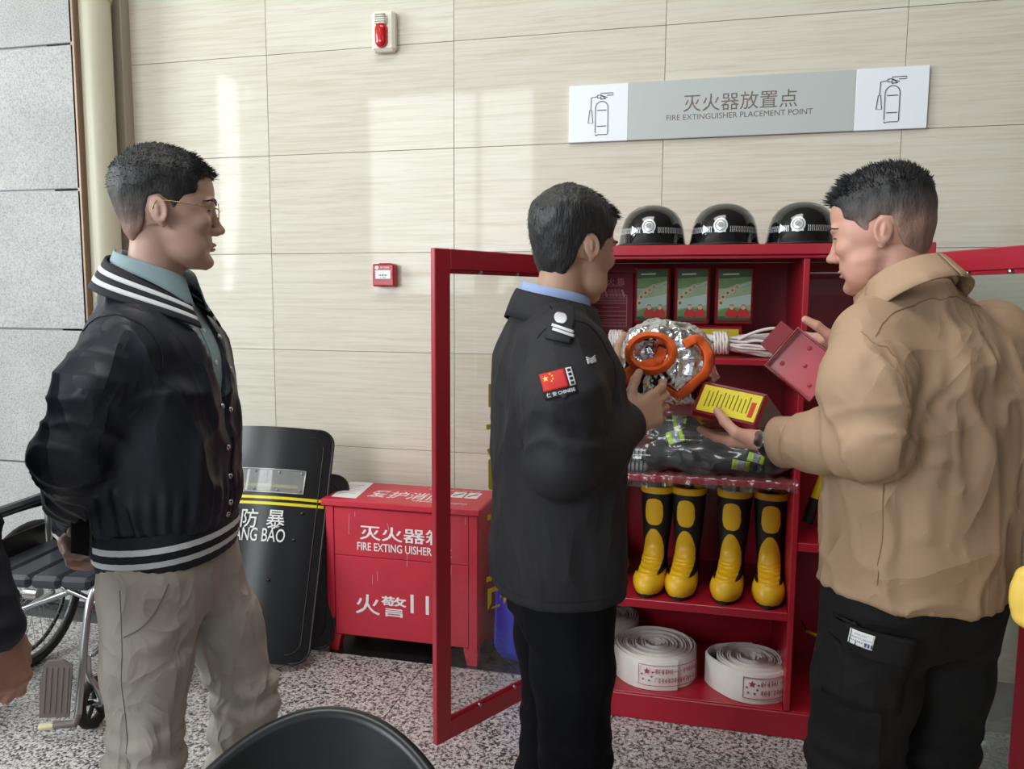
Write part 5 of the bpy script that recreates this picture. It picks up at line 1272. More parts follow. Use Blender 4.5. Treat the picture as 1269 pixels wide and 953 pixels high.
def head_sculpt(hs, jaw=1.0, nose=1.0, cheek=1.0, neck=1.0, width=1.0, nx=-.12):
    s = Sculpt(); u = lambda *p: tuple(np.array(p) * hs)
    cr = [(.36, .30, -.29, .26), (.45, .375, -.365, .300), (.55, .392, -.41, .318), (.62, .405, -.428, .326), (.70, .408, -.432, .332), (.78, .390, -.42, .326), (.86, .335, -.378, .294), (.93, .235, -.29, .226), (.98, .09, -.165, .12), (1.0, -.01, -.08, .03)]
    s.loft([(z * hs, (f + b) / 2 * hs, 0, (f - b) / 2 * hs, w * width * hs) for z, f, b, w in cr], n=2.15, k=.03 * hs)
    fc = [(0.0, .325, .16, .085), (.04, .362, .08, .15), (.10, .366, .01, .20), (.15, .356, -.02, .228), (.20, .362, -.04, .245), (.26, .366, -.06, .262), (.36, .374, -.08, .284), (.46, .380, -.10, .298), (.54, .382, -.1, .298), (.62, .372, -.1, .27), (.70, .33, -.1, .20)]
    s.loft([(z * hs, (f + b) / 2 * hs, 0, (f - b) / 2 * hs, w * hs * (jaw if z < .3 else 1) * width) for z, f, b, w in fc], n=2.3, k=.05 * hs)
    for y in (-1, 1):
        s.ball(u(.30, .19 * y, .40), u(.075, .075, .06), k=.08 * hs)                     # cheekbone
        s.ball(u(.414, .148 * y, .508), u(.034, .066, .030), op='-', k=.05 * hs)          # socket
        s.ball(u(.325, .142 * y, .505), u(.056, .066, .05), k=.012 * hs)                 # lids
        s.ball(u(.376, .12 * y, .585), u(.024, .10, .030), k=.06 * hs)                   # brow
        s.ball(u(.20, .20 * y, .17), u(.12, .06, .09), k=.08 * hs)                       # jaw muscle
        s.ball(u(.33, .10 * y, .24), u(.05, .07, .07), k=.06 * hs)
    s.cone(u(.376, 0, .53), u(.440, 0, .370), .028 * hs, .036 * hs, k=.045 * hs)         # bridge
    s.ball(u(.452 + .012 * (nose - 1), 0, .352), u(.043 * nose, .044 * nose, .038), k=.03 * hs)
    for y in (-1, 1):
        s.ball(u(.412, .052 * y, .337), u(.048, .032, .034), k=.025 * hs)
        s.ball(u(.436, .026 * y, .312), u(.018, .014, .012), op='-', k=.008 * hs)
    s.ball(u(.390, 0, .222), u(.027, .080, .019), k=.018 * hs); s.ball(u(.380, 0, .180), u(.027, .070, .020), k=.018 * hs)
    s.ball(u(.425, 0, .2015), u(.05, .09, .0045), op='-', k=.008 * hs)
    s.ball(u(.338, 0, .062), u(.055, .085, .052), k=.05 * hs)
    for y in (-1, 1):
        R = rotm(0, -12, 20 * y)
        s.ball(u(-.035, .335 * y * width, .475), u(.078, .020, .118), rot=R, k=.012 * hs)
        s.ball(u(-.005, .318 * y * width, .365), u(.032, .020, .036), k=.014 * hs)
        s.ball(u(-.028, .362 * y * width, .475), u(.048, .022, .082), rot=R, op='-', k=.012 * hs)
        s.ball(u(.006, .338 * y * width, .45), u(.015, .014, .022), k=.008 * hs)           # tragus
        s.ball(u(-.045, .345 * y * width, .475), u(.020, .012, .055), rot=R, k=.01 * hs)   # antihelix
    s.cone(u(-.06, 0, .26), u(nx, 0, -.22), .222 * hs * neck, .238 * hs * neck, k=.06 * hs)
    s.cone(u(nx, 0, -.22), u(nx - .03, 0, -.48), .238 * hs * neck, .26 * hs * neck, k=.06 * hs)
    s.ball(u(-.16, 0, .34), u(.13, .19, .12), k=.08 * hs)
    return s
SKULL = [(.20, .10, -.26, .20), (.30, .22, -.325, .25), (.36, .30, -.35, .275), (.45, .375, -.385, .300), (.55, .392, -.412, .318), (.62, .405, -.428, .326), (.70, .408, -.432, .332), (.78, .390, -.42, .326), (.86, .335, -.378, .294), (.93, .235, -.29, .226), (.98, .09, -.165, .12), (1.0, -.01, -.08, .03)]
def hair_sculpt(hs, hairline, thick, width=1.0):
    """thick(x,z,absy) in head units -> thickness"""
    s = Sculpt(); inner = Sculpt()
    inner.loft([(z * hs, (f + b) / 2 * hs, 0, (f - b) / 2 * hs, w * width * hs) for z, f, b, w in SKULL], n=2.15)
    fn = inner.p[0][0]
    # skull distance continued above its top
    top = np.array([-.045 * hs, 0, .62 * hs]); rr = np.array([.40, .335 * width, .40]) * hs
    def f(x, y, z):
        zc = np.minimum(z, .985 * hs); d0 = fn(x, y, zc) + np.maximum(z - .985 * hs, 0)
        q0, q1, q2 = (x - top[0]) / rr[0], (y - top[1]) / rr[1], (z - top[2]) / rr[2]
        k0 = np.sqrt(q0 ** 2 + q1 ** 2 + q2 ** 2) + 1e-9; k1 = np.sqrt((q0 / rr[0]) ** 2 + (q1 / rr[1]) ** 2 + (q2 / rr[2]) ** 2) + 1e-9
        dE = k0 * (k0 - 1) / k1
        d = np.where(z > .80 * hs, _smin(np.maximum(dE, -9), d0 + .0, .03 * hs), d0)
        t = thick(x / hs, np.broadcast_to(z / hs, d.shape), np.abs(y) / hs) * hs
        g = poly_sd(np.broadcast_to(x / hs, d.shape), np.broadcast_to(z / hs, d.shape), hairline) * hs
        return -_smin(-(d - t), -(g), .03 * hs)
    s.field(f, (-.62 * hs, -.5 * hs, .1 * hs), (.62 * hs, .5 * hs, 1.25 * hs))
    return s
def tufts(V, F, Nn, sel, n, length, lean, rad, rng, mats=None):
    """short hair spikes growing from selected vertices"""
    idx = np.nonzero(sel)[0]; idx = rng.choice(idx, min(n, len(idx)), replace=False)
    vs, fs = [], []
    for i in idx:
        p = V[i] - Nn[i] * 0.003; d = Nn[i] + np.array(lean) + rng.normal(0, .22, 3); d /= np.linalg.norm(d); L = length * rng.uniform(.6, 1.15)
        a = np.cross(d, [0.3, .5, .8]); a /= np.linalg.norm(a) + 1e-9; b = np.cross(d, a); r = rad * rng.uniform(.7, 1.2); n0 = len(vs)
        for k in range(3):
            t = 2 * PI * k / 3; vs.append(p + r * (a * math.cos(t) + b * math.sin(t)))
        m_ = p + d * L * .6; 
        for k in range(3):
            t = 2 * PI * k / 3; vs.append(m_ + .6 * r * (a * math.cos(t) + b * math.sin(t)))
        tip = p + d * L + np.array(lean) * L * .35
        for k in range(3): vs.append(tip + .08 * r * (a * math.cos(2 * PI * k / 3) + b * math.sin(2 * PI * k / 3)))
        for q in (0, 3):
            for k in range(3): fs.append((n0 + q + k, n0 + q + (k + 1) % 3, n0 + q + 3 + (k + 1) % 3, n0 + q + 3 + k))
    return np.array(vs), np.array(fs)
def hand(sc, W, D, N, T, curls, thumb, scale=1.0, spread=0.0, lens=None):
    """W wrist, D towards the knuckles, N out of the palm, T towards the thumb; curls = 4 x (a1,a2,a3) degrees"""
    W, D, N, T = (np.array(list(q), float) for q in (W, D, N, T)); D /= np.linalg.norm(D); N = N - D * (N @ D); N /= np.linalg.norm(N)
    T = T - D * (T @ D) - N * (T @ N); T /= np.linalg.norm(T); g = scale
    off = [.027, .009, -.0095, -.027]; ln = [(.045, .027, .022), (.050, .031, .023), (.046, .029, .022), (.036, .022, .020)]; kn = [.092, .095, .090, .082]; rr = [.0098, .0100, .0096, .0085]
    tips = []
    for i in range(4):
        K = W + (D * kn[i] + T * off[i]) * g - N * .004 * g
        sc.cone(W + (T * off[i] * .55 + D * .012) * g, K, .0165 * g, .0125 * g, k=.012 * g)
        p = K; a = 0.0; sp = T * (spread * (1.5 - i) * .12)
        for j in range(3):
            a += math.radians(curls[i][j]); d = D * math.cos(a) + N * math.sin(a) + sp * math.cos(a); d /= np.linalg.norm(d)
            q = p + d * ln[i][j] * g; r0, r1 = rr[i] * (1 - .09 * j) * g, rr[i] * (1 - .09 * (j + 1)) * g
            sc.cone(p, q, r0 * (1.06 if j else 1.12), r1, k=.004 * g if j else .008 * g); p = q
        tips.append((p, d))
    sc.ball(W + (D * .045 + T * .022 + N * .010) * g, np.array([.03, .022, .016]) * g, rot=np.stack([D, T, N], 1), k=.014 * g)      # thumb mound
    sc.ball(W + (D * .040 - T * .020 + N * .008) * g, np.array([.034, .016, .014]) * g, rot=np.stack([D, T, N], 1), k=.014 * g)
    b = W + (D * .022 + T * .022 + N * .006) * g
    p = b
    for j, (w, L) in enumerate(zip(thumb, (.046, .034, .029))):
        d = D * w[0] + T * w[1] + N * w[2]; d /= np.linalg.norm(d); q = p + d * L * g
        sc.cone(p, q, (.0155, .0115, .0108)[j] * g, (.0118, .0108, .0088)[j] * g, k=(.012, .005, .004)[j] * g); p = q
    tips.append((p, d)); return tips
def nails(person, tips, N, mat_, par):
    pass
def trousers(P_, hips, knees, ankles, waist, r=(.098, .078, .068), pel=None, vox=.0075, seed=3, amp=.004):
    s = Sculpt()
    for h, k_, a in zip(hips, knees, ankles):
        h, k_, a = (np.array(q, float) for q in (h, k_, a))
        s.chain([h, h * .5 + k_ * .5, k_, k_ * .5 + a * .5, a], [r[0], (r[0] + r[1]) / 2 + .004, r[1], (r[1] + r[2]) / 2 + .004, r[2]], k=.03)
    s.loft(pel, k=.06, n=2.2)
    V, F = s.surf(vox); N = normals(V, F)
    q = V * np.array([9, 9, 7]); V = V + N * (amp * vnoise(q, 1.0, seed) + amp * .5 * vnoise(q, 2.3, seed + 1))[:, None]
    # slack rings where the cloth bunches at knee and shin
    for h, k_, a in zip(hips, knees, ankles):
        k_, a = np.array(k_, float), np.array(a, float); ax = (a - k_) / np.linalg.norm(a - k_)
        t = (V - k_) @ ax; dl = np.linalg.norm(V - k_ - t[:, None] * ax, axis=1); m = (dl < .16)
        w = vnoise(V * np.array([11, 11, 4]), 1.0, seed + 7)
        fold = np.sin((t * 2 * PI / .075) + 2.6 * w) * np.exp(-((t - .26) / .20) ** 2) + .6 * np.sin((t * 2 * PI / .06) + 2 * w) * np.exp(-((t + .01) / .06) ** 2)
        V = V + N * (m * fold * amp * 1.1)[:, None]
    return relax(V, F, 1, .4), F
def cloth_folds(V, N, arms, amp=.005, armamp=.007, lam=.055, seed=1, tor=(7, 7, 3.2), hem=0.0):
    """drape folds on the torso and spiral slack on the sleeves; arms = list of (shoulder, elbow, wrist, radius)"""
    q = V * np.array(tor) + .55 * np.stack([vnoise(V, 5.0, seed + k) for k in range(3)], 1)
    n1 = vnoise(q, 1.0, seed + 5); n2 = vnoise(q * 2.1 + 3.7, 1.0, seed + 6)
    rg = lambda n: np.clip(1 - 3.0 * np.abs(n), 0, 1) ** 1.4
    ft = rg(n1) + .6 * rg(n2) + .35 * n2 - .25
    wt = np.ones(len(V)); fs = np.zeros(len(V))
    for (a, e, w, r) in arms:
        a, e, w = (np.array(k, float) for k in (a, e, w)); best = np.full(len(V), 9.0); tt = np.zeros(len(V)); th = np.zeros(len(V)); L0 = 0
        for (p0_, p1_) in ((a, e), (e, w)):
            ab = p1_ - p0_; L = np.linalg.norm(ab); ax = ab / L; t = np.clip((V - p0_) @ ax, 0, L); dv = V - p0_ - t[:, None] * ax; d = np.linalg.norm(dv, axis=1)
            u = np.cross(ax, [.3, .2, .9]); u /= np.linalg.norm(u); v = np.cross(ax, u); m = d < best
            best = np.where(m, d, best); tt = np.where(m, L0 + t, tt); th = np.where(m, np.arctan2(dv @ v, dv @ u), th); L0 += L
        Le = np.linalg.norm(e - a); near = np.clip((1.45 * r - best) / (.45 * r), 0, 1)
        ph = tt / lam * 2 * PI + 1.1 * np.sin(th + seed) + .7 * np.sin(2 * th) + 3.0 * vnoise(V, 7.0, seed + 9)
        g = (1 - np.abs(np.sin(ph * .5))) ** 1.6 - .28
        env = .35 + 1.0 * np.exp(-((tt - Le) / .075) ** 2) + .6 * np.exp(-((tt - L0) / .07) ** 2)
        fs += near * g * env * armamp * (.6 + .6 * vnoise(V, 9.0, seed + 11)); wt = np.minimum(wt, 1 - .75 * near)
    z0 = V[:, 2].min(); low = 1 + hem * np.exp(-((V[:, 2] - z0) / .12) ** 2)
    return V + N * (amp * ft * wt * low + fs)[:, None]
def collar_ring(p, c, tilt, yaw, leaves, mat_, name, par, r0=.08, spread=.024, stand=.03, fall=.06, point=.045, a_front=28, close=.02, thick=.004, lat=1.0):
    """turned-down collar: c centre of the neck opening, tilt leans it forward (deg)"""
    Rm = Matrix.Translation(Vector(c)) @ Matrix.Rotation(math.radians(yaw), 4, 'Z') @ Matrix.Rotation(math.radians(tilt), 4, 'Y'); out = []
    for y in leaves:
        rows = []
        prof = [(0.0, -stand * .6)] + [(0.0, 0.0)] + [(.25, .006), (.5, -.012), (.75, -.62), (1.0, -1.0)]
        for j, (t, h) in enumerate([(0, 'in'), (.06, 'top'), (.25, None), (.5, None), (.75, None), (1.0, None)]):
            rw = []
            for a in np.linspace(math.radians(180), math.radians(a_front), 24):
                k = (a - math.radians(a_front)) / math.radians(180 - a_front); r = r0 + spread * t ** 1.2
                z = -stand if h == 'in' else (.0 if h == 'top' else .004 * math.sin(PI * t) - (fall + point * (1 - k) ** 2.0) * max(0, t - .08))
                q = Vector(((r + close * (1 - k) ** 2) * math.cos(a), y * lat * (r + .006 * t) * math.sin(a), z)); rw.append(tuple(Rm @ q))
            rows.append(rw)
        o = p.mb(name, MB().grid(rows), mat_, 60, par); s_ = o.modifiers.new('t', 'SOLIDIFY'); s_.thickness = thick; out.append(o)
    return out
def body_core(joints, vox=.016):
    """plain continuous body below the clothes: torso, limbs"""
    s = Sculpt(); j = joints
    s.loft(j['torso'], k=.05, n=2.2)
    for side in ('L', 'R'):
        s.chain([j['sh' + side], j['el' + side], j['wr' + side]], [.036, .034, .026], k=.03)
        s.chain([j['hip' + side], j['kn' + side], j['an' + side]], [.075, .052, .036], k=.04)
    return s.surf(vox)
def shoes(p, ankles, yaw=(0, 0), mt='shoe_black'):
    for a, yw in zip(ankles, yaw):
        s = Sculpt(); c, n = math.cos(math.radians(yw)), math.sin(math.radians(yw))
        q = lambda x, y, z: (a[0] + c * x - n * y, a[1] + n * x + c * y, z)
        R = rotm(0, 0, yw)
        s.ball(q(0.13, 0, .035), (.095, .046, .04), rot=R, k=.03); s.ball(q(.0, 0, .04), (.085, .040, .05), rot=R, k=.03); s.cone(q(0, 0, .05), q(.0, 0, .10), .042, .04, k=.03)
        s.plane((0, 0, .001), (0, 0, -1), k=.004)
        p.part('shoe', s.surf(.006), mt)
def ring_strip(c0, c1, rx, ry, z0, z1, tilt=0.0, a0=0.0, a1=2 * PI, n=72, off=0.0, flare=0.0, cy=0.0, nexp=2.0):
    rows = []
    for t in (0, 1):
        rw = []
        for a in np.linspace(a0, a1, n):
            ca, sa = math.cos(a), math.sin(a); k = (abs(ca) ** nexp + abs(sa) ** nexp) ** (-1 / nexp)
            z = z0 + (z1 - z0) * t; rw.append((c0 + (c1 - c0) * t + (rx + off + flare * t) * ca * k, cy + (ry + off + flare * t) * sa * k, z + tilt * ca))
        rows.append(rw)
    return rows
# ---------------------------------------------------------------- man in the navy varsity jacket
def place_head(p, hs, org, yaw, pitch, roll=0):
    """matrix from head units frame (chin z=0) to person frame; org = ear-level pivot in person frame"""
    return Matrix.Translation(Vector(org)) @ Matrix.Rotation(math.radians(yaw), 4, 'Z') @ Matrix.Rotation(math.radians(pitch), 4, 'Y') @ Matrix.Rotation(math.radians(roll), 4, 'X') @ Matrix.Translation((0, 0, -.47 * hs))
def face_details(p, Mh, hs, body, hd, lipm='lip', brow='hair_black', sides=(-1, 1), browz=.60):
    tree = bvh(*hd)
    for y in sides:
        for nm, c, r, mt in (('eye', (.334, .142 * y, .506), .0465, 'eye_white'), ('iris', (.357, .145 * y, .505), .0255, 'iris')):
            V, F = Sculpt().ball(np.array(c) * hs, r * hs).surf(.0016); p.part(nm, (xf(Mh, V), F), mt, body)
        def surf_pt(yy, zz, off=.0):
            o = Mh @ Vector((.9 * hs, yy * hs, zz * hs)); d = Mh.to_3x3() @ Vector((-1, 0, 0)); h = tree.ray_cast(o, d)
            return np.array(h[0] + h[1] * off * hs) if h[0] is not None else np.array(o + d * .52 * hs)
        bp_ = [surf_pt(yy * y, browz + dz, .002) for yy, dz in ((.055, -.014), (.09, -.004), (.13, .004), (.17, .004), (.205, -.004), (.235, -.018))]
        p.part('eyebrow', Sculpt().chain(bp_, [.009 * hs, .014 * hs, .015 * hs, .013 * hs, .010 * hs, .005 * hs], k=.003).surf(.0016), brow, body)
        lp_ = [surf_pt(yy * y, .507 + dz, .001) for yy, dz in ((.085, -.008), (.115, .004), (.15, .007), (.185, .001), (.205, -.008))]
        p.part('eyelashes', Sculpt().chain(lp_, [.003 * hs, .0055 * hs, .0065 * hs, .0055 * hs, .003 * hs], k=.002).surf(.0011), 'iris', body)
    s = Sculpt(); s.ball(np.array((.394, 0, .220)) * hs, np.array((.027, .066, .0155)) * hs, k=.003).ball(np.array((.386, 0, .182)) * hs, np.array((.026, .058, .016)) * hs, k=.002)
    s.ball(np.array((.43, 0, .2015)) * hs, np.array((.05, .09, .0035)) * hs, op='-', k=.003)
    V, F = s.surf(.0016); p.part('lips', (xf(Mh, V), F), lipm, body)
HAIRLINE = [(.46, .86), (.40, .805), (.33, .80), (.275, .74), (.262, .65), (.17, .60), (.125, .50), (.07, .47), (.055, .555), (-.03, .61), (-.105, .575), (-.135, .44), (-.16, .33), (-.25, .20), (-.6, .16), (-.7, .7), (-.4, 1.4), (.7, 1.4)]
def make_head(p, hs, org, yaw, pitch, roll, hairline, thick, hmat, tuft, kw, core, seed=1, vox=.0028, cols=None, fade=(.6, .9), **fd):
    Mh = place_head(p, hs, org, yaw, pitch, roll)
    sc = head_sculpt(hs, **kw); V, F = sc.surf(vox); V = xf(Mh, V)
    hv, hf = hair_sculpt(hs, hairline, thick, kw.get('width', 1.0)).surf(.0036); hn = normals(hv, hf)
    hv = hv + hn * (.0022 * vnoise(hv * np.array([60, 60, 40]), 1.0, seed))[:, None]
    cols.append(np.clip((hv[:, 2] / hs - fade[0]) / (fade[1] - fade[0]), 0, 1)) if cols is not None else None
    out = [(hv, hf)]; rng = np.random.default_rng(seed)
    for (cond, n, L, lean, rad) in tuft:
        out.append(tufts(hv, hf, hn, cond(hv[:, 0] / hs, np.abs(hv[:, 1]) / hs, hv[:, 2] / hs, hn), n, L, lean, rad, rng))
    return Mh, (V, F), out
def navy_man():
    b = P(208, 690, d=1.80)
    p = Person('man in a navy varsity jacket with white stripes and glasses, hands behind his back', (b.x, b.y), 10)
    # joints in his own frame: x forward, y left, z up
    J = dict(shL=(-.01, .158, 1.425), elL=(-.09, .225, 1.19), wrL=(-.195, .03, .985), shR=(.0, -.155, 1.42), elR=(-.078, -.208, 1.19), wrR=(-.19, -.02, .995),
             hipL=(.015, .09, .90), knL=(.125, .115, .52), anL=(.075, .12, .09), hipR=(.005, -.09, .90), knR=(-.01, -.115, .50), anR=(-.05, -.12, .09))
    J['torso'] = [(.86, 0, 0, .09, .14), (1.1, .0, 0, .09, .13), (1.35, 0, 0, .095, .15), (1.50, -.01, 0, .06, .10)]
    hs = .248
    cols = []
    Mh, hd, hr = make_head(p, hs, (.030, -.005, 1.685), 24, 1, 0, HAIRLINE,
        lambda x, z, y: np.clip(.009 + .034 * np.clip((z - .72) / .28, 0, 1) + .012 * np.clip((z - .5) / .2, 0, 1) + .028 * np.clip((x - .05) / .35, 0, 1) * np.clip((z - .75) / .2, 0, 1), 0, .13), 'hair_black',
        [(lambda x, y, z, n: (z > .82) & (n[:, 2] > -.1), 1600, .009, (.6, 0, .05), .0014), (lambda x, y, z, n: (z > .82) & (x > .2), 500, .013, (.9, 0, .1), .0014), (lambda x, y, z, n: (z > .66) & (z <= .86), 500, .008, (-.1, 0, -.3), .0014)], dict(jaw=1.08, nose=1.0), None, seed=4, cols=cols, fade=(.30, .78))
    core = body_core(J)
    hR = Sculpt(); tips = hand(hR, J['wrR'], (-.10, .70, -.70), (1, .15, -.1), (.1, .7, .7), [(35, 45, 30)] * 4, [(.6, .7, .3), (.8, .4, .3), (.9, .2, .3)], 1.02); hR.cone(J['wrR'], np.array(J['wrR']) * .7 + np.array(J['elR']) * .3, .027, .034, k=.02)
    hL = Sculpt(); hand(hL, J['wrL'], (-.05, -.8, -.5), (1, 0, 0), (.1, -.5, .8), [(40, 45, 30)] * 4, [(.6, .7, .3), (.8, .4, .3), (.9, .2, .3)], 1.02); hL.cone(J['wrL'], np.array(J['wrL']) * .7 + np.array(J['elL']) * .3, .027, .034, k=.02)
    body = p.part('body', join([hd, core, hR.surf(.0035), hL.surf(.004)]), 'skin_a')
    set_fade(p.part('hair', (xf(Mh, hr[0][0]), hr[0][1]), 'hair_fade'), cols[0]); hair2 = join(hr[1:]); p.part('hair_strands', (xf(Mh, hair2[0]), hair2[1]), 'hair_black', kind='stuff')
    face_details(p, Mh, hs, body, hd)
    # glasses: gold wire
    g = lambda *q: tuple(p.Mi @ (p.M @ (Mh @ (Vector(q) * hs))))
    gl = None
    mb = MB()
    for y in (-1, 1):
        rim = [g(.442 + .0 * math.cos(a), (.145 + .088 * math.cos(a)) * y, .492 + .082 * math.sin(a)) for a in np.linspace(0, 2 * PI, 28, endpoint=False)]
        mb.tube(rim, .0011, 6, closed=True)
        mb.tube(bez([g(.440, .232 * y, .515), g(.40, .268 * y, .525), g(.2, .312 * y, .548), g(.0, .338 * y, .555), (g(-.05, .342 * y, .545)), g(-.085, .342 * y, .48)], 5), .0012, 6)
        mb.tube([g(.445, .055 * y, .47), g(.425, .05 * y, .44)], .0012, 6)
    mb.tube(bez([g(.442, -.06, .515), g(.455, 0, .53), g(.442, .06, .515)], 4), .0011, 6)
    gl = p.mb('glasses', mb, 'gold_wire', 80, label='thin gold wire glasses')
    for y in (-1, 1):
        ln = MB(); n = 20; ln.add([g(.443, (.145 + .085 * math.cos(a)) * y, .492 + .079 * math.sin(a)) for a in np.linspace(0, 2 * PI, n, endpoint=False)], [tuple(range(n))]); p.mb('lens', ln, 'lens_glass', None, gl)
    # trousers
    T = trousers(p, [J['hipL'], J['hipR']], [J['knL'], J['knR']], [J['anL'], J['anR']], None, r=(.096, .078, .064), pel=[(.80, .012, 0, .098, .150), (.88, .012, 0, .112, .165), (.98, .01, 0, .108, .150), (1.06, .0, 0, .104, .140)], amp=.007)
    V, F = T; N = normals(V, F)
    for pts in ([(.10, -.06, .86), (.09, -.15, .80), (.03, -.20, .76)], [(.10, -.02, .80), (.09, -.12, .72), (.04, -.19, .68)], [(.13, .05, .82), (.17, .12, .70), (.15, .17, .60)], [(-.08, -.16, .84), (-.05, -.21, .70), (-.03, -.20, .58)], [(.09, -.05, .60), (.06, -.15, .56), (.0, -.20, .55)], [(.16, .06, .58), (.19, .12, .55), (.15, .19, .54)], [(.07, -.06, .47), (.06, -.15, .44), (.0, -.20, .45)]):
        V = ridge(V, N, pts, .006, .014)
    tr = p.part('trousers', (V, F), 'khaki'); tree = bvh(xf(p.M, V), F)
    # side seam and slant pocket
    sm = [tree.find_nearest(p.W(q)) for q in [(-.005, -.20, z) for z in np.linspace(.90, .36, 24)]]
    MB().tube([h[0] + h[1] * .0004 for h in sm], .0011, 4).obj('side_seam', 'seam_khaki', tr)
    sm = [tree.find_nearest(p.W(q)) for q in bez([(.085, -.16, .905), (.075, -.185, .86), (.045, -.205, .82), (.0, -.21, .80)], 6)]
    MB().tube([h[0] + h[1] * .0004 for h in sm], .0016, 4).obj('pocket_edge', 'seam_khaki', tr)
    shoes(p, [J['anL'], J['anR']], (8, -8), 'shoe_black')
    # shirt under the jacket
    S = Sculpt(); S.loft([(1.05, .0, 0, .118, .165), (1.25, .0, 0, .128, .178), (1.38, .0, 0, .122, .175), (1.47, -.008, 0, .09, .12), (1.525, -.015, 0, .070, .076), (1.55, -.015, 0, .064, .068)], n=2.1)
    Vs, Fs = S.surf(.007); sh = p.part('shirt', (Vs, Fs), 'teal_shirt'); stree = bvh(xf(p.M, Vs), Fs)
    # shirt collar: two leaves round the neck
    nc = np.array([-.006, 0, 1.575])
    for y in (-1, 1):
        rows = []
        for t in np.linspace(0, 1, 5):
            rw = []
            for a in np.linspace(math.radians(172), math.radians(20), 16):
                k = (a - math.radians(20)) / math.radians(152)       # 1 at the back, 0 at the front point
                r = .077 + .006 * t; drop = (.022 + .050 * (1 - k) ** 2.6) * t
                zc = 1.610 - .062 * (1 - k) ** 1.4
                rw.append((nc[0] + (r + .018 * (1 - k) * t) * math.cos(a) * 1.02 + .012 * (1 - k), y * (r + .004 * t) * math.sin(a), zc - drop))
            rows.append(rw)
        o = p.mb('shirt_collar', MB().grid(rows), 'teal_shirt', 60); sd = o.modifiers.new('t', 'SOLIDIFY'); sd.thickness = .002
    pl = [stree.ray_cast(p.W((.4, .004, z)), p.D((-1, 0, 0))) for z in np.linspace(1.16, 1.50, 16)]
    pm = MB(); pm.grid([[h[0] + h[1] * .0015 + p.D((0, dy, 0)) for dy in (-.015, -.0145, 0, .0145, .015)] for h in pl if h[0] is not None]); pm.obj('shirt_placket', 'teal_shirt', p.e, 60)
    for z in (1.43, 1.36, 1.28):
        h = stree.ray_cast(p.W((.4, .004, z)), p.D((-1, 0, 0))); MB().lathe([(0, .0022), (.005, .002), (.0055, 0)], 12, frame(h[0] + h[1] * .0022, p.D((0, 1, 0)), (0, 0, 1))).obj('shirt_button', 'paper', p.e, 60)
    # jacket
    K = Sculpt()
    tor = [(1.0, .008, 0, .134, .176), (1.04, .008, 0, .145, .186), (1.12, .006, 0, .148, .188), (1.22, .004, 0, .146, .190), (1.34, .0, 0, .140, .190), (1.42, -.006, 0, .126, .178), (1.465, -.012, 0, .104, .142), (1.50, -.016, 0, .090, .106), (1.53, -.018, 0, .082, .088)]
    K.loft(tor, n=2.25)
    for sd in (-1, 1):
        q = 'L' if sd > 0 else 'R'; a, e_, w = (np.array(J[n_ + q]) for n_ in ('sh', 'el', 'wr'))
        K.chain([a + [0, -.03 * sd, -.02], a * .55 + e_ * .45 + [.002, .006 * sd, 0], e_ + [-.006, 0, -.005]], [.072, .070, .062], k=.05)
        K.chain([e_ + [-.006, 0, -.005], e_ * .4 + w * .6 + [0, 0, .01], w * .95 + e_ * .05], [.064, .060, .046], k=.04)
    # opening at the throat: a narrow wedge widening upwards
    K.field(lambda x, y, z: np.maximum(np.abs(y - .004) - np.interp(z, [1.16, 1.24, 1.36, 1.46, 1.60], [-.006, .012, .040, .060, .075]), .04 - x + 0 * z), (.03, -.09, 1.12), (.25, .09, 1.62), op='-', k=.006)
    V, F = K.surf(.0068); N = normals(V, F)
    V = relax(V, F, 1, .4); V = cloth_folds(V, N, [(J['sh' + q_], J['el' + q_], J['wr' + q_], .075) for q_ in 'RL'], .0080, .0105, .048, 5); N = normals(V, F)
    # puckers above the elastic hem
    t = np.arctan2(V[:, 1], V[:, 0]); hem = np.exp(-((V[:, 2] - 1.045) / .05) ** 2) * (np.linalg.norm(V[:, :2], axis=1) < .24)
    V = V + N * (.0035 * np.sin(t * 34 + 3 * vnoise(V, 9, 2)) * hem)[:, None]
    for pts, am, wd in (([(.02, -.24, 1.40), (-.04, -.30, 1.30), (-.13, -.335, 1.22)], .007, .02), ([(-.06, -.26, 1.43), (-.12, -.31, 1.32), (-.18, -.32, 1.24)], .007, .018), ([(.06, -.20, 1.30), (.10, -.19, 1.20), (.10, -.20, 1.08)], .006, .02), ([(.0, -.21, 1.24), (.04, -.215, 1.14), (.06, -.21, 1.04)], .006, .018), ([(.14, -.10, 1.22), (.15, -.12, 1.12), (.14, -.13, 1.03)], .005, .02), ([(.12, .10, 1.32), (.15, .08, 1.2), (.15, .06, 1.06)], .005, .02), ([(.02, -.255, 1.33), (.03, -.24, 1.26), (.06, -.21, 1.20)], -.008, .016), ([(-.05, -.345, 1.16), (-.13, -.345, 1.15), (-.20, -.30, 1.16)], .006, .014), ([(-.06, -.335, 1.12), (-.14, -.33, 1.10), (-.21, -.26, 1.10)], -.006, .012)):
        V = ridge(V, N, pts, am, wd)
    jk = p.part('jacket', (V, F), 'navy_nylon'); jt = bvh(xf(p.M, V), F)
    # armhole seam
    sm = []
    for a in np.linspace(-.5, 2.5, 30):
        h = jt.find_nearest(p.W((.0 + .11 * math.cos(a) - .01, -.165 - .02 * math.sin(a), 1.40 + .10 * math.sin(a)))); sm.append(h[0] + h[1] * .0005)
    MB().tube(sm, .0014, 4).obj('armhole_seam', 'seam_dark', jk)
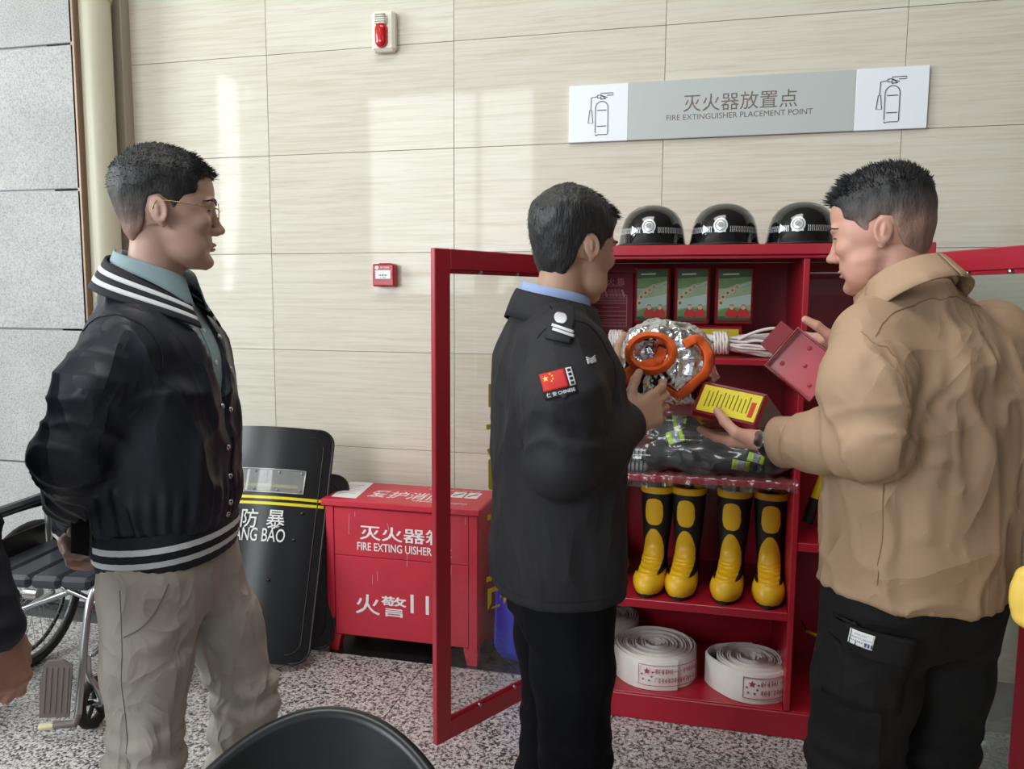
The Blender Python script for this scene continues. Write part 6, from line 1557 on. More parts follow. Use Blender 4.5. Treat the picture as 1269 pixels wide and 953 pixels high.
    # front edge flap, snaps
    for sgn in (1,):
        fl = [jt.ray_cast(p.W((.4, .016, z)), p.D((-1, 0, 0))) for z in np.linspace(1.01, 1.19, 14)]
        MB().tube([h[0] + h[1] * .001 for h in fl if h[0] is not None], .003, 5).obj('front_edge', 'navy_nylon', jk, 60)
    for (y, z) in ((-.055, 1.435), (.062, 1.415), (-.024, 1.265), (.028, 1.25), (-.012, 1.17), (.006, 1.10), (.002, 1.04), (.0, 1.012), (.068, 1.34)):
        h = jt.ray_cast(p.W((.5, y, z)), p.D((-1, 0, 0)))
        if h[0] is None: continue
        MB().lathe([(0, .003), (.004, .0026), (.0062, .0012), (.0066, 0)], 14, frame(h[0] + h[1] * .0008, h[1].orthogonal(), h[1].cross(h[1].orthogonal()))).obj('snap', 'snap', jk, 60)
    # ribbed hem with stripes
    zs_ = [(.920, .940, 'navy_rib'), (.940, .953, 'white_rib'), (.953, .970, 'navy_rib'), (.970, .983, 'white_rib'), (.983, 1.008, 'navy_rib')]
    for z0, z1, mt in zs_:
        f = lambda z: .130 + .012 * math.sin(PI * (z - .91) / .12); fy = lambda z: .176 + .010 * math.sin(PI * (z - .91) / .12)
        rw = []
        for z in np.linspace(z0, z1, 4):
            r_ = []
            for a in np.linspace(0, 2 * PI, 97):
                ca, sa = math.cos(a), math.sin(a); k = (abs(ca) ** 2.25 + abs(sa) ** 2.25) ** (-1 / 2.25); w = .0008 * math.sin(a * 60) + (.0012 if mt == 'white_rib' else 0)
                r_.append((.005 + (f(z) + w) * ca * k, (fy(z) + w) * sa * k, z + .006 * ca))
            rw.append(r_)
        p.mb('hem_stripe' if mt == 'white_rib' else 'hem_rib', MB().grid(rw), mt, 60, jk)
    # collar stripes: rib band lying round the neck, low at the front opening
    for k0, k1, mt in ((0, .24, 'navy_rib'), (.24, .40, 'white_rib'), (.40, .60, 'navy_rib'), (.60, .76, 'white_rib'), (.76, 1.0, 'navy_rib')):
        for sd in (-1, 1):
            rw = []
            for t in np.linspace(k0, k1, 4):
                r_ = []
                for a in np.linspace(math.radians(180), math.radians(24), 30):
                    k = (a - math.radians(24)) / math.radians(156); r = .120 - .034 * t - .004 * (1 - k)
                    zc = 1.536 + .062 * t - (.096 + .004 * t) * (1 - k) ** 1.5
                    r_.append((-.010 + (r + .026 * (1 - k)) * math.cos(a) * 1.03, sd * (r + .002 + (.002 if mt == 'white_rib' else 0)) * math.sin(a), zc))
                rw.append(r_)
            o = p.mb('collar_stripe' if mt == 'white_rib' else 'collar_rib', MB().grid(rw), mt, 60, jk); s_ = o.modifiers.new('t', 'SOLIDIFY'); s_.thickness = .005
    return p, J
NM, NMJ = navy_man()
# phone in his hand behind the back
c = P(103, 662, d=1.66)
ph = empty('smartphone', c, label='dark smartphone held behind the back of the man in navy', cat='phone')
pmx = frame(c, (.62, -.2, .05), (.05, .1, 1.0))
MB().box((-.036, -.045, -.007), (.036, .065, .007), .006, pmx).obj('case', 'black_plastic', ph, 40); MB().box((-.033, -.042, .0071), (.033, .062, .0078), .0002, pmx).obj('screen', 'black_gloss', ph)
# ---------------------------------------------------------------- the guard
def guard():
    b = P(690, 720, d=1.83)
    p = Person('guard in a black uniform jacket with a red flag patch on his sleeve', (b.x, b.y), 28)
    J = dict(shR=(-.035, -.150, 1.415), elR=(-.045, -.205, 1.185), wrR=tuple(p.px(774, 525, 1.76)), shL=(-.005, .165, 1.41), elL=(.06, .235, 1.19), wrL=(.205, .160, 1.285),
             hipL=(.01, .085, .86), knL=(.03, .095, .48), anL=(.0, .10, .09), hipR=(.0, -.085, .86), knR=(.02, -.095, .48), anR=(-.01, -.10, .09))
    J['torso'] = [(.82, 0, 0, .085, .13), (1.05, 0, 0, .085, .12), (1.3, 0, 0, .09, .14), (1.44, -.01, 0, .055, .10)]
    hs = .237
    hl = [(.46, .86), (.40, .80), (.33, .78), (.28, .70), (.255, .62), (.17, .58), (.13, .47), (.085, .42), (.065, .53), (-.02, .60), (-.09, .575), (-.125, .45), (-.14, .30), (-.19, .14), (-.6, .08), (-.7, .7), (-.4, 1.4), (.7, 1.4)]
    Mh, hd, hr = make_head(p, hs, (.022, -.004, 1.618), 22, 8, 0, hl,
        lambda x, z, y: np.clip(.012 + .030 * np.clip((z - .62) / .34, 0, 1) + .010 * np.clip((z - .4) / .2, 0, 1) + .026 * np.clip((x - .1) / .3, 0, 1) * np.clip((z - .75) / .2, 0, 1), 0, .11), 'hair_dark',
        [(lambda x, y, z, n: (z > .35) & (z < 1.0) & (x < .35), 1700, .007, (-.25, 0, -1.2), .0013), (lambda x, y, z, n: (z > .80) & (x > .12), 450, .014, (1.0, 0, -.15), .0013), (lambda x, y, z, n: (z > .85), 700, .009, (.9, 0, -.05), .0013)], dict(jaw=.96, nose=1.0, neck=.95), None, seed=9)
    core = body_core(J)
    hR = Sculpt(); W = np.array(J['wrR']); K = p.px(838, 492, 1.845) - W
    inn = p.px(818, 470, 2.04) - p.px(814, 484, 1.86)        # towards the hood
    hand(hR, W, K, inn, np.array([0, 0, 1.0]) * .8 + np.array(inn) * .2, [(12, 26, 18), (18, 32, 22), (24, 36, 24), (30, 38, 24)], [(.72, .66, .1), (.80, .55, .2), (.85, .35, .3)], 1.06, spread=.9)
    hR.cone(W, W * .7 + np.array(J['elR']) * .3, .027, .036, k=.02)
    hL = Sculpt(); W2 = np.array(J['wrL']); K2 = p.px(800, 462, 2.06) - W2
    hand(hL, W2, K2, p.px(820, 440, 1.98) - p.px(790, 470, 2.08), (0, 0, 1.0), [(25, 35, 25)] * 4, [(.4, .8, .3), (.6, .7, .3), (.75, .5, .4)], 1.05, spread=.4); hL.cone(W2, W2 * .7 + np.array(J['elL']) * .3, .027, .036, k=.02)
    body = p.part('body', join([hd, core, hR.surf(.0028), hL.surf(.0035)]), 'skin_b')
    p.part('hair', (xf(Mh, hr[0][0]), hr[0][1]), 'hair_dark'); h2 = join(hr[1:]); p.part('hair_strands', (xf(Mh, h2[0]), h2[1]), 'hair_dark', kind='stuff')
    face_details(p, Mh, hs, body, hd)
    # trousers
    V, F = trousers(p, [J['hipL'], J['hipR']], [J['knL'], J['knR']], [J['anL'], J['anR']], None, r=(.094, .080, .074), pel=[(.77, .0, 0, .10, .15), (.88, .0, 0, .115, .165), (1.0, 0, 0, .11, .155)], amp=.003, seed=21)
    tr = p.part('trousers', (V, F), 'guard_trousers'); shoes(p, [J['anL'], J['anR']], (8, -8))
    # shirt collar
    S = Sculpt(); S.loft([(1.2, 0, 0, .10, .15), (1.40, -.005, 0, .085, .12), (1.47, -.02, 0, .070, .078), (1.505, -.022, 0, .066, .072)], n=2.1); p.part('shirt', S.surf(.008), 'shirt_blue')
    for y in (-1, 1):
        rows = []
        for t in np.linspace(0, 1, 4):
            rw = []
            for a in np.linspace(math.radians(178), math.radians(22), 18):
                k = (a - math.radians(22)) / math.radians(156); r = .071 + .008 * t
                rw.append((-.018 + (r + .012 * (1 - k)) * math.cos(a), y * r * math.sin(a), 1.545 - .038 * (1 - k) ** 1.2 - (.034 + .03 * (1 - k) ** 2) * t))
            rows.append(rw)
        o = p.mb('shirt_collar', MB().grid(rows), 'shirt_blue', 60); s_ = o.modifiers.new('t', 'SOLIDIFY'); s_.thickness = .002
    # jacket
    K = Sculpt()
    tor = [(.845, .0, .0, .150, .196), (.92, .0, 0, .150, .198), (1.05, .0, 0, .145, .192), (1.18, -.002, 0, .145, .192), (1.30, -.006, 0, .142, .192), (1.38, -.012, 0, .128, .178), (1.43, -.018, 0, .104, .140), (1.465, -.022, 0, .086, .100), (1.495, -.022, 0, .080, .086)]
    K.loft(tor, n=2.3)
    for q, sd in (('R', -1), ('L', 1)):
        a, e_, w = (np.array(J[n_ + q]) for n_ in ('sh', 'el', 'wr'))
        K.chain([a + [0, -.025 * sd, -.012], a * .5 + e_ * .5 + [-.012, .008 * sd, 0], e_ + [-.01, 0, -.006]], [.080, .080, .070], k=.045)
        K.chain([e_ + [-.01, 0, -.006], e_ * .5 + w * .5 + [0, 0, -.004], w * .97 + e_ * .03], [.070, .064, .050], k=.035)
        ax = (w - e_) / np.linalg.norm(w - e_)
        K.plane(w + ax * .004, ax, k=.004) if False else None
    K.field(lambda x, y, z: np.maximum(np.abs(y) - np.interp(z, [1.28, 1.36, 1.46, 1.52], [-.004, .016, .040, .06]), .03 - x + 0 * z), (.03, -.07, 1.26), (.25, .07, 1.52), op='-', k=.006)
    V, F = K.surf(.0068); N = normals(V, F)
    V = relax(V, F, 1, .4); V = cloth_folds(V, N, [(J['sh' + q_], J['el' + q_], J['wr' + q_], .078) for q_ in 'RL'], .0060, .0085, .056, 15); N = normals(V, F)
    PX = lambda u, v, d: p.px(u, v, d)
    for pts, am, wd in (([PX(645, 420, 1.62), PX(655, 480, 1.60), PX(672, 545, 1.58)], -.012, .016), ([PX(640, 450, 1.63), PX(628, 520, 1.66), PX(622, 600, 1.7)], .006, .02), ([PX(672, 520, 1.53), PX(705, 535, 1.5), PX(745, 530, 1.56)], -.008, .014), ([PX(675, 545, 1.53), PX(710, 560, 1.5), PX(755, 550, 1.58)], .007, .012), ([PX(715, 505, 1.52), PX(735, 515, 1.55), PX(760, 505, 1.6)], .007, .012), ([PX(690, 500, 1.5), PX(720, 490, 1.5), PX(750, 470, 1.58)], .006, .014), ([PX(700, 590, 1.6), PX(740, 585, 1.62), PX(775, 560, 1.7)], -.006, .016), ([PX(735, 600, 1.62), PX(725, 650, 1.64), PX(735, 690, 1.66)], .005, .02), ([PX(660, 560, 1.62), PX(650, 620, 1.64), PX(655, 680, 1.66)], .005, .02)):
        V = ridge(V, N, pts, am, wd)
    jk = p.part('jacket', (V, F), 'guard_black'); Wv = xf(p.M, V); jt = bvh(Wv, F)
    # stand-and-fall collar
    for y in (-1, 1):
        rows = []
        for t in np.linspace(0, 1, 5):
            rw = []
            for a in np.linspace(math.radians(180), math.radians(30), 20):
                k = (a - math.radians(30)) / math.radians(150); r = .080 + .024 * t ** 1.3
                rw.append((-.020 + (r + .030 * (1 - k)) * math.cos(a), y * (r + .012 * t) * math.sin(a), 1.530 - .046 * (1 - k) ** 1.3 - (.060 + .03 * (1 - k) ** 2) * t + .010 * math.sin(PI * t)))
            rows.append(rw)
        o = p.mb('jacket_collar', MB().grid(rows), 'guard_black', 60, jk); s_ = o.modifiers.new('t', 'SOLIDIFY'); s_.thickness = .004
    # cuffs
    for q in ('R', 'L'):
        e_, w = np.array(J['el' + q]), np.array(J['wr' + q]); ax = Vector(w - e_).normalized(); u = ax.orthogonal().normalized(); v2 = ax.cross(u)
        rows = []
        for t, r in ((-.045, .052), (-.02, .0535), (.006, .0525), (.010, .0495), (.004, .046), (-.02, .044)):
            c = Vector(w) + ax * t; rows.append([tuple(c + (u * math.cos(a) + v2 * math.sin(a)) * r) for a in np.linspace(0, 2 * PI, 33)])
        p.mb('cuff', MB().grid(rows), 'guard_black', 60, jk)
    # shoulder strap with badge and two bars
    R3 = p.M.to_3x3()
    eo = P(697, 398, d=1.57); ex = P(716, 381, d=1.58) - P(688, 381, d=1.58); up = Vector((0, 0, 1))
    def pt(name, u, v, d, w, h, mt, par, ang=0, xa=None, ya=None, off=.0015, **k):
        o = P(u, v, d=d); xx = P(u + 10, v, d=d) - P(u, v, d=d); n = (Vector((0, 0, H)) - o).normalized(); xx.normalize(); yy = n.cross(xx)
        x2 = xx * math.cos(ang) + yy * math.sin(ang); y2 = n.cross(x2)
        return patch(name, jt, o, x2, y2, w, h, mt, par, off=off, **k), (o, x2, y2)
    A = math.radians(-12)
    es, _ = pt('shoulder_strap', 697, 397, 1.55, .052, .085, 'patch_black', jk, A, off=.004, thick=.004)
    em, fr_ = pt('badge', 696, 394, 1.55, .026, .021, 'thread_silver', es, A, off=.0085, shape=lambda a, b: (a * math.sqrt(max(0, 1 - (b / .0105) ** 2 * .8)), b))
    pt('rank_bar', 698, 407, 1.55, .046, .0055, 'thread_silver', es, A - .12, off=.0085); pt('rank_bar', 698.5, 412, 1.55, .046, .0055, 'thread_silver', es, A - .12, off=.0085)
    # flag patch on the sleeve
    B = math.radians(14)
    fp_, (fo, fx, fy) = pt('sleeve_patch', 692, 474, 1.50, .066, .056, 'patch_black', jk, B, off=.002, thick=.002)
    fl = patch('flag', jt, fo - fx * .0065 + fy * .006, fx, fy, .050, .036, 'flag_red', fp_, off=.0042)
    side = patch('side_strip', jt, fo + fx * .0265 + fy * .006, fx, fy, .012, .036, 'thread_silver', fp_, off=.0042)
    for k in range(4): patch('side_glyph', jt, fo + fx * .0265 + fy * (.019 - .0085 * k), fx, fy, .0065, .005, 'patch_black', fp_, off=.0052, nx=2, ny=2)
    def star(cx_, cy_, r):
        pts = [((cx_ + (r if k % 2 == 0 else r * .4) * math.sin(PI * k / 5)), cy_ + (r if k % 2 == 0 else r * .4) * math.cos(PI * k / 5)) for k in range(10)] + [(cx_, cy_)]
        patch('star', jt, fo, fx, fy, 0, 0, 'flag_yellow', fl, pts=pts, faces=[(k, (k + 1) % 10, 10) for k in range(10)], off=.0054, thick=0)
    star(-.022, .013, .0065)
    for a_, b_ in ((-.0115, .0205), (-.008, .016), (-.008, .010), (-.0115, .006)): star(a_, b_, .0024)
    drape_text('patch_lettering', jt, '保 安 CHINESE', fo - fy * .0195, fx, fy, .056, 'thread_silver', fp_, off=.0045, bold=.02)
    # chest badge
    cb, (co, cx_, cy_) = pt('chest_badge', 733, 447, 1.56, .020, .010, 'thread_silver', jk, .2, off=.003)
    for k in (-1, 1):
        for j in range(3): patch('badge_wing', jt, co + cx_ * .0045 * k + cy_ * (.006 - .004 * j), cx_ * 1.0 + cy_ * .5 * k, cy_, .013, .0022, 'thread_silver', cb, off=.0045, nx=3, ny=1)
    # strap button on the sleeve
    bo = P(700, 491, d=1.5); hit = jt.find_nearest(bo); MB().lathe([(0, .003), (.006, .0025), (.0075, 0)], 14, frame(hit[0] + hit[1] * .001, hit[1].orthogonal(), hit[1].cross(hit[1].orthogonal()))).obj('sleeve_button', 'patch_black', jk, 60)
    # hem stitch and sleeve seam
    st = []
    for a in np.linspace(0, 2 * PI, 90):
        h = jt.find_nearest(p.W((.16 * math.cos(a), .205 * math.sin(a), .872))); st.append(h[0] + h[1] * .0004)
    MB().tube(st, .0010, 4).obj('hem_stitch', 'seam_dark', jk)
    st = []
    for a in np.linspace(-.9, 2.4, 34):
        h = jt.find_nearest(p.W((-.035 + .10 * math.cos(a), -.155 - .02 * math.sin(a), 1.365 + .095 * math.sin(a)))); st.append(h[0] + h[1] * .0004)
    MB().tube(st, .0013, 4).obj('armhole_seam', 'seam_dark', jk)
    return p, J, jt
GD, GJ, GT = guard()
# ---------------------------------------------------------------- man in the tan shirt
def tan_man():
    b = P(1132, 730, d=1.75)
    p = Person('heavy-set man in a tan overshirt and black cargo trousers holding a red box', (b.x, b.y), 122)
    J = dict(shL=(-.02, .185, 1.435), elL=(-.085, .230, 1.225), wrL=tuple(p.px(958, 548, 1.77)), shR=(.0, -.195, 1.435), elR=(.09, -.235, 1.21), wrR=tuple(p.px(1052, 448, 1.94)),
             hipL=(.0, .10, .84), knL=(.03, .115, .47), anL=(.0, .12, .09), hipR=(.0, -.10, .84), knR=(.03, -.115, .47), anR=(.0, -.12, .09))
    J['torso'] = [(.80, 0, 0, .10, .15), (1.05, 0, 0, .11, .15), (1.3, 0, 0, .105, .16), (1.47, .0, 0, .06, .10)]
    hs = .249
    hl = [(.46, .86), (.40, .80), (.34, .80), (.285, .74), (.265, .65), (.18, .60), (.13, .50), (.07, .47), (.055, .555), (-.03, .61), (-.105, .575), (-.135, .44), (-.16, .33), (-.25, .22), (-.6, .18), (-.7, .7), (-.4, 1.4), (.7, 1.4)]
    cols = []
    Mh, hd, hr = make_head(p, hs, p.px(1096, 291, 1.69), 39, 11, 0, hl,
        lambda x, z, y: np.clip(.011 + .045 * np.clip((z - .76) / .2, 0, 1) + .03 * np.clip((x - .0) / .35, 0, 1) * np.clip((z - .78) / .2, 0, 1), 0, .10), 'hair_black',
        [(lambda x, y, z, n: (z > .84) & (n[:, 2] > -.05), 1900, .011, (.2, 0, .3), .0013), (lambda x, y, z, n: (z > .82) & (x > .18), 500, .018, (.6, 0, .25), .0016), (lambda x, y, z, n: (z > .76) & (z <= .88), 700, .006, (0, 0, .2), .0012)], dict(jaw=1.14, nose=1.12, neck=1.08, width=1.03, nx=-.06), None, seed=12, cols=cols, fade=(.50, .88))
    core = body_core(J)
    hL = Sculpt(); W = np.array(J['wrL']); K = p.px(900, 540, 1.90) - W; toc = p.px(930, 530, 1.60) - p.px(930, 530, 1.80)
    hand(hL, W, K, np.array([0, 0, 1.0]) * 1.0 + toc * .3, toc, [(4, 10, 8), (2, 8, 8), (2, 8, 8), (4, 8, 8)], [(.55, .75, .35), (.75, .15, .65), (.70, .0, .72)], 1.10, spread=.3)
    hL.cone(W, W * .55 + np.array(J['elL']) * .45, .029, .042, k=.02)
    hR = Sculpt(); W2 = np.array(J['wrR']); K2 = p.px(1020, 436, 2.0) - W2
    hand(hR, W2, K2, p.px(1000, 450, 1.98) - p.px(1030, 436, 2.02), p.px(1020, 420, 1.95) - p.px(1020, 450, 1.98), [(22, 30, 22), (30, 35, 25), (34, 38, 25), (38, 40, 25)], [(.5, .8, .3), (.7, .6, .4), (.8, .4, .4)], 1.08, spread=.4)
    hR.cone(W2, W2 * .6 + np.array(J['elR']) * .4, .029, .042, k=.02)
    body = p.part('body', join([hd, core, hL.surf(.0028), hR.surf(.003)]), 'skin_c')
    hm = (xf(Mh, hr[0][0]), hr[0][1]); ho = p.part('hair', hm, 'hair_fade'); at = ho.data.attributes.new('fade', 'FLOAT', 'POINT'); at.data.foreach_set('value', cols[0].astype(np.float32)); h2 = join(hr[1:]); p.part('hair_strands', (xf(Mh, h2[0]), h2[1]), 'hair_black', kind='stuff')
    face_details(p, Mh, hs, body, hd)
    # trousers
    V, F = trousers(p, [J['hipL'], J['hipR']], [J['knL'], J['knR']], [J['anL'], J['anR']], None, r=(.112, .098, .080), pel=[(.75, .0, 0, .125, .175), (.86, .0, 0, .145, .19), (.98, .0, 0, .145, .185)], amp=.005, seed=33)
    N = normals(V, F)
    for pts, am, wd in (([p.px(1025, 760, 1.66), p.px(1080, 775, 1.60), p.px(1150, 770, 1.58)], .006, .018), ([p.px(1020, 830, 1.7), p.px(1060, 850, 1.64), p.px(1110, 840, 1.6)], .007, .016), ([p.px(1020, 865, 1.72), p.px(1060, 885, 1.66), p.px(1120, 880, 1.62)], -.006, .016), ([p.px(1150, 800, 1.6), p.px(1160, 860, 1.62), p.px(1150, 940, 1.66)], -.012, .016)): V = ridge(V, N, pts, am, wd)
    tr = p.part('trousers', (V, F), 'cargo_black'); tt = bvh(xf(p.M, V), F); shoes(p, [J['anL'], J['anR']], (8, -8))
    def pt(tree, name, u, v, d, w, h, mt, par, ang=0, off=.0015, **k):
        o = P(u, v, d=d); xx = (P(u + 10, v, d=d) - P(u, v, d=d)).normalized(); n = (Vector((0, 0, H)) - o).normalized(); n = Vector((n.x, n.y, 0)).normalized(); yy = n.cross(xx)
        x2 = xx * math.cos(ang) + yy * math.sin(ang); y2 = n.cross(x2); return patch(name, tree, o, x2, y2, w, h, mt, par, off=off, **k), (o, x2, y2)
    cp_, (co, cx_, cy_) = pt(tt, 'cargo_pocket', 1074, 835, 1.62, .155, .17, 'cargo_black', tr, -.10, off=.008, thick=.012)
    fl, _ = pt(tt, 'pocket_flap', 1076, 800, 1.61, .165, .062, 'cargo_black', tr, -.10, off=.020, thick=.010)
    lb, (lo_, lx, ly) = pt(tt, 'pocket_label', 1070, 797, 1.60, .045, .033, 'white_print', fl, -.12, off=.0262, thick=.001)
    for k, (t_, w_) in enumerate((('ONE AND', .018), ('DENIM CARGO', .036), ('WORKER', .030))): drape_text('label_print', tt, t_, lo_ + ly * (.010 - .009 * k), lx, ly, w_, 'thread_blue_dark', lb, off=.0275)
    for k in range(3): patch('label_bar', tt, lo_ + lx * (.010 + .005 * k) - ly * .010, lx, ly, .003, .008, 'thread_blue_dark', lb, off=.0275, nx=1, ny=1)
    # overshirt
    K = Sculpt()
    tor = [(.868, .0, .0, .166, .212), (.93, .0, 0, .170, .212), (1.05, .004, 0, .172, .210), (1.18, .002, 0, .168, .212), (1.30, -.004, 0, .160, .216), (1.38, -.004, 0, .146, .204), (1.44, .006, .005, .124, .168), (1.485, .020, .02, .110, .130), (1.525, .032, .035, .098, .104), (1.55, .040, .042, .090, .092)]
    K.loft(tor, n=2.35)
    for q, sd in (('R', -1), ('L', 1)):
        a, e_, w = (np.array(J[n_ + q]) for n_ in ('sh', 'el', 'wr'))
        K.chain([a + [0, -.02 * sd, -.015], a * .5 + e_ * .5 + [-.01, .012 * sd, 0], e_ + [-.01, 0, -.004]], [.090, .084, .070], k=.05)
        m_ = w * .74 + e_ * .26 if q == 'L' else w * .80 + e_ * .20
        K.chain([e_ + [-.01, 0, -.004], e_ * .5 + w * .5 + [0, 0, .0], m_], [.070, .062, .050], k=.035)
    V, F = K.surf(.0070); N = normals(V, F)
    V = relax(V, F, 1, .4); V = cloth_folds(V, N, [(J['sh' + q_], J['el' + q_], J['wr' + q_], .085) for q_ in 'RL'], .0095, .0115, .052, 25, hem=.05); N = normals(V, F)
    PX = lambda u, v, d: p.px(u, v, d)
    for pts, am, wd in (([PX(1160, 440, 1.5), PX(1150, 500, 1.5), PX(1118, 560, 1.5)], -.014, .016), ([PX(1175, 430, 1.52), PX(1165, 480, 1.52), PX(1140, 520, 1.5)], .010, .014), ([PX(1130, 545, 1.48), PX(1100, 590, 1.52), PX(1090, 640, 1.55)], -.008, .016), ([PX(1065, 500, 1.48), PX(1085, 525, 1.45), PX(1110, 535, 1.45)], .009, .011), ([PX(1045, 515, 1.5), PX(1070, 540, 1.46), PX(1100, 552, 1.46)], -.009, .011), ([PX(1035, 490, 1.52), PX(1060, 515, 1.47), PX(1080, 545, 1.46)], .008, .010), ([PX(1020, 505, 1.56), PX(1040, 525, 1.54), PX(1055, 550, 1.52)], .007, .010), ([PX(1195, 520, 1.56), PX(1200, 600, 1.58), PX(1190, 690, 1.6)], .008, .016), ([PX(1225, 560, 1.6), PX(1215, 640, 1.6), PX(1212, 720, 1.62)], .008, .014), ([PX(1170, 560, 1.54), PX(1150, 620, 1.54), PX(1145, 700, 1.58)], .006, .018), ([PX(1120, 580, 1.53), PX(1170, 570, 1.54), PX(1215, 580, 1.58)], .006, .014), ([PX(1060, 590, 1.6), PX(1055, 650, 1.6), PX(1060, 710, 1.62)], .005, .018), ([PX(1055, 440, 1.52), PX(1075, 455, 1.48), PX(1105, 450, 1.46)], .006, .012), ([PX(1050, 425, 1.54), PX(1080, 415, 1.5), PX(1110, 400, 1.5)], -.006, .012), ([PX(1100, 660, 1.56), PX(1140, 668, 1.56), PX(1190, 655, 1.58)], .005, .012)):
        V = ridge(V, N, pts, am, wd)
    # curved shirt tail: longer at the back and front than at the sides
    low = np.exp(-((V[:, 2] - .866) / .035) ** 2); V[:, 2] -= low * (  .010 * np.cos(2 * np.arctan2(V[:, 1], V[:, 0])))
    sh = p.part('overshirt', (V, F), 'tan_shirt'); st_ = bvh(xf(p.M, V), F)
    def seam(name, pts, r=.0013, mt='seam_tan'):
        out = []
        for q_ in pts:
            h = st_.find_nearest(q_); out.append(h[0] + h[1] * .0005)
        MB().tube(out, r, 4).obj(name, mt, sh)
    seam('yoke_seam', bez([P(1085, 415, d=1.52), P(1110, 380, d=1.52), P(1150, 362, d=1.55), P(1195, 362, d=1.58), P(1225, 370, d=1.62)], 10))
    seam('armhole_seam', bez([P(1060, 395, d=1.52), P(1095, 410, d=1.48), P(1118, 440, d=1.47), P(1125, 480, d=1.48), P(1118, 530, d=1.50)], 10))
    seam('side_seam', bez([P(1098, 560, d=1.56), P(1094, 620, d=1.57), P(1095, 680, d=1.59), P(1096, 722, d=1.61)], 8))
    cc = p.px(1122, 336, 1.66)
    collar_ring(p, cc + np.array([-.004, 0, -.004]), 28, 6, (-1, 1), 'tan_shirt', 'shirt_collar', sh, r0=.080, spread=.026, stand=.05, fall=.070, point=.040, lat=1.0)
    # open cuffs, watch
    for q in ('L', 'R'):
        e_, w = np.array(J['el' + q]), np.array(J['wr' + q]); ax = Vector(w - e_).normalized(); u = ax.orthogonal().normalized(); v2 = ax.cross(u); m_ = Vector(w * .74 + e_ * .26) if q == 'L' else Vector(w * .80 + e_ * .20)
        rows = []
        for t, r in ((-.02, .054), (.02, .056), (.040, .057), (.043, .053), (.03, .049), (-.01, .046)):
            c = m_ + ax * t; rows.append([tuple(c + (u * math.cos(a) + v2 * math.sin(a)) * (r + .003 * math.sin(2 * a + 1))) for a in np.linspace(0, 2 * PI, 33)])
        p.mb('cuff', MB().grid(rows), 'tan_shirt', 60, sh)
    W = Vector(J['wrL']); ax = (W - Vector(J['elL'])).normalized(); u = ax.orthogonal().normalized(); v2 = ax.cross(u)
    wt = MB(); rows = []
    for t, r in ((-.012, .0315), (-.012, .036), (.012, .036), (.012, .0315), (-.012, .0315)): rows.append([tuple(W + ax * (t + .004) + (u * math.cos(a) + v2 * math.sin(a)) * r) for a in np.linspace(0, 2 * PI, 33)])
    wo = p.mb('watch', wt.grid(rows), 'black_plastic', 60, label='black wristwatch')
    back = (p.px(950, 520, 1.5) - p.px(950, 548, 1.77)); bk = Vector(back); bk = (bk - ax * bk.dot(ax)).normalized()
    cm = frame(W + ax * .004 + bk * .035, ax, bk.cross(ax)); dial = MB(); dial.lathe([(0, .009), (.014, .009), (.018, .007), (.019, 0)], 24, cm); p.mb('watch_case', dial, 'steel', 40, wo)
    return p, J
mat('thread_blue_dark', (70, 84, 130), 0.6)
TM = None
TM, TJ = tan_man()
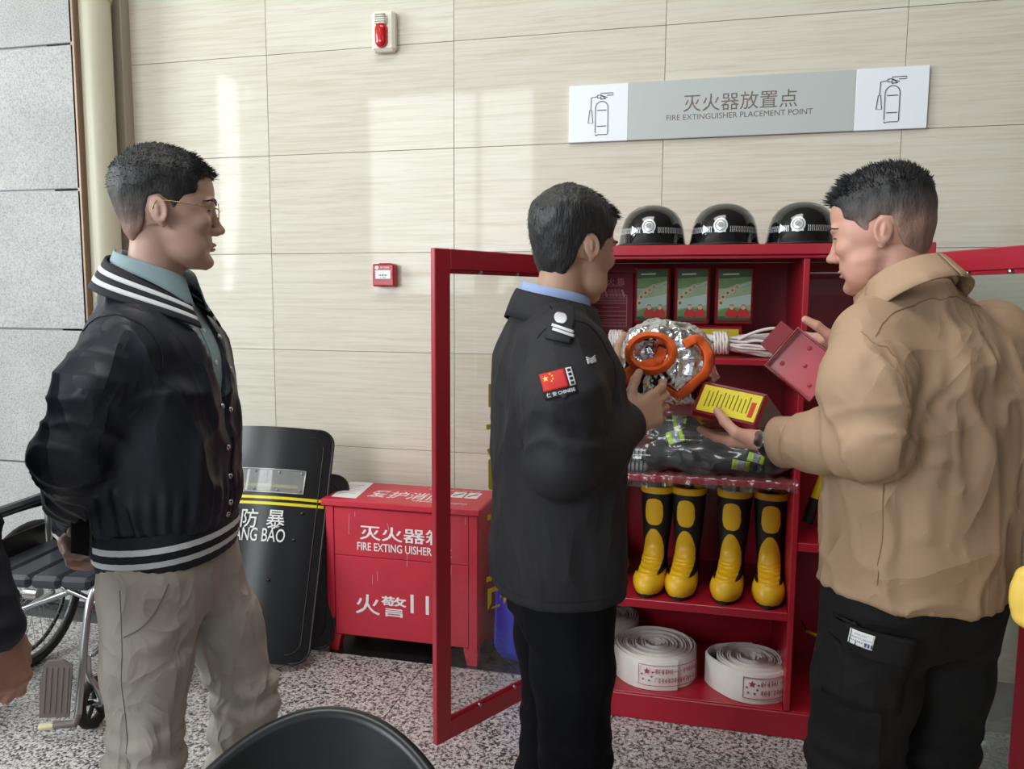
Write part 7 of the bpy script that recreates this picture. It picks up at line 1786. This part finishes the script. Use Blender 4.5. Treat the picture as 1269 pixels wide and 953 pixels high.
# ---------------------------------------------------------------- person cut off at the left edge: sleeve and hand in view
def edge_person():
    hw = P(-8, 780, d=1.36)
    p = Person('person in a dark navy coat at the left edge, only sleeve and hand showing', (hw.x - .28, hw.y - .10), 60)
    w = np.array(p.Mi @ hw); 
    el_ = p.px(-62, 640, 1.37); sh0 = p.px(-135, 420, 1.37)
    J = dict(shR=tuple(sh0), elR=tuple(el_), wrR=tuple(w), shL=(sh0[0], sh0[1] + .34, sh0[2]), elL=(sh0[0] - .02, sh0[1] + .38, 1.13), wrL=(sh0[0] + .03, sh0[1] + .38, w[2]))
    cy = sh0[1] + .17; cx = sh0[0] + .005
    J.update(hipL=(cx, cy + .09, .88), hipR=(cx, cy - .09, .88), knL=(cx, cy + .1, .48), knR=(cx, cy - .1, .48), anL=(cx - .02, cy + .1, .09), anR=(cx - .02, cy - .1, .09))
    J['torso'] = [(.84, cx, cy, .09, .14), (1.1, cx, cy, .09, .13), (1.3, cx, cy, .095, .15), (1.44, cx, cy, .06, .1)]
    hs = .25
    Mh, hd, hr = make_head(p, hs, (cx + .03, cy, 1.62), 0, 0, 0, HAIRLINE, lambda x, z, y: np.clip(.014 + .05 * np.clip((z - .7) / .28, 0, 1), 0, .1), 'hair_black', [(lambda x, y, z, n: z > .8, 500, .012, (.3, 0, .1), .002)], {}, None, vox=.004)
    hR = Sculpt(); hand(hR, w, p.D((0, 0, 0)) * 0 + Vector((.10, .03, -1.0)), (-.15, 1, .1), (1, .15, .1), [(35, 55, 40), (40, 60, 42), (45, 62, 42), (48, 62, 40)], [(.85, .45, .35), (.9, .1, .45), (.85, -.1, .55)], 1.12)
    hR.cone(w, w * .8 + np.array(J['elR']) * .2, .030, .034, k=.02); hL = Sculpt(); hand(hL, J['wrL'], (.05, 0, -1), (-.1, -1, 0), (1, -.1, 0), [(25, 35, 25)] * 4, [(.8, .4, .3), (.9, .1, .3), (.9, 0, .4)], 1.05)
    body = p.part('body', join([hd, body_core(J), hR.surf(.0028), hL.surf(.005)]), 'skin_d')
    p.part('hair', (xf(Mh, hr[0][0]), hr[0][1]), 'hair_black'); face_details(p, Mh, hs, body, hd)
    K = Sculpt(); K.loft([(.86, cx, cy, .13, .19), (1.1, cx, cy, .13, .185), (1.3, cx, cy, .13, .185), (1.38, cx, cy, .115, .17), (1.43, cx, cy, .09, .13), (1.49, cx, cy, .075, .08)], n=2.3)
    for q in 'LR':
        a, e_, ww = (np.array(J[k + q]) for k in ('sh', 'el', 'wr')); K.chain([a, e_, ww * .97 + e_ * .03 + np.array([0, 0, .0])], [.075, .064, .050], k=.04)
    V, F = K.surf(.008); N = normals(V, F); V = cloth_folds(V, N, [(J['sh' + q], J['el' + q], J['wr' + q], .065) for q in 'RL'], .003, .006, .06, 45); p.part('coat', (V, F), 'navy_coat')
    p.part('trousers', trousers(p, [J['hipL'], J['hipR']], [J['knL'], J['knR']], [J['anL'], J['anR']], None, r=(.09, .075, .068), pel=[(.78, cx, cy, .1, .15), (.88, cx, cy, .112, .165), (1.0, cx, cy, .11, .155)], vox=.009), 'guard_trousers')
    shoes(p, [J['anL'], J['anR']], (6, -6)); return p
edge_person()
# ================================================================== things in hand
# smoke hood box, tilted in the man's palm
def cam_axes(u, v):
    r = (CAM_M.to_3x3() @ Vector(((u - 634.5) / FPX, -(v - 476.5) / FPX, -1.0))).normalized(); x = r.cross(Vector((0, 0, 1))).normalized(); return x, x.cross(r), r   # right, up, away
R_, U_, A_ = cam_axes(905, 500)
bo = P(902, 500, d=1.84)
bxx = (R_ * .90 - U_ * .17 - A_ * .42); byy = (U_ * .86 + R_ * .22 + A_ * .30)
mb_ = frame(bo, bxx, byy)
hb = empty('held_mask_box', bo, label='dark red mask box with a yellow instruction label, held by the man in tan', cat='box')
bw, bh_, bd = .172, .090, .15
MB().box((-bw / 2, -bh_ / 2, -bd), (bw / 2, bh_ / 2, 0), .007, mb_).obj('case', 'box_maroon', hb, 30)
lab = MB().box((-bw / 2 + .014, -bh_ / 2 + .013, -.001), (bw / 2 - .010, bh_ / 2 - .010, .0012), .0003, mb_).obj('label', 'yellow_label', hb)
rk = random.Random(3)
for k in range(11):
    x = -bw / 2 + .030 + .0105 * k
    MB().box((x, -bh_ / 2 + .022 + rk.uniform(0, .012), .0012), (x + .003, bh_ / 2 - .018 - rk.uniform(0, .01), .0016), m=mb_).obj('label_text', 'label_ink', lab)
MB().box((bw / 2 - .030, -bh_ / 2 + .022, .0012), (bw / 2 - .018, bh_ / 2 - .030, .0016), m=mb_).obj('label_stamp', 'label_red', lab)
MB().box((bw / 2 - .001, -.012, -.13), (bw / 2 + .004, .012, -.10), .002, mb_).obj('latch', 'steel', hb)
# its lid, inside towards us
lo = P(996, 452, d=1.92); R2_, U2_, A2_ = cam_axes(996, 452)
lx = (R2_ * .76 - U2_ * .60 + A2_ * .10); ly = (U2_ * .74 + R2_ * .50 + A2_ * .30)
ln_ = Vector((-.22, -.95, .155)).normalized(); lx = (lx - ln_ * lx.dot(ln_)).normalized(); ml_ = frame(lo, lx, ln_.cross(lx)); hl_ = empty('held_box_lid', lo, label='open red box lid held up by the man in tan, shiny inside facing out', cat='lid')
lw2, lh2, dp = .070, .060, .030
tr_ = MB(); tr_.box((-lw2, -lh2, -dp), (lw2, lh2, -dp + .003), .001, ml_)
for (p_, q_) in (((-lw2, -lh2), (lw2, -lh2 + .004)), ((-lw2, lh2 - .004), (lw2, lh2)), ((-lw2, -lh2 + .004), (-lw2 + .004, lh2 - .004)), ((lw2 - .004, -lh2 + .004), (lw2, lh2 - .004))): tr_.box((p_[0], p_[1], -dp), (q_[0], q_[1], 0), .001, ml_)
tr_.obj('tray', 'lid_red_glare', hl_)
MB().tube([ml_ @ Vector(q) for q in ((-lw2, -lh2, 0), (lw2, -lh2, 0), (lw2, lh2, 0), (-lw2, lh2, 0))], .004, 8, closed=True).obj('rim', 'box_maroon', hl_, 60)
MB().box((-lw2 - .045, -.028, -.012), (-lw2 - .004, .050, -.008), .001, ml_).obj('flap', 'red_board', hl_)
for (x, y) in ((-.045, -.03), (.04, -.03), (.04, .035), (-.02, .04), (0, 0)):
    MB().lathe([(0, .006), (.004, .005), (.006, 0)], 14, ml_ @ Matrix.Translation((x, y, -dp + .003))).obj('moulded_stud', 'lid_red_glare', hl_, 60)

# ---------------------------------------------------------------- silver smoke hood
hc = P(828, 452, d=1.98); RH, UH, AH = cam_axes(828, 452)
HM = frame(hc, RH, UH)      # x right, y up, z towards the camera
hood = empty('smoke_hood', hc, label='crinkled silver foil smoke hood with orange trim in the hands of the guard', cat='hood')
s = Sculpt()
s.ball((.012, .014, 0), (.098, .092, .075), k=.03); s.ball((-.045, .035, .012), (.070, .066, .065), k=.04); s.ball((.05, -.03, 0), (.065, .062, .06), k=.04); s.ball((-.06, -.045, .0), (.062, .045, .055), k=.04)
s.ball((-.046, .034, .085), (.044, .030, .040), op='-', k=.012)
V, F = s.surf(.0036); N = normals(V, F)
def crinkle(V, sc, seed):
    a = np.abs(vnoise(V * sc, 1, seed)); return 1 - 2 * a
V = V + N * (.0065 * crinkle(V, np.array([26, 18, 22]), 3) + .0035 * crinkle(V, np.array([58, 44, 50]), 4) + .002 * vnoise(V, 120, 5))[:, None]
fo_ = link('foil', mesh_np('foil', xf(HM, V), F, 'foil'), hood); ht = bvh(xf(HM, V), F)
hp = lambda x, y, z=.15: HM @ Vector((x, y, z))
def on_hood(x, y, off=.003):
    h = ht.ray_cast(hp(x, y, .2), -(HM.to_3x3() @ Vector((0, 0, 1)))); return (h[0] if h[0] is not None else hp(x, y, .0)) + HM.to_3x3() @ Vector((0, 0, off))
def strip(pts, width, mt, name):
    pts = bez([Vector((x, y, 0)) for x, y in pts], 8); rows = []
    for i, q in enumerate(pts):
        t = (pts[min(i + 1, len(pts) - 1)] - pts[max(i - 1, 0)]).normalized(); n = Vector((-t.y, t.x, 0)); w = width if not callable(width) else width(i / (len(pts) - 1))
        rows.append([on_hood(q.x + n.x * w * k, q.y + n.y * w * k, .003 + .002 * (1 - abs(k) * 2)) for k in (-.5, -.25, 0, .25, .5)])
    o = MB().grid(rows).obj(name, mt, hood, 60); sd = o.modifiers.new('t', 'SOLIDIFY'); sd.thickness = .003; return o
px2 = lambda u, v: ((u - 828) * 1.98 / FPX, -(v - 452) * 1.98 / FPX)
# orange collar: a raised ring round the neck opening
ring_, rows = [], []
for j, (k, dz) in enumerate(((.72, -.010), (.80, .012), (.92, .020), (1.08, .016), (1.18, .004))):
    rows.append([])
    for a in np.linspace(0, 2 * PI, 41):
        x, y = px2(807 + 27 * k * math.cos(a), 437 - 19 * k * math.sin(a) * (1.1 if math.sin(a) > 0 else 1.25)); q = on_hood(x, y, 0); base = on_hood(*px2(807 + 34 * math.cos(a), 437 - 26 * math.sin(a)), 0)
        z = max((HM.inverted() @ q).z, (HM.inverted() @ base).z) if k > .75 else (HM.inverted() @ base).z; rows[-1].append(HM @ Vector((x, y, z + dz + .003 * math.sin(7 * a))))
MB().grid(rows).obj('neck_collar', 'orange_cloth', hood, 60, label='orange cloth neck opening')
strip([px2(*q) for q in ((846, 428), (862, 421), (874, 437), (872, 458), (858, 474), (842, 490))], lambda t: .022, 'orange_cloth', 'trim_band')
strip([px2(*q) for q in ((822, 432), (815, 448), (797, 455), (782, 462), (775, 478), (777, 490))], lambda t: .024, 'orange_cloth', 'trim_band')
strip([px2(*q) for q in ((822, 478), (832, 484), (842, 490))], .014, 'orange_cloth', 'trim_band')

# ---------------------------------------------------------------- folded fire suit in a clear bag on the middle shelf
def gx_(u): return P(u, 560, Y=2.83).x
gs = empty('fire_suit', (gx_(890), 2.86, S2), label='folded black fire suit with lime and silver bands on the middle shelf', cat='clothing')
s = Sculpt(); zb_ = S2 + .012
s.ball((gx_(895), 2.88, zb_ + .050), (.235, .135, .055), k=.04); s.ball((gx_(845), 2.82, zb_ + .085), (.085, .075, .060), k=.03); s.ball((gx_(900), 2.85, zb_ + .105), (.150, .10, .045), k=.03)
s.ball((gx_(948), 2.82, zb_ + .070), (.11, .085, .050), k=.03); s.ball((gx_(838), 2.92, zb_ + .10), (.10, .09, .075), k=.03); s.cone((gx_(812), 2.80, zb_ + .045), (gx_(850), 2.78, zb_ + .05), .040, .045, k=.02)
s.plane((0, 0, S2 + .008), (0, 0, -1), k=.006)
V, F = s.surf(.0048); N = normals(V, F)
V = V + N * (.010 * vnoise(V * np.array([10, 12, 22]), 1, 41) + .006 * (1 - 2 * np.abs(vnoise(V * np.array([14, 14, 34]), 1, 42))) + .003 * vnoise(V, 50, 43))[:, None]; V[:, 2] = np.maximum(V[:, 2], S2 + .006); V[:, 1] = np.maximum(V[:, 1], CY0 + .012)
link('cloth', mesh_np('cloth', V, F, 'suit_black'), gs); gt = bvh(V, F)

def band(u, v, w, h, ang, d=2.6):
    o = P(u, v, Y=2.76); n = (Vector((0, 0, H)) - o).normalized(); xx = n.cross(Vector((0, 0, 1))) * -1; yy = n.cross(xx)
    x2 = xx * math.cos(ang) + yy * math.sin(ang); y2 = n.cross(x2)
    a = patch('lime_band', gt, o, x2, y2, w, h, 'lime', gs, off=.002, thick=.001, reach=.5); patch('silver_band', gt, o, x2, y2, w * .42, h * 1.0, 'reflective', gs, off=.0035, thick=.001, reach=.5)
band(837, 541, .058, .045, .35); band(918, 577, .058, .034, -.12); band(937, 568, .055, .030, -.25); band(843, 514, .060, .022, .3)
# webbing belt with buckles beside it
wb = empty('safety_belt', (gx_(795), 2.76, S2), label='grey webbing belt with metal bars, lying by the black fire suit', cat='belt')
for (v, n_) in ((556, 5), (573, 4)):
    a = P(783, v, Y=2.755); zz = S2 + .020 + (.045 if v < 560 else .0)
    MB().box((a.x - .012, 2.745, zz - .016), (a.x + .055, 2.80, zz + .016), .008).obj('webbing_fold', 'webbing', wb, 40)
    for k in range(n_): MB().box((a.x - .006 + .0145 * k, 2.7425, zz - .0165), (a.x - .001 + .0145 * k, 2.80, zz + .0168), .001).obj('dark_stripe', 'patch_black', wb)
MB().tube([P(780, 564, Y=2.742), P(806, 564.5, Y=2.742)], .0028, 8).obj('metal_bar', 'chrome', wb, 60)
# the clear bag round both
s = Sculpt(); s.ball((gx_(884), 2.87, zb_ + .060), (.265, .165, .085), k=.05); s.ball((gx_(838), 2.88, zb_ + .12), (.15, .13, .095), k=.05); s.ball((gx_(945), 2.84, zb_ + .06), (.13, .12, .07), k=.04); s.ball((gx_(800), 2.80, zb_ + .04), (.09, .09, .06), k=.04)
s.plane((0, 0, S2 + .003), (0, 0, -1), k=.004); s.plane((DX0 - .004, 0, 0), (1, 0, 0), k=.01)
V, F = s.surf(.006); N = normals(V, F); V = V + N * (.012 * (1 - 2 * np.abs(vnoise(V * np.array([10, 14, 20]), 1, 51))) + .004 * (1 - 2 * np.abs(vnoise(V * np.array([20, 24, 30]), 1, 52))))[:, None]; V[:, 2] = np.maximum(V[:, 2], S2 + .002); V[:, 0] = np.minimum(V[:, 0], DX0 - .002)
pb_ = link('plastic_bag', mesh_np('plastic_bag', V, F, 'film'), None, label='clear plastic bag around the folded black fire suit', cat='bag')
# skirt of the bag hanging over the shelf edge
rows = []
for j, t in enumerate(np.linspace(0, 1, 7)):
    rw = []
    for i, u in enumerate(np.linspace(776, 984, 60)):
        x = gx_(u); rw.append((x, CY0 + .03 - .045 * min(1, t * 2.2) + .006 * math.sin(i * .9 + t * 3) * t + .004 * math.sin(i * 2.1), S2 + .012 - (.050 + .012 * math.sin(i * .21)) * max(0, t - .35) * 1.3 + .004 * math.sin(i * 1.3) * (1 - t)))
    rows.append(rw)
o = MB().grid(rows).obj('bag_skirt', 'film', pb_, 60)
# ---------------------------------------------------------------- crumpled clear plastic on the floor behind the right door
c = P(1228, 940, z=.05)
s = Sculpt(); s.ball((c.x, c.y, .06), (.14, .12, .09), k=.04); s.ball((c.x + .09, c.y + .05, .05), (.12, .10, .08), k=.04); s.plane((0, 0, .003), (0, 0, -1), k=.004)
V, F = s.surf(.007); N = normals(V, F); V = V + N * (.016 * (1 - 2 * np.abs(vnoise(V * np.array([14, 14, 14]), 1, 61))) + .008 * (1 - 2 * np.abs(vnoise(V * 34.0, 1, 62))))[:, None]; V[:, 2] = np.maximum(V[:, 2], .001)
link('crumpled_film', mesh_np('crumpled_film', V, F, 'film'), None, label='crumpled clear plastic film on the floor behind the right-hand glass door', cat='film')
